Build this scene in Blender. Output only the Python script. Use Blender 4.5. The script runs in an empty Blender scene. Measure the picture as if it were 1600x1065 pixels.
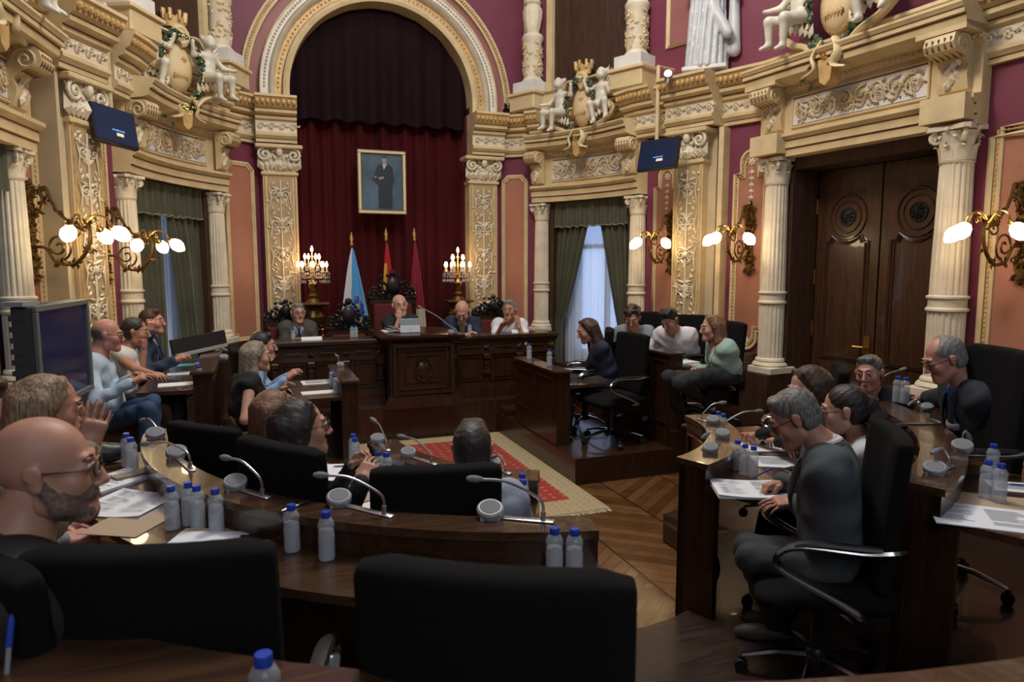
import bpy, math, random
import numpy as np
from mathutils import Matrix, Vector
PI = math.pi
rng = random.Random(7)
COL = bpy.context.scene.collection
# ---------------------------------------------------------------- camera model (real place, metres)
F = 1067.0; PIT = math.atan(117 / F); YAW = math.radians(20.44); EYE = np.array([0, 0, 1.95])
FW = np.array([math.sin(YAW) * math.cos(PIT), math.cos(YAW) * math.cos(PIT), -math.sin(PIT)])
RT = np.array([math.cos(YAW), -math.sin(YAW), 0.0]); UP = np.cross(RT, FW)
def ray(px, py): return FW + RT * (px - 800) / F + UP * (532.5 - py) / F
def atz(px, py, z):                       # point of the photograph at height z
    r = ray(px, py); return EYE + r * ((z - EYE[2]) / r[2])
def aty(px, py, y):                       # point at distance y along the room axis
    r = ray(px, py); return EYE + r * (y / r[1])
def atd(px, py, d): return EYE + ray(px, py) * d
# ---------------------------------------------------------------- object plumbing
def tag(o, label=None, cat=None, group=None, kind=None):
    if label: o['label'] = label
    if cat: o['category'] = cat
    if group: o['group'] = group
    if kind: o['kind'] = kind
    return o
def empty(name, loc=(0, 0, 0), rz=0.0, label=None, cat=None, group=None):
    o = bpy.data.objects.new(name, None); COL.objects.link(o)
    o.location = [float(a) for a in loc]; o.rotation_euler = (0, 0, rz); o.empty_display_size = .05
    return tag(o, label, cat, group)
def kids(o): return [c for c in bpy.data.objects if c.parent == o]
def copy_tree(o, parent=None):
    c = o.copy(); COL.objects.link(c); c.parent = parent
    for ch in kids(o): copy_tree(ch, c)
    return c
def V(*a): return np.array(a, float)
class MB:
    def __init__(s): s.v = []; s.f = []; s.m = []; s.n = 0
    def add(s, verts, faces, mat=0):
        verts = np.asarray(verts, float).reshape(-1, 3); o = s.n
        s.v.append(verts); s.n += len(verts)
        for f in faces: s.f.append([int(i) + o for i in f])
        s.m += [mat] * len(faces)
        return s
    def box(s, x0, x1, y0, y1, z0, z1, mat=0, M=None):
        p = np.array([(x, y, z) for x in (x0, x1) for y in (y0, y1) for z in (z0, z1)], float)
        if M is not None: p = xf(M, p)
        return s.add(p, [(0, 1, 3, 2), (4, 6, 7, 5), (0, 4, 5, 1), (2, 3, 7, 6), (0, 2, 6, 4), (1, 5, 7, 3)], mat)
    def cbox(s, x0, x1, y0, y1, z0, z1, b=.01, mat=0, M=None):      # box with chamfered upright and top edges
        poly = [(x0 + b, y0), (x1 - b, y0), (x1, y0 + b), (x1, y1 - b), (x1 - b, y1), (x0 + b, y1), (x0, y1 - b), (x0, y0 + b)]
        cx, cy = (x0 + x1) / 2, (y0 + y1) / 2
        def ring(z, k): return [(x - math.copysign(k, x - cx), y - math.copysign(k, y - cy), z) for x, y in poly]
        p = np.array(ring(z0, b) + ring(z0 + b, 0) + ring(z1 - b, 0) + ring(z1, b), float)
        if M is not None: p = xf(M, p)
        f = [tuple(range(7, -1, -1)), tuple(range(24, 32))]
        for k in range(3):
            for i in range(8): f.append((k * 8 + i, k * 8 + (i + 1) % 8, k * 8 + 8 + (i + 1) % 8, k * 8 + 8 + i))
        return s.add(p, f, mat)
    def prism(s, poly, a, b, axis=2, mat=0, M=None):                # polygon in the two other axes, extruded from a to b
        def p3(u, w, t): return {0: (t, u, w), 1: (u, t, w), 2: (u, w, t)}[axis]
        n = len(poly); p = np.array([p3(u, w, a) for u, w in poly] + [p3(u, w, b) for u, w in poly], float)
        if M is not None: p = xf(M, p)
        return s.add(p, [tuple(range(n - 1, -1, -1)), tuple(range(n, 2 * n))] + [(i, (i + 1) % n, n + (i + 1) % n, n + i) for i in range(n)], mat)
    def lathe(s, prof, n=24, at=(0, 0, 0), mod=None, mat=0, M=None, cap=True, sx=1, sy=1):
        t = np.arange(n) * 2 * PI / n; P = []
        for r, z in prof:
            rr = r * (mod(t, z) if mod else np.ones(n))
            P.append(np.stack([rr * np.cos(t) * sx + at[0], rr * np.sin(t) * sy + at[1], np.full(n, z + at[2])], 1))
        p = np.concatenate(P); f = []
        for k in range(len(prof) - 1):
            for i in range(n): f.append((k * n + i, k * n + (i + 1) % n, (k + 1) * n + (i + 1) % n, (k + 1) * n + i))
        if cap: f.append(tuple(range(n - 1, -1, -1))); f.append(tuple(range((len(prof) - 1) * n, len(prof) * n)))
        if M is not None: p = xf(M, p)
        return s.add(p, f, mat)
    def ball(s, c, r, nu=10, nv=6, mat=0, M=None):
        r = (r, r, r) if np.isscalar(r) else r
        P = [(c[0], c[1], c[2] - r[2])]
        for j in range(1, nv):
            a = -PI / 2 + PI * j / nv
            for i in range(nu):
                b = 2 * PI * i / nu; P.append((c[0] + r[0] * math.cos(a) * math.cos(b), c[1] + r[1] * math.cos(a) * math.sin(b), c[2] + r[2] * math.sin(a)))
        P.append((c[0], c[1], c[2] + r[2])); L = len(P) - 1; f = []
        for i in range(nu):
            f.append((0, 1 + (i + 1) % nu, 1 + i)); f.append((L, L - nu + i, L - nu + (i + 1) % nu))
            for j in range(nv - 2):
                a = 1 + j * nu; f.append((a + i, a + (i + 1) % nu, a + nu + (i + 1) % nu, a + nu + i))
        P = np.array(P, float)
        if M is not None: P = xf(M, P)
        return s.add(P, f, mat)
    def tube(s, pts, r, n=6, mat=0, closed=False, M=None, flat=1.0):
        pts = np.asarray(pts, float); k = len(pts)
        if k < 2: return s
        r = np.full(k, r) if np.isscalar(r) else np.interp(np.linspace(0, 1, k), np.linspace(0, 1, len(r)), r)
        T = np.gradient(pts, axis=0) if not closed else np.roll(pts, -1, 0) - np.roll(pts, 1, 0)
        T /= np.linalg.norm(T, axis=1, keepdims=True) + 1e-12
        u = np.cross(T[0], (0, 0, 1.0));
        if np.linalg.norm(u) < .1: u = np.cross(T[0], (0, 1.0, 0))
        u /= np.linalg.norm(u); P = []; t = np.arange(n) * 2 * PI / n
        for i in range(k):
            u = u - T[i] * (u @ T[i]); u /= np.linalg.norm(u) + 1e-12; w = np.cross(T[i], u)
            P.append(pts[i] + r[i] * (np.cos(t)[:, None] * u + flat * np.sin(t)[:, None] * w))
        p = np.concatenate(P); f = []
        for a in range(k if closed else k - 1):
            b = (a + 1) % k
            for i in range(n): f.append((a * n + i, a * n + (i + 1) % n, b * n + (i + 1) % n, b * n + i))
        if not closed: f.append(tuple(range(n - 1, -1, -1))); f.append(tuple(range((k - 1) * n, k * n)))
        if M is not None: p = xf(M, p)
        return s.add(p, f, mat)
    def grid(s, fn, nu, nv, mat=0, M=None, both=0.0):               # sheet fn(a,b) for a,b in 0..1, optional thickness along y
        a = np.linspace(0, 1, nu + 1); b = np.linspace(0, 1, nv + 1)
        P = np.array([fn(x, y) for y in b for x in a], float)
        q = [(j * (nu + 1) + i, j * (nu + 1) + i + 1, (j + 1) * (nu + 1) + i + 1, (j + 1) * (nu + 1) + i) for j in range(nv) for i in range(nu)]
        if both:
            N = len(P); P = np.concatenate([P, P + np.array([0, both, 0])])
            q2 = [(d + N, c + N, b_ + N, a_ + N) for a_, b_, c, d in q]
            rim = list(range(nu + 1)) + [j * (nu + 1) + nu for j in range(1, nv + 1)] + [nv * (nu + 1) + i for i in range(nu - 1, -1, -1)] + [j * (nu + 1) for j in range(nv - 1, 0, -1)]
            q = q + q2 + [(rim[i], rim[i] + N, rim[(i + 1) % len(rim)] + N, rim[(i + 1) % len(rim)]) for i in range(len(rim))]
        if M is not None: P = xf(M, P)
        return s.add(P, q, mat)
    def mesh(s, name, mats, smooth=True):
        me = bpy.data.meshes.new(name); v = np.concatenate(s.v) if s.v else np.zeros((0, 3))
        me.from_pydata(v.tolist(), [], s.f)
        mats = mats if isinstance(mats, (list, tuple)) else [mats]
        for m in mats: me.materials.append(m)
        me.polygons.foreach_set('material_index', s.m)
        me.polygons.foreach_set('use_smooth', [bool(smooth)] * len(s.f)); me.update()
        if smooth:
            try: me.set_sharp_from_angle(angle=math.radians(smooth if smooth is not True else 40))
            except Exception: pass
        return me
    def build(s, name, mats, parent=None, smooth=True, M=None):
        o = bpy.data.objects.new(name, s.mesh(name, mats, smooth)); COL.objects.link(o)
        if parent is not None: o.parent = parent
        if M is not None: o.matrix_local = M
        return o
def xf(M, p):
    A = np.array(M); return np.asarray(p, float) @ A[:3, :3].T + A[:3, 3]
def frame(P, Q):
    """matrix of a wall facet: x runs left to right as seen from the room, y into the wall, z up"""
    u = np.array(Q, float) - np.array(P, float); L = float(np.linalg.norm(u)); u /= L
    return Matrix(((u[0], -u[1], 0, P[0]), (u[1], u[0], 0, P[1]), (0, 0, 1, 0), (0, 0, 0, 1))), L
def rot(rx=0, ry=0, rz=0, loc=(0, 0, 0)):
    return Matrix.Translation([float(a) for a in loc]) @ Matrix.Rotation(rz, 4, 'Z') @ Matrix.Rotation(ry, 4, 'Y') @ Matrix.Rotation(rx, 4, 'X')
def bez(p0, p1, p2, p3, n=14):
    t = np.linspace(0, 1, n)[:, None]; p0, p1, p2, p3 = [np.array(q, float) for q in (p0, p1, p2, p3)]
    return (1 - t) ** 3 * p0 + 3 * t * (1 - t) ** 2 * p1 + 3 * t * t * (1 - t) * p2 + t ** 3 * p3
def spl(pts, n=6):                                                  # Catmull-Rom through points
    p = [np.array(q, float) for q in pts]; p = [2 * p[0] - p[1]] + p + [2 * p[-1] - p[-2]]; out = []
    for i in range(1, len(p) - 2):
        for k in range(n):
            t = k / n; a, b, c, d = p[i - 1:i + 3]
            out.append(.5 * ((2 * b) + (c - a) * t + (2 * a - 5 * b + 4 * c - d) * t * t + (3 * b - a - 3 * c + d) * t ** 3))
    out.append(p[-2]); return np.array(out)
# ---------------------------------------------------------------- materials
def mat(name, col, rough=.5, metal=0, spec=.5, emit=None, es=0, noise=0, nscale=8, bump=0, bscale=40, trans=0, ior=1.45, alpha=1, sheen=0, wood=0, coat=0, sub=0):
    m = bpy.data.materials.new(name); m.use_nodes = True; nt = m.node_tree; b = nt.nodes['Principled BSDF']
    c = (*col, 1); b.inputs['Base Color'].default_value = c; b.inputs['Roughness'].default_value = rough
    b.inputs['Metallic'].default_value = metal; b.inputs['Specular IOR Level'].default_value = spec; b.inputs['IOR'].default_value = ior
    b.inputs['Transmission Weight'].default_value = trans; b.inputs['Alpha'].default_value = alpha
    b.inputs['Sheen Weight'].default_value = sheen; b.inputs['Coat Weight'].default_value = coat
    if sub: b.inputs['Subsurface Weight'].default_value = sub; b.inputs['Subsurface Radius'].default_value = (.02, .008, .004)
    if emit: b.inputs['Emission Color'].default_value = (*emit, 1); b.inputs['Emission Strength'].default_value = es
    if noise or bump or wood:
        tc = nt.nodes.new('ShaderNodeTexCoord')
        if noise or wood:
            n = nt.nodes.new('ShaderNodeTexNoise'); n.inputs['Scale'].default_value = nscale; n.inputs['Detail'].default_value = 5
            src = tc.outputs['Object']
            if wood:
                mp = nt.nodes.new('ShaderNodeMapping'); mp.inputs['Scale'].default_value = {1: (14, 14, 1.2), 2: (1.2, 14, 14), 3: (14, 1.2, 14)}[wood]
                nt.links.new(src, mp.inputs[0]); src = mp.outputs[0]; n.inputs['Scale'].default_value = 2.2; n.inputs['Distortion'].default_value = 1.2
            nt.links.new(src, n.inputs['Vector'])
            r = nt.nodes.new('ShaderNodeValToRGB'); k = noise or .45
            r.color_ramp.elements[0].position = .3; r.color_ramp.elements[1].position = .7
            r.color_ramp.elements[0].color = (*[x * (1 - k) for x in col], 1); r.color_ramp.elements[1].color = (*[min(1, x * (1 + k * .7)) for x in col], 1)
            nt.links.new(n.outputs['Fac'], r.inputs[0]); nt.links.new(r.outputs[0], b.inputs['Base Color'])
        if bump:
            n2 = nt.nodes.new('ShaderNodeTexNoise'); n2.inputs['Scale'].default_value = bscale; n2.inputs['Detail'].default_value = 4
            bp = nt.nodes.new('ShaderNodeBump'); bp.inputs['Strength'].default_value = bump; bp.inputs['Distance'].default_value = .01
            nt.links.new(tc.outputs['Object'], n2.inputs['Vector']); nt.links.new(n2.outputs['Fac'], bp.inputs['Height']); nt.links.new(bp.outputs[0], b.inputs['Normal'])
    return m
K = {}
K['cream'] = mat('cream_stucco', (.61, .475, .27), .55, noise=.16, nscale=5, bump=.15, bscale=60)
K['gold'] = mat('ochre_gilding', (.55, .36, .15), .42, metal=.1, noise=.25, nscale=14, bump=.4, bscale=70)
K['ivory'] = mat('ivory_stucco', (.68, .60, .46), .5, noise=.14, nscale=6, bump=.15, bscale=50)
K['white'] = mat('white_marble_paint', (.66, .64, .62), .45, noise=.12, nscale=5)
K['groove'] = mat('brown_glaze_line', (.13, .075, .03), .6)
K['dune'] = mat('dune_stucco', (.50, .40, .25), .6, noise=.1, nscale=4)
K['maroon'] = mat('maroon_wall_paint', (.165, .032, .062), .5, noise=.12, nscale=3)
K['mauve'] = mat('mauve_panel_paint', (.27, .105, .10), .5, noise=.12, nscale=3)
K['salmon'] = mat('salmon_panel_paint', (.37, .155, .10), .5, noise=.1, nscale=3)
K['wood'] = mat('dark_walnut', (.036, .0145, .0065), .30, wood=1, coat=.25)
K['woodx'] = mat('dark_walnut_lengthways', (.036, .0145, .0065), .3, wood=2, coat=.3)
K['woodtop'] = mat('oiled_walnut_top', (.060, .029, .015), .24, wood=2, coat=.5)
K['door'] = mat('door_oak', (.056, .023, .010), .34, wood=1, coat=.35)
K['black'] = mat('black_fabric', (.0045, .0045, .005), .9, spec=.2, bump=.3, bscale=300)
K['blackp'] = mat('black_plastic', (.012, .012, .013), .4)
K['chrome'] = mat('chrome', (.6, .6, .6), .18, metal=1)
K['brass'] = mat('brass', (.65, .42, .14), .3, metal=1, noise=.2, nscale=20)
K['bronze'] = mat('aged_bronze', (.17, .095, .03), .4, metal=.8, noise=.3, nscale=25)
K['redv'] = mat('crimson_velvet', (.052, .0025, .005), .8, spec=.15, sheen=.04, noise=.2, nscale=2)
K['greenv'] = mat('olive_velvet', (.055, .056, .028), .75, sheen=.3, noise=.25, nscale=3)
K['glassy'] = mat('lamp_globe_glass', (1, .85, .6), .4, emit=(1, .74, .42), es=17)
K['bulb'] = mat('candle_bulb', (1, .8, .5), .4, emit=(1, .66, .36), es=28)
K['crystal'] = mat('cut_crystal', (.9, .88, .85), .05, trans=.8, ior=1.6)
K['paper'] = mat('white_paper', (.72, .73, .76), .7)
K['ink'] = mat('printed_text', (.38, .39, .42), .8)
K['manila'] = mat('buff_folder', (.42, .31, .21), .7)
K['blue'] = mat('blue_plastic', (.02, .06, .42), .35)
K['pet'] = mat('clear_bottle_plastic', (.62, .68, .74), .08, spec=.9, alpha=.30)
K['water'] = mat('water_in_bottle', (.50, .55, .62), .2, alpha=.36)
K['grey'] = mat('grey_plastic', (.28, .29, .30), .4)
K['mesh'] = mat('speaker_mesh', (.20, .21, .23), .6, bump=.6, bscale=300)
K['alu'] = mat('brushed_metal', (.5, .5, .5), .32, metal=.9)
K['screen'] = mat('dark_screen', (.006, .007, .012), .12, emit=(.02, .05, .16), es=.25)
K['sbezel'] = mat('grey_bezel', (.05, .055, .055), .45)
K['recess'] = mat('tan_ground', (.40, .29, .145), .55, noise=.15)  # tan glaze behind the carving, with the shadow of its gaps in the tone
K['shaded_redv'] = mat('shade_painted_velvet', (.010, .0022, .0045), .8, spec=.15, noise=.2, nscale=2)  # crimson velvet with the gloom at the arch top put into its colour
K['dkbrown'] = mat('dark_brown_panelling', (.05, .022, .012), .55, wood=1)
K['leaf'] = mat('laurel_green', (.045, .075, .04), .5, noise=.4, nscale=20)
K['putto'] = mat('putto_white', (.60, .56, .47), .4, noise=.15, nscale=8)
K['statue'] = mat('statue_white', (.48, .50, .53), .4, noise=.1, nscale=5)
# ---------------------------------------------------------------- smooth solids: distance fields turned into one continuous skin
class SDF:
    def __init__(s, vox=.01): s.vox = vox; s.P = []
    def el(s, c, r, k=.02, tag=0, R=None, op=1):
        r = V(r, r, r) if np.isscalar(r) else V(*r); s.P.append(('e', V(*c), r, R, k, tag, op)); return s
    def rc(s, a, b, ra, rb=None, k=.02, tag=0, op=1, sq=None):
        s.P.append(('r', V(*a), V(*b), (ra, ra if rb is None else rb), k, tag, op)); return s
    def bx(s, c, h, rd=.01, k=.02, tag=0, R=None, op=1):
        s.P.append(('b', V(*c), V(*h), (R, rd), k, tag, op)); return s
    def mesh(s, M=None, smooth=1):
        lo = []; hi = []
        for p in s.P:
            if p[-1] < 0: continue
            if p[0] == 'e': e = p[2] if p[3] is None else np.full(3, p[2].max()); lo.append(p[1] - e); hi.append(p[1] + e)
            elif p[0] == 'b': e = (p[2] if p[3][0] is None else np.full(3, np.linalg.norm(p[2]))) + p[3][1]; lo.append(p[1] - e); hi.append(p[1] + e)
            else: e = max(p[3]); lo.append(np.minimum(p[1], p[2]) - e); hi.append(np.maximum(p[1], p[2]) + e)
        h = s.vox; lo = np.min(lo, 0) - 3 * h - .01; hi = np.max(hi, 0) + 3 * h + .01
        n = np.ceil((hi - lo) / h).astype(int) + 1
        ax = [lo[i] + h * np.arange(n[i]) for i in range(3)]
        Dg = np.full(n, .2, np.float32); Tg = np.zeros(n, np.int8)
        for p in s.P:
            k = p[4]
            if p[0] == 'r': a, b, (ra, rb) = p[1], p[2], p[3]; e = max(ra, rb); l, u = np.minimum(a, b) - e, np.maximum(a, b) + e
            elif p[0] == 'e': e = p[2] if p[3] is None else np.full(3, p[2].max()); l, u = p[1] - e, p[1] + e
            else: e = (p[2] if p[3][0] is None else np.full(3, np.linalg.norm(p[2]))) + p[3][1]; l, u = p[1] - e, p[1] + e
            m = k + 2.5 * h
            i0 = np.maximum(0, np.floor((l - m - lo) / h).astype(int)); i1 = np.minimum(n, np.ceil((u + m - lo) / h).astype(int) + 1)
            if (i1 <= i0).any(): continue
            sl = tuple(slice(i0[i], i1[i]) for i in range(3))
            X, Y, Zz = np.meshgrid(*[ax[i][sl[i]].astype(np.float32) for i in range(3)], indexing='ij')
            if p[0] == 'r':
                d = b - a; L = max(d @ d, 1e-9); t = np.clip(((X - a[0]) * d[0] + (Y - a[1]) * d[1] + (Zz - a[2]) * d[2]) / L, 0, 1)
                q = np.sqrt((X - a[0] - t * d[0]) ** 2 + (Y - a[1] - t * d[1]) ** 2 + (Zz - a[2] - t * d[2]) ** 2) - (ra + (rb - ra) * t)
            else:
                x, y, z = X - p[1][0], Y - p[1][1], Zz - p[1][2]; R = p[3] if p[0] == 'e' else p[3][0]
                if R is not None:
                    A = np.array(R)[:3, :3]; x, y, z = (A[0, 0] * x + A[1, 0] * y + A[2, 0] * z, A[0, 1] * x + A[1, 1] * y + A[2, 1] * z, A[0, 2] * x + A[1, 2] * y + A[2, 2] * z)
                r = p[2]
                if p[0] == 'e':
                    k0 = np.sqrt((x / r[0]) ** 2 + (y / r[1]) ** 2 + (z / r[2]) ** 2); k1 = np.sqrt((x / r[0] ** 2) ** 2 + (y / r[1] ** 2) ** 2 + (z / r[2] ** 2) ** 2) + 1e-6
                    q = k0 * (k0 - 1) / k1
                    q = np.where(k0 < .2, -float(r.min()), q)
                else:
                    dx, dy, dz = np.abs(x) - r[0], np.abs(y) - r[1], np.abs(z) - r[2]
                    q = np.sqrt(np.maximum(dx, 0) ** 2 + np.maximum(dy, 0) ** 2 + np.maximum(dz, 0) ** 2) + np.minimum(np.maximum(dx, np.maximum(dy, dz)), 0) - p[3][1]
            D0 = Dg[sl]; kk = max(k, 1e-4)
            if p[-1] > 0:
                Tg[sl] = np.where((q < D0) & (q < h * 2), p[5], Tg[sl])
                hh = np.maximum(kk - np.abs(D0 - q), 0) / kk; Dg[sl] = np.minimum(D0, q) - hh * hh * kk * .25
            else:
                q = -q; hh = np.maximum(kk - np.abs(D0 - q), 0) / kk; Dg[sl] = np.maximum(D0, q) + hh * hh * kk * .25
        return s.nets(Dg, Tg, lo, h, M)
    @staticmethod
    def nets(Dg, Tg, lo, h, M):
        n = Dg.shape; S = Dg < 0
        cnt = np.zeros([a - 1 for a in n], np.int8)
        for c in range(8): i, j, k = c >> 2, (c >> 1) & 1, c & 1; cnt += S[i:n[0] - 1 + i, j:n[1] - 1 + j, k:n[2] - 1 + k]
        act = (cnt > 0) & (cnt < 8); ijk = np.argwhere(act); idx = np.full(act.shape, -1, np.int64); idx[act] = np.arange(len(ijk))
        cv = np.stack([Dg[ijk[:, 0] + (c >> 2), ijk[:, 1] + ((c >> 1) & 1), ijk[:, 2] + (c & 1)] for c in range(8)], 1)
        acc = np.zeros((len(ijk), 3)); w = np.zeros(len(ijk)); off = np.array([((c >> 2), (c >> 1) & 1, c & 1) for c in range(8)], float)
        for a in range(8):
            for b in (a | 4, a | 2, a | 1):
                if b == a: continue
                va, vb = cv[:, a], cv[:, b]; m = (va < 0) != (vb < 0); t = np.where(m, va / np.where(va == vb, 1, va - vb), 0)
                acc += m[:, None] * (off[a] + t[:, None] * (off[b] - off[a])); w += m
        v = lo + h * (ijk + acc / w[:, None]); tg = Tg[ijk[:, 0], ijk[:, 1], ijk[:, 2]]
        for c in range(1, 8): tg = np.maximum(tg, Tg[ijk[:, 0] + (c >> 2), ijk[:, 1] + ((c >> 1) & 1), ijk[:, 2] + (c & 1)]) if False else tg
        Q = []
        for axn in range(3):
            sl0 = [slice(None)] * 3; sl1 = [slice(None)] * 3; sl0[axn] = slice(0, -1); sl1[axn] = slice(1, None)
            A, B = S[tuple(sl0)], S[tuple(sl1)]; e = np.argwhere(A != B); o1, o2 = [(1, 2), (2, 0), (0, 1)][axn]
            e = e[(e[:, o1] > 0) & (e[:, o2] > 0) & (e[:, o1] < n[o1] - 1) & (e[:, o2] < n[o2] - 1)]
            def g(d1, d2):
                c = e.copy(); c[:, o1] -= d1; c[:, o2] -= d2; return idx[c[:, 0], c[:, 1], c[:, 2]]
            q = np.stack([g(1, 1), g(0, 1), g(0, 0), g(1, 0)], 1); flip = ~A[e[:, 0], e[:, 1], e[:, 2]]
            q[flip] = q[flip][:, ::-1]; Q.append(q)
        Q = np.concatenate(Q); Q = Q[(Q >= 0).all(1)]
        # one light relaxation pass keeps the skin free of grid steps
        for _ in range(2):
            sm = np.zeros_like(v); cn = np.zeros(len(v))
            for a in range(4):
                b = (a + 1) % 4
                np.add.at(sm, Q[:, a], v[Q[:, b]]); np.add.at(cn, Q[:, a], 1); np.add.at(sm, Q[:, b], v[Q[:, a]]); np.add.at(cn, Q[:, b], 1)
            v = .55 * v + .45 * sm / np.maximum(cn, 1)[:, None]
        if M is not None: v = xf(M, v)
        return v, Q, tg[Q[:, 0]]
def skin(name, parts, mats, parent=None):
    """join (verts, quads, tags) pieces into one mesh object"""
    vs = []; fs = []; ms = []; o = 0
    for v, q, t in parts: vs.append(v); fs.append(q + o); ms.append(t); o += len(v)
    v = np.concatenate(vs); q = np.concatenate(fs); t = np.concatenate(ms).astype(np.int32)
    me = bpy.data.meshes.new(name); me.vertices.add(len(v)); me.vertices.foreach_set('co', v.astype(np.float32).ravel())
    me.loops.add(q.size); me.loops.foreach_set('vertex_index', q.astype(np.int32).ravel())
    me.polygons.add(len(q)); me.polygons.foreach_set('loop_start', (np.arange(len(q)) * 4).astype(np.int32))
    for m in mats: me.materials.append(m)
    me.polygons.foreach_set('material_index', np.clip(t, 0, len(mats) - 1)); me.polygons.foreach_set('use_smooth', np.ones(len(q), bool))
    me.update(calc_edges=True); me.validate()
    ob = bpy.data.objects.new(name, me); COL.objects.link(ob)
    if parent is not None: ob.parent = parent
    return ob
# ---------------------------------------------------------------- setting
def arc(P, Q, bulge, n=10):
    P, Q = np.array(P, float), np.array(Q, float); u = Q - P; out = V(-u[1], u[0]) / np.linalg.norm(u)
    t = np.linspace(0, 1, n + 1)[:, None]; return P + u * t + out * (bulge * 4 * t * (1 - t))
def normals(path):
    path = np.asarray(path, float); s = np.diff(path, axis=0); s /= np.linalg.norm(s, axis=1, keepdims=True)
    nn = np.stack([s[:, 1], -s[:, 0]], 1); N = np.concatenate([nn[:1], nn[:-1] + nn[1:], nn[-1:]])
    N /= np.linalg.norm(N, axis=1, keepdims=True); c = np.concatenate([[1], np.clip((N[1:-1] * nn[:-1]).sum(1), .5, 1), [1]])
    return N / c[:, None]
def sweep(mb, path, prof, ends=True, flip=False):
    """prof: (n, z, material) polyline swept along a plan path; n is the distance into the room"""
    path = np.asarray(path, float); N = normals(path) * (-1 if flip else 1); P = []
    for i in range(len(path)):
        for q in prof: xy = path[i] + N[i] * q[0]; P.append((xy[0], xy[1], q[1]))
    k = len(prof); by = {}
    for j in range(k - 1):
        for i in range(len(path) - 1): by.setdefault(prof[j][2], []).append((i * k + j, (i + 1) * k + j, (i + 1) * k + j + 1, i * k + j + 1))
    if ends: by.setdefault(prof[0][2], []).extend([tuple(range(k)), tuple(range((len(path) - 1) * k + k - 1, (len(path) - 1) * k - 1, -1))])
    o = mb.n; mb.v.append(np.array(P, float)); mb.n += len(P)
    for m, fs in by.items():
        for f in fs: mb.f.append([x + o for x in f]); mb.m.append(m)
def along(path, step, n0):
    path = np.asarray(path, float); N = normals(path); p = path + N * n0; s = np.r_[0, np.cumsum(np.linalg.norm(np.diff(p, axis=0), axis=1))]
    t = np.arange(step / 2, s[-1], step)
    x = np.interp(t, s, p[:, 0]); y = np.interp(t, s, p[:, 1]); d = np.gradient(np.stack([x, y], 1), axis=0) if len(t) > 1 else np.array([[1, 0]] * len(t))
    return [(a, b, math.atan2(q[1], q[0])) for a, b, q in zip(x, y, d)]
def struct(o, label=None): o['kind'] = 'structure'; return o
AM = [K['cream'], K['groove'], K['gold'], K['ivory'], K['white'], K['maroon'], K['dkbrown'], K['dune'], K['salmon'], K['mauve'], K['recess']]
CR, GR, GO, IV, WH, MA, DB, DU, SA, MV, RC_ = range(11)
XC = 1.73
LA0, LA1, LB1, LC1, LD1 = (-2.45, 1.2), (-1.74, 6.3), (-1.25, 7.6), (-.4, 9.3), (.1, 9.7)
RD0, RD1, RC1, RB1, RA1, RN1 = (3.35, 9.7), (3.85, 9.3), (4.65, 7.6), (5.3, 6.05), (5.5, 4.0), (5.7, .6)
winL = arc(LB1, LC1, .14); winR = arc(RD1, RC1, .14)
ZT = 7.6
def wall(name, path, zs, mats=None):
    mb = MB(); p = [(0, z, m) for z, m in zs]; sweep(mb, path, p, ends=False); N = [( -.12, z, m) for z, m in zs]
    sweep(mb, path, N, ends=False, flip=False); return struct(mb.build(name, AM, smooth=False))
low = [(0, DB), (.92, MA), (3.6, MA), (ZT, MA)]
wall('wall_left', [LA0, (-1.96, 4.7)], low); 
wall('wall_left', [(-1.96, 4.7), (-1.74, 6.22)], [(2.95, MA), (ZT, MA)])
wall('wall_left', [(-1.75, 6.2), LA1, LB1], low)
wall('wall_left', winL, [(3.0, MA), (ZT, MA)]); wall('wall_left', winL, [(0, DB), (.5, DB)])
wall('wall_left', [LC1, LD1], [(0, DB), (.92, MA), (4.1, MA)])
wall('wall_right', [RD0, RD1], [(0, DB), (.92, MA), (4.1, MA)])
wall('wall_right', winR, [(3.0, MA), (ZT, MA)]); wall('wall_right', winR, [(0, DB), (.5, DB)])
wall('wall_right', [RC1, RB1, (5.315, 5.95)], low); wall('wall_right', [(5.315, 5.95), (5.49, 4.1)], [(3.02, MA), (ZT, MA)])
wall('wall_right', [(5.49, 4.12), RA1, RN1], low)
# back wall with arched opening (x .58..2.96 below, arch above)
mb = MB(); ZA = 4.22; RI = 1.235
poly = [(-.4, 4.1), (-.4, ZT), (3.95, ZT), (3.95, 4.1), (XC + RI, 4.1)] + [(XC + RI * math.cos(a), ZA + RI * math.sin(a)) for a in np.linspace(0, PI, 41)] + [(XC - RI, 4.1)]
N_ = len(poly); A_ = [(XC + RI * math.cos(a), ZA + RI * math.sin(a)) for a in np.linspace(0, PI, 41)]
pts = [(p[0], 9.7, p[1]) for p in A_] + [(p[0], 9.7, ZT) for p in A_]
mb.add(pts, [(i, i + 1, 42 + i, 41 + i) for i in range(40)], MA)
mb.box(-.4, XC - RI, 9.7, 9.8, 4.0, ZT, MA); mb.box(XC + RI, 3.95, 9.7, 9.8, 4.0, ZT, MA)
mb.box(.1, .56, 9.7, 10.1, 0, 4.1, MA); mb.box(2.92, 3.36, 9.7, 10.1, 0, 4.1, MA)
mb.box(.3, 3.2, 10.25, 10.3, 0, 6, MA)
struct(mb.build('wall_back', AM, smooth=False))
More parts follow.
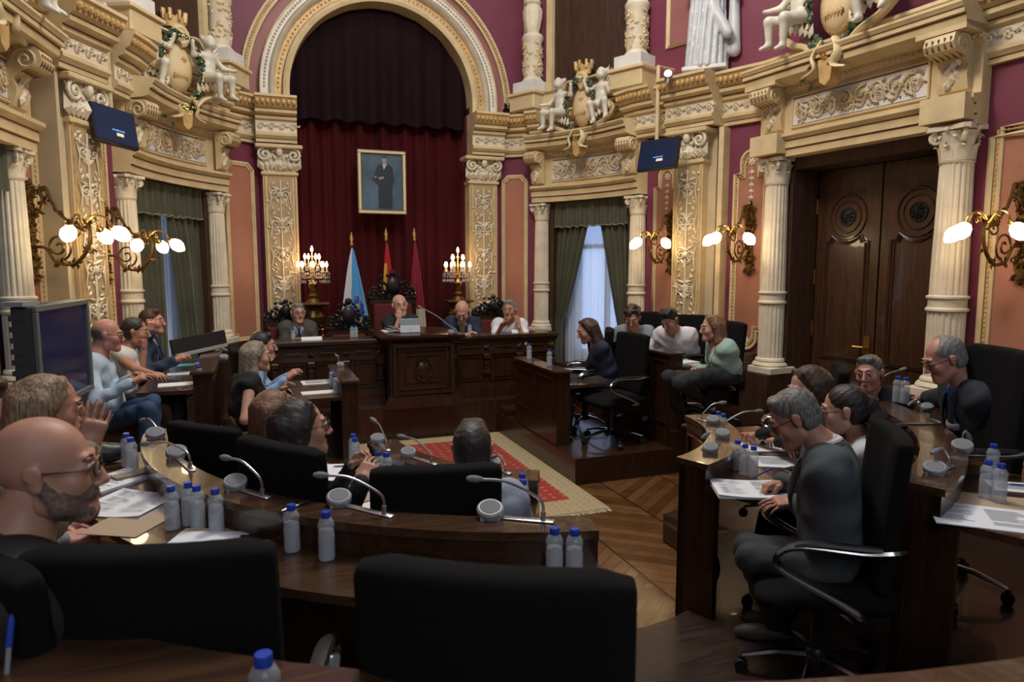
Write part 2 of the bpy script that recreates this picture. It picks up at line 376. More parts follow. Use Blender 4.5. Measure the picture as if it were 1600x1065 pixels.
# side strips of upper back wall return to the bays
# ---- archivolt
mb = MB()
def archband(mb, r0, r1, y0, y1, m, z0=4.08, n=48, cx=XC, zc=ZA):
    pr = [(r0, 9.72), (r0, y0), ((r0 + r1) / 2, y1), (r1, y0), (r1, 9.72)]; P = []; an = [None] + list(np.linspace(PI, 0, n)) + ['e']
    for a in an:
        for r, y in pr:
            if a is None: P.append((cx - r, y, z0))
            elif a == 'e': P.append((cx + r, y, z0))
            else: P.append((cx + r * math.cos(a), y, zc + r * math.sin(a)))
    k = 5; mb.add(P, [(i * k + j, (i + 1) * k + j, (i + 1) * k + j + 1, i * k + j + 1) for i in range(len(an) - 1) for j in range(4)], m)
archband(mb, 1.235, 1.315, 9.56, 9.54, CR); archband(mb, 1.318, 1.326, 9.58, 9.58, GR); archband(mb, 1.328, 1.42, 9.62, 9.62, GO); archband(mb, 1.42, 1.50, 9.58, 9.52, IV)
archband(mb, 1.50, 1.585, 9.56, 9.56, WH); archband(mb, 1.585, 1.60, 9.54, 9.54, CR); archband(mb, 1.60, 1.735, 9.68, 9.68, MV)
archband(mb, 1.735, 1.76, 9.62, 9.62, CR, 4.3); archband(mb, 1.76, 1.81, 9.64, 9.64, GO, 4.3); archband(mb, 1.81, 1.835, 9.62, 9.62, CR, 4.3)
for r, st, sz, m in ((1.543, .045, .017, CR), (1.785, .038, .014, CR), (1.375, .06, .012, GO)):
    for i in range(int(PI * r / st)):
        a = PI * (i + .5) / int(PI * r / st); mb.ball((XC + r * math.cos(a), 9.6 if r > 1.7 else (9.61 if r < 1.4 else 9.55), ZA + r * math.sin(a)), (sz, .014, sz), 6, 4, m)
struct(mb.build('trim_1', AM, smooth=35))
mb = MB()                                                       # spandrel frames
for sgn in (-1, 1):
    xa = XC + sgn * 1.8; xb = XC + sgn * 2.07
    for d, m, w in ((0, CR, .018), (.035, GO, .012), (.065, CR, .014)):
        mb.tube([(xa, 9.66, 4.33 - d), (xb + sgn * d, 9.66, 4.33 - d), (xb + sgn * d, 9.66, ZT)], w, 6, m)
struct(mb.build('trim_2', AM))
# ---- soffit of the arch
mb = MB(); an = np.linspace(0, PI, 41)
mb.add([(XC + RI * math.cos(a), y, ZA + RI * math.sin(a)) for a in an for y in (9.56, 10.2)], [(2 * i, 2 * i + 1, 2 * i + 3, 2 * i + 2) for i in range(40)], CR)
struct(mb.build('trim_3', AM))
# ---- ornament vocabulary (drawn in x,z; y is relief, negative towards the room)
def spiral(cx, cz, r, turns=1.6, a0=0.0, d=1, y=-.012, n=18):
    t = np.linspace(0, 1, n); a = a0 + d * t * turns * 2 * PI; rr = r * (1 - t * .88)
    return np.stack([cx + rr * np.cos(a), np.full(n, y) - .012 * t, cz + rr * np.sin(a)], 1)
def leafb(mb, x, z, a, L, W, y=0.0, h=.018, m=0, M=None):
    c, s = math.cos(a), math.sin(a)
    def p(u, v, yy): return (x + c * u - s * v, y - yy, z + s * u + c * v)
    P = np.array([p(0, 0, .002), p(L * .35, W, .002), p(L, 0, .006), p(L * .35, -W, .002), p(L * .42, 0, h)])
    if M is not None: P = xf(M, P)
    mb.add(P, [(0, 4, 1), (1, 4, 2), (2, 4, 3), (3, 4, 0)], m)
def rosette(mb, x, z, r, y=0, m=0, n=6, M=None):
    for i in range(n): leafb(mb, x, z, i * 2 * PI / n, r, r * .35, y, r * .35, m, M)
    mb.ball((x, y - r * .25, z), r * .25, 6, 4, m, M)
def scrolls(mb, x0, x1, z0, z1, seed=1, m=0, y=0.0):             # mirrored rinceau filling a frieze
    R = random.Random(seed); cx = (x0 + x1) / 2; cz = (z0 + z1) / 2; H = (z1 - z0); n = max(2, int((x1 - x0) / 2 / (H * .62))); st = (x1 - x0) / 2 / n
    for sg in (-1, 1):
        path = []
        for i in range(n):
            x = cx + sg * (i + .55) * st; up = 1 if i % 2 == 0 else -1; r = min(H, st * 1.3) * .36
            mb.tube(spiral(x, cz + up * H * .06, r, 1.7, PI / 2 * up, sg * up, y - .012), [H * .042, H * .025, H * .035], 5, m)
            rosette(mb, x, cz + up * H * .06, H * .12, y - .012, m, 5)
            for k in range(16):
                a = R.uniform(0, 2 * PI); leafb(mb, x + r * .95 * math.cos(a), cz + r * math.sin(a), a + R.uniform(-.9, .9), H * R.uniform(.14, .24), H * .05, y, .02, m)
            path.append((x - sg * st * .5, y - .008, cz - up * H * .25)); path.append((x, y - .008, cz - up * H * .33))
        if len(path) > 2: mb.tube(spl(path, 4), H * .03, 5, m)
        for k in range(5): leafb(mb, x1 * (sg > 0) + x0 * (sg < 0) - sg * st * .25, cz, (0 if sg > 0 else PI) + (k - 2) * .5, H * .22, H * .05, y, .02, m)
    rosette(mb, cx, cz, H * .26, y, m, 8)
    for k in range(8): leafb(mb, cx, cz + H * .1 * (k % 2 * 2 - 1), k * PI / 4, H * .4, H * .06, y, .02, m)
def candelabrum(mb, cx, z0, z1, W, m=0, y=0.0, seed=3):            # mirrored upright grotesque for a pilaster
    R = random.Random(seed); H = z1 - z0; n = max(3, int(H / (W * 1.25))); st = H / n
    mb.tube([(cx, y - .008, z0), (cx, y - .008, z1)], .010, 5, m)
    for i in range(n):
        z = z0 + (i + .5) * st; k = i % 4
        for sg in (-1, 1):
            d = sg if i % 2 else -sg
            mb.tube(spiral(cx + sg * W * .23, z, W * .2, 1.5, PI / 2 * d, d, y - .01, 14), [W * .03, W * .02, W * .03], 5, m)
            leafb(mb, cx + sg * W * .05, z - st * .3, PI / 2 - sg * .7, W * .42, W * .09, y, .022, m); leafb(mb, cx, z + st * .15, PI / 2 - sg * 1.2, W * .44, W * .07, y, .022, m)
            leafb(mb, cx + sg * W * .34, z + st * .3, PI / 2 + sg * .5, W * .25, W * .06, y, .018, m)
            mb.ball((cx + sg * W * .36, y - .01, z + st * .05), W * .045, 6, 4, m); leafb(mb, cx + sg * W * .3, z - st * .4, -PI / 2 + sg * .5, W * .22, W * .05, y, .018, m)
            for w_ in range(5): leafb(mb, cx + sg * W * R.uniform(.06, .46), z + R.uniform(-.5, .5) * st, R.uniform(0, 2 * PI), W * .22, W * .06, y, .02, m)
            mb.tube([(cx + sg * W * .46, y - .006, z - st * .45), (cx + sg * W * .38, y - .012, z - st * .1), (cx + sg * W * .48, y - .006, z + st * .25)], [W * .015, W * .035, W * .015], 5, m)
        if k == 0: rosette(mb, cx, z, W * .16, y - .01, m, 8)
        elif k == 1:
            mb.lathe([(W * .03, -st * .3), (W * .1, -st * .2), (W * .16, 0), (W * .2, st * .06), (W * .06, st * .12), (W * .12, st * .22)], 10, (cx, y, z), None, m, None, True, 1, .35)
        elif k == 2: mb.ball((cx, y - .012, z), (W * .11, .03, W * .14), 8, 6, m); leafb(mb, cx, z + W * .1, PI / 2, W * .25, W * .1, y, .03, m)
        else:
            for q in (-1, 0, 1): leafb(mb, cx, z, PI / 2 + q * .5, W * .34, W * .08, y, .026, m)
            mb.box(cx - W * .25, cx + W * .25, y - .02, y, z - st * .12, z - st * .08, m)
def capital(mb, r, z, h, M=None, m=IV, half=False):               # composite capital sitting on radius r
    mb.lathe([(r * 1.0, z), (r * 1.12, z + h * .03), (r * 1.0, z + h * .06), (r * .95, z + h * .5), (r * 1.25, z + h * .85)], 20, (0, 0, 0), None, m, M)
    for row, (hh, n, o) in enumerate(((.42, 8, 0), (.68, 8, PI / 8))):
        for i in range(n):
            a = o + i * 2 * PI / n; c, s = math.cos(a), math.sin(a); P = []; w = r * .34
            for t, rad, ww in ((0, 1.02, .8), (.5, 1.08, 1.0), (.85, 1.18, .85), (1.0, 1.32, .5), (.9, 1.42, .2)):
                for q in (-1, 0, 1):
                    R_ = r * rad + (r * .06 if q == 0 else 0); P.append((c * R_ - s * q * w * ww, s * R_ + c * q * w * ww, z + h * .06 + t * h * hh))
            P = np.array(P)
            if M is not None: P = xf(M, P)
            mb.add(P, [(j * 3 + k, j * 3 + k + 1, j * 3 + k + 4, j * 3 + k + 3) for j in range(4) for k in (0, 1)], m)
    for i in range(4):
        a = PI / 4 + i * PI / 2; Rm = Matrix.Rotation(a, 4, 'Z')
        MM = (M @ Rm) if M is not None else Rm
        mb.tube(np.stack([r * 1.28 + r * .33 * q[0] for q in []], 0) if False else [(r * 1.30 + r * .42 * (1 - t * .85) * math.cos(PI * .5 - t * 9), 0, z + h * .70 + r * .42 * (1 - t * .85) * math.sin(PI * .5 - t * 9)) for t in np.linspace(0, 1, 18)], [r * .15, r * .13, r * .20], 5, m, False, MM)
    w = r * 1.5
    ab = [(w, -w * .8), (w * .8, -w), (0, -w * .8), (-w * .8, -w), (-w, -w * .8), (-w * .8, 0), (-w, w * .8), (-w * .8, w), (0, w * .8), (w * .8, w), (w, w * .8), (w * .8, 0)]
    mb.prism(ab, z + h * .88, z + h, 2, m, M)
    for i in range(4): mb.ball((1.3 * r * math.cos(i * PI / 2), 1.3 * r * math.sin(i * PI / 2), z + h * .9), r * .18, 6, 4, m, M)
def column(M, u, y, z0, z1, r, label, group, band=True):
    root = empty('column', (0, 0, 0)); root.matrix_world = M @ Matrix.Translation((u, y, 0)); tag(root, label, 'column', group)
    mb = MB(); w = r * 1.42
    mb.cbox(-w, w, -w, w, z0, z0 + .07, .006, IV); mb.lathe([(r * 1.38, z0 + .07), (r * 1.42, z0 + .09), (r * 1.3, z0 + .115), (r * 1.12, z0 + .12), (r * 1.2, z0 + .135), (r * 1.15, z0 + .155), (r * 1.02, z0 + .165)], 28, mat=IV)
    mb.build('base', AM, root)
    hc = r * 2.1; zs = z1 - hc; zb = z0 + (zs - z0) * .40
    fl = lambda t, z: 1 - .075 * np.maximum(0, np.cos(18 * t)) ** .7
    mb = MB(); mb.lathe([(r * 1.0, z0 + .16), (r * 1.0, z0 + .2), (r * 1.0, zb - .05)] , 108, mod=fl, mat=IV)
    if band:
        mb.lathe([(r, zb - .06), (r * 1.14, zb - .045), (r * 1.14, zb - .03), (r * 1.02, zb - .015), (r * 1.02, zb + .045), (r * 1.14, zb + .06), (r * 1.14, zb + .075), (r * .96, zb + .085)], 28, mat=IV)
    mb.lathe([(r * .98, zb + .08), (r * .97, zb + .3), (r * .87, zs)], 108, mod=fl, mat=IV)
    mb.build('shaft', AM, root)
    mb = MB(); capital(mb, r * .86, zs, hc); mb.build('capital', AM, root, smooth=25)
    return root
def console(mb, M, u, z0, z1, w=.10, d=.2):                        # scrolled bracket
    M = M @ Matrix.Translation((0, -.13, 0))
    h = z1 - z0; P = [(0, z0), (-.04, z0 + .02), (-.07, z0 + h * .3), (-.05, z0 + h * .48), (-.08, z0 + h * .6), (-d, z0 + h * .68), (-d * 1.12, z0 + h * .8), (-d * 1.02, z1 - .02), (-d * .9, z1), (0, z1)]
    mb.prism(P, u - w, u + w, 0, CR, M)
    for sg in (-1, 1):
        mb.tube([(u + sg * (w + .004), -d * .62 + .085 * (1 - t * .9) * math.cos(t * 11), z0 + h * .78 + .085 * (1 - t * .9) * math.sin(t * 11)) for t in np.linspace(0, 1, 22)], .012, 5, CR, False, M)
    for k in range(5): mb.tube([(u - w * .8 + k * w * .4, -d * 1.1, z1 - .05), (u - w * .8 + k * w * .4, -d * 1.08, z0 + h * .72), (u - w * .8 + k * w * .4, -.1, z0 + h * .6)], .008, 4, GR, False, M)
    for k in range(7): leafb(mb, u + (k % 3 - 1) * w * .5, z0 + .03 + k * .035, PI / 2 + (k % 3 - 1) * .5, .11, .035, -.06, .03, IV, M)
def bay_entab(path, z0, panel, n_out=.40, seedv=1, label=None):
    """architrave, frieze with scrollwork panel, bead row and far-projecting cornice over a window or door bay"""
    mb = MB(); dz = z0
    prof = [(0, 0, CR), (.16, 0, CR), (.16, .065, GR), (.165, .078, CR), (.18, .08, CR), (.18, .145, GR), (.185, .158, CR), (.23, .19, CR), (.23, .22, CR), (.13, .24, CR), (.13, .62, CR), (.15, .64, CR), (.17, .69, CR), (.30, .71, CR), (n_out - .04, .73, CR), (n_out - .03, .783, GR), (n_out - .025, .796, CR), (n_out, .80, CR), (n_out, .830, GR), (n_out + .005, .842, CR), (n_out + .03, .87, CR), (n_out + .03, .89, CR), (0, .92, CR)]
    sweep(mb, path, [(n, z + dz, m) for n, z, m in prof])
    for x, y, a in along(path, .055, .165): mb.ball((x, y, dz + .665), (.019, .019, .016), 6, 4, CR)
    return mb
tr = [4]
def trim(mb, smooth=30):
    o = mb.build('trim_%d' % tr[0], AM, smooth=smooth); tr[0] += 1; return struct(o)
# ---- main entablature running round the room at 3.55..4.12
entab = [(0, 3.52, CR), (.05, 3.52, CR), (.05, 3.555, GR), (.055, 3.567, CR), (.09, 3.6, CR), (.09, 3.63, CR), (.06, 3.65, IV), (.06, 3.78, CR), (.1, 3.8, CR), (.1, 3.835, GR), (.105, 3.847, CR), (.17, 3.87, CR), (.17, 3.905, GR), (.175, 3.917, CR), (.21, 3.94, GO), (.25, 4.03, CR), (.27, 4.04, CR), (.27, 4.07, CR), (0, 4.1, CR)]
def run_entab(path, k=0.0):
    mb = MB(); sweep(mb, path, [(n + (k if n > 0 else 0), z, m) for n, z, m in entab])
    for x, y, a in along(path, .062, .235 + k): mb.ball((x, y, 3.985), (.026, .026, .034), 6, 4, GO)
    for x, y, a in along(path, .04, .12 + k): mb.ball((x, y, 3.855), (.012, .012, .012), 5, 3, CR)
    for x, y, a in along(path, .13, .075 + k):                       # relief in the frieze
        MM = rot(rz=a, loc=(x, y, 3.715)); mb.tube([tuple(q) for q in xf(MM, spiral(0, 0, .045, 1.3, 0, 1, -.005, 10))], .008, 4, IV); leafb(mb, .05, 0, .5, .05, .015, 0, .015, IV, MM)
    return trim(mb)
run_entab([(-1.98, 4.6), (-1.76, 6.3), (-1.60, 6.68)]); run_entab([(-1.62, 6.60), (-1.37, 7.10)], .2)
run_entab([(-1.40, 7.1), LB1] + list(winL[1:-1]) + [LC1, (.02, 9.64)])
run_entab([(.06, 9.7), (.56, 9.7)], .22); run_entab([(2.92, 9.7), (3.40, 9.7)], .22)
run_entab([(3.43, 9.64), RD1] + list(winR[1:-1]) + [RC1, (4.82, 7.2)]); run_entab([(4.82, 7.2), (5.06, 6.62)], .22)
run_entab([(5.05, 6.66), RB1, (5.5, 4.0), RN1], .0)
run_entab([tuple(winR[-2]), RC1, (4.75, 7.37)], .14); run_entab([tuple(winR[0]), tuple(winR[1])], .14); run_entab([(-1.33, 7.37), LB1, tuple(winL[1])], .14); run_entab([tuple(winL[-2]), tuple(winL[-1])], .14)
# ---- bays
def subpath(path, a, b):
    path = np.asarray(path); s = np.r_[0, np.cumsum(np.linalg.norm(np.diff(path, axis=0), axis=1))]; t = np.r_[a, s[(s > a + .02) & (s < s[-1] - b - .02)], s[-1] - b]
    return np.stack([np.interp(t, s, path[:, 0]), np.interp(t, s, path[:, 1])], 1)
def frieze(path, z0, seedv, bulge=0.0, margin=.34):
    P, Q = np.array(path[0]), np.array(path[-1]); M, L = frame(P, Q)
    mb = MB(); x0, x1 = margin, L - margin
    yb = lambda x: bulge * 4 * (x / L) * (1 - x / L) - .13
    def bend(v): v = np.array(v); v[:, 1] += yb(v[:, 0]); return v
    t = MB(); t.box(x0, x1, -.006, .02, z0 + .28, z0 + .58, WH)
    # panel split so that it follows the curve
    t = MB(); 
    for k in range(8): a, b = x0 + (x1 - x0) * k / 8, x0 + (x1 - x0) * (k + 1) / 8; t.box(a, b, -.004, .02, z0 + .285, z0 + .575, WH)
    for zz in (z0 + .28, z0 + .58):
        t.tube([(x, -.01, zz) for x in np.linspace(x0, x1, 9)], .012, 6, CR); t.tube([(x, -.012, zz + (.014 if zz < z0 + .4 else -.014)) for x in np.linspace(x0, x1, 9)], .005, 4, GR)
    for xx in (x0, x1): t.tube([(xx, -.01, z0 + .28), (xx, -.01, z0 + .58)], .012, 6, CR)
    scrolls(t, x0 + .05, x1 - .05, z0 + .305, z0 + .555, seedv, CR, -.012)
    v = bend(np.concatenate(t.v)); mb.add(v, t.f); mb.m = t.m
    o = mb.build('trim_%d' % tr[0], AM, smooth=30, M=M); tr[0] += 1; struct(o)
def shutter_bay(P, Q, u0, u1, z0, z1, label):
    M, L = frame(P, Q); r = empty('gallery_door', (0, 0, 0)); r.matrix_world = M; tag(r, label, 'door')
    mb = MB(); mb.box(u0, u1, -.02, .06, z0, z1, 0); mb.build('panel', K['dkbrown'], r)
    mb = MB(); mb.box(u0 - .1, u0, -.08, .06, z0, z1, CR); mb.box(u1, u1 + .1, -.08, .06, z0, z1, CR)
    mb.build('jamb', AM, r)
def upper_column(M, u, y, z0, z1, r, label, group):
    root = empty('gallery_column', (0, 0, 0)); root.matrix_world = M @ Matrix.Translation((u, y, 0)); tag(root, label, 'column', group)
    mb = MB(); w = r * 1.7; mb.cbox(-w * 1.2, w * 1.2, -w * 1.2, w * 1.2, z0 - .32, z0 - .1, .015, CR); mb.cbox(-w * 1.35, w * 1.35, -w * 1.35, w * 1.35, z0 - .12, z0 - .07, .01, CR)
    mb.prism([(-w, -w), (w, -w), (w, w), (-w, w)], z0 - .07, z0 + .08, 2, WH); mb.build('plinth', AM, root)
    mb = MB(); h = z1 - z0
    pr = [(1.35, .08), (1.4, .1), (1.2, .13), (1.05, .15), (1.15, .19), (1.15, .62), (1.3, .65), (1.35, .69), (1.15, .73), (.8, .76), (.95, .82), (1.2, .95), (1.25, 1.05), (.9, 1.12), (1.15, 1.15), (.85, 1.2), (.8, 1.9), (1.0, h)]
    mb.lathe([(r * a, z0 + b) for a, b in pr if b <= h + .01], 24, mat=IV, mod=lambda t, z: 1 - (.06 * np.maximum(0, np.cos(14 * t)) if z > z0 + .75 else 0))
    R = random.Random(3)
    for k in range(90):
        a = R.uniform(0, 2 * PI); z = z0 + R.uniform(.2, .6); MM = rot(rz=a, loc=(0, 0, z)) @ Matrix.Translation((0, -r * 1.13, 0))
        leafb(mb, 0, 0, R.uniform(0, 6.3), .07, .025, 0, .02, CR, MM)
        if k % 3 == 0: mb.ball((0, -.004, 0), .014, 5, 3, IV, MM)
    mb.build('shaft', AM, root, smooth=30)
ZC = 2.83
for nm, P, Q, path, side in (('left', LB1, LC1, winL, 'left'), ('right', RD1, RC1, winR, 'right')):
    M, L = frame(P, Q); mb = bay_entab(path, ZC + .02, 1)
    console(mb, M, .16, ZC + .26, ZC + .7); console(mb, M, L - .16, ZC + .26, ZC + .7); trim(mb)
    frieze(path, ZC + .02, 5 if side == 'left' else 9, .14)
    g = 'fluted columns beside the window bays'
    a, b = ('near', 'far') if side == 'left' else ('far', 'near')
    column(M, .12, -.02, 1.0, ZC, .112, 'cream fluted column at the %s end of the %s window, in front of maroon wall' % (a, side), g)
    column(M, L - .12, -.02, 1.0, ZC, .112, 'cream fluted column at the %s end of the %s window, in front of maroon wall' % (b, side), g)
    mb = MB(); mb.box(-.05, .3, -.22, .1, 0, 1.0); mb.box(L - .3, L + .05, -.22, .1, 0, 1.0); struct(mb.build('baseboard_%s' % side, K['dkbrown'], M=M))
    # window: dark reveal, frame and glass, sheer, drapes, pelmet
    w = empty('window_1' if side == 'left' else 'window_2'); w.matrix_world = M; w['kind'] = 'structure'
    mb = MB(); mb.box(.16, .30, .02, .5, .5, 3.0); mb.box(L - .30, L - .16, .02, .5, .5, 3.0); mb.box(.16, L - .16, .02, .5, 2.85, 3.0); mb.box(.16, L - .16, .1, .5, .45, .55)
    mb.box(L / 2 - .03, L / 2 + .03, .44, .5, .5, 2.9); mb.box(.2, L - .2, .44, .5, 2.2, 2.26); mb.build('window_frame', K['dkbrown'], w)
    mb = MB(); mb.box(.3, L - .3, .465, .475, .55, 2.85); mb.build('pane', mat('window_glass', (.8, .88, 1), .05, trans=1, ior=1.02), w)
    def fold(k, amp, ph=0.0): return lambda a: amp * (math.sin(a * k + ph) + .4 * math.sin(a * k * 2.3 + 1 + ph))
    f1 = fold(60, .014)
    mb = MB(); mb.grid(lambda a, b: (.28 + a * (L - .56), .30 + f1(a), .5 + b * 2.4), 150, 2)
    o = mb.build('sheer_curtain', K.setdefault('sheer', mat('sheer_voile', (.70, .76, .88), .8, trans=.35, alpha=.85)), smooth=True, M=M)
    tag(o, 'white sheer curtain hanging in the %s window between green drapes' % side, 'curtain', 'sheer window curtains')
    for sg in (-1, 1):
        f2 = fold(34, .02, sg)
        def drape(a, b, sg=sg, f2=f2):
            # a across from the column to the free edge, b from bottom to top; tied back low
            z = .55 + b * 2.25; free = .28 + (L / 2 - .28) * ((1.0 if side == 'left' else .94) - .02) if False else None
            hb = max(0, min(1, (z - 1.12) / 1.75)); op = (.30 + .62 * hb ** .75) if z > 1.12 else .30 + .06 * (1.12 - z)
            if side == 'left' and sg < 0: op = .97 if z > 1.4 else .97
            if side == 'left' and sg > 0: op = .985 - .28 * (1 - hb) 
            if side == 'right' and sg < 0: op = (.20 + .76 * hb ** .8) if z > 1.12 else .22
            if side == 'right' and sg > 0: op = .93 - .55 * (1 - hb) 
            x = .24 + a * (L / 2 - .24) * op; x = x if sg < 0 else L - x
            am = 1.0 if hb > .1 else .7
            return (x, .13 + f2(a) * am - .05 * math.sin(PI * a) * (1 - hb), z)
        mb = MB(); mb.grid(drape, 90, 26); o = mb.build('velvet_drape', K['greenv'], M=M)
        which = ('near' if (sg < 0) == (side == 'left') else 'far')
        tag(o, 'olive green velvet drape on the %s half of the %s window' % (which, side), 'curtain', 'olive velvet drapes')
    bw = .14
    def pel(a, b): x = .2 + a * (L - .4); return (x, -.0 + bw * 4 * (x / L) * (1 - x / L) * .6 + .015 * math.sin(a * 130) * (1.2 - b) + .012 * math.sin(a * 47), ZC - .33 + .02 * math.sin(a * 70) * (1 - b) * .4 + b * .36)
    mb = MB(); mb.grid(pel, 200, 4, both=.012); o = empty('curtain_pelmet'); o.matrix_world = M; tag(o, 'gathered olive velvet pelmet across the top of the %s window' % side, 'pelmet', 'olive velvet pelmets')
    mb.build('valance', K['greenv'], o)
    mb = MB(); mb.tube([pel(a, 0) for a in np.linspace(0, 1, 200)], .009, 4); mb.build('fringe', mat('fringe_gold', (.2, .2, .1), .6), o)
    # gallery opening above
    shutter_bay(P, Q, .34, L - .3, 3.9, ZT, 'tall dark brown timber panel in the gallery opening above the %s window' % side)
    g = 'carved gallery columns above the cornice'
    upper_column(M, .12 if side == 'left' else .02, -.12, 4.42, ZT - .2, .115, 'turned and carved gallery column above the %s end of the %s window' % ('near' if side == 'left' else 'far', side), g)
    upper_column(M, L - .02 if side == 'left' else L - .12, -.12, 4.42, ZT - .2, .115, 'turned and carved gallery column above the %s end of the %s window' % ('far' if side == 'left' else 'near', side), g)
    mb = MB(); sweep(mb, path, [(0, 4.1, CR), (.24, 4.1, CR), (.24, 4.16, GR), (.22, 4.17, CR), (.22, 4.3, CR), (.26, 4.33, CR), (0, 4.36, CR)]); trim(mb)
    # low-intensity daylight behind the glass
    L_ = bpy.data.lights.new('daylight_' + side, 'AREA'); L_.energy = 13; L_.shape = 'RECTANGLE'; L_.size = 1.3; L_.size_y = 2.2; L_.color = (.55, .70, 1)
    lo = bpy.data.objects.new('daylight_' + side, L_); COL.objects.link(lo); lo.matrix_world = M @ rot(PI / 2, 0, 0, (L / 2, .72, 1.8)) @ Matrix.Rotation(PI, 4, 'X')
# ---- pilasters
def pilaster(M, u, y, w, z0, z1, seedv, label, side=None, cap_h=.36):
    root = empty('pilaster'); root.matrix_world = M @ Matrix.Translation((u, 0, 0)); tag(root, label, 'pilaster', 'carved gilded pilasters')
    h = w / 2; mb = MB(); mb.box(-h, h, -y, .05, z0, z1 - cap_h, CR); mb.cbox(-h - .03, h + .03, -y - .03, .05, z0, z0 + .12, .01, CR)
    for x in (-h + .025, h - .025): mb.tube([(x, -y - .004, z0 + .15), (x, -y - .004, z1 - cap_h - .03)], .011, 5, GO)
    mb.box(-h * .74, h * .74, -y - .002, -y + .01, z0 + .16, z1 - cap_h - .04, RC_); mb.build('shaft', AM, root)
    mb = MB(); candelabrum(mb, 0, z0 + .2, z1 - cap_h - .08, w * .72, IV, -y - .004, seedv); mb.build('carving', AM, root, smooth=25)
    mb = MB(); zc = z1 - cap_h; mb.box(-h * .95, h * .95, -y, .03, zc, z1, CR); mb.cbox(-h - .02, h + .02, -y - .03, .03, zc - .02, zc + .02, .006, CR)
    mb.cbox(-h - .08, h + .08, -y - .1, .03, z1 - .05, z1, .01, CR)
    for sg in (-1, 1):
        mb.tube([(sg * h * .85 + .085 * (1 - t * .9) * math.cos(1.6 + sg * -t * 10) * 1.0, -y - .05, z1 - .13 + .085 * (1 - t * .9) * math.sin(1.6 - sg * t * 10)) for t in np.linspace(0, 1, 20)], [.02, .016, .028], 6, IV)
        for k in range(4): leafb(mb, sg * h * (.2 + .25 * k), zc + .03, PI / 2 - sg * .12 * k, .19, .05, -y - .01, .05, IV)
        for k in range(3): mb.ball((sg * h * (.25 + .2 * k), -y - .02, z1 - .16 + .02 * k), .028, 6, 4, IV)
        for k in range(22): leafb(mb, sg * h * rng.uniform(.05, .95), zc + rng.uniform(.04, .30), PI / 2 + rng.uniform(-1, 1), .09, .026, -y - .02, .035, IV)
    mb.ball((0, -y - .05, z1 - .09), (.045, .045, .06), 8, 6, IV); leafb(mb, 0, zc + .02, PI / 2, .2, .07, -y - .015, .06, IV); mb.build('capital', AM, root, smooth=25)
MBK, LBK = frame((0, 9.7), (3.4, 9.7))
pilaster(MBK, .335, .18, .42, .95, 3.5, 3, 'carved cream pilaster on the left of the red curtained arch')
pilaster(MBK, 3.11, .18, .42, .95, 3.5, 3, 'carved cream pilaster on the right of the red curtained arch')
M_, L_ = frame((-1.62, 6.60), (-1.37, 7.10)); pilaster(M_, L_ / 2 + .04, .19, .36, .9, 3.5, 4, 'carved cream pilaster between two bronze sconces on the left wall')
M_, L_ = frame((4.80, 7.2), (5.06, 6.62)); pilaster(M_, L_ / 2 - .02, .22, .38, .9, 3.5, 4, 'carved cream pilaster between two bronze sconces on the right wall')
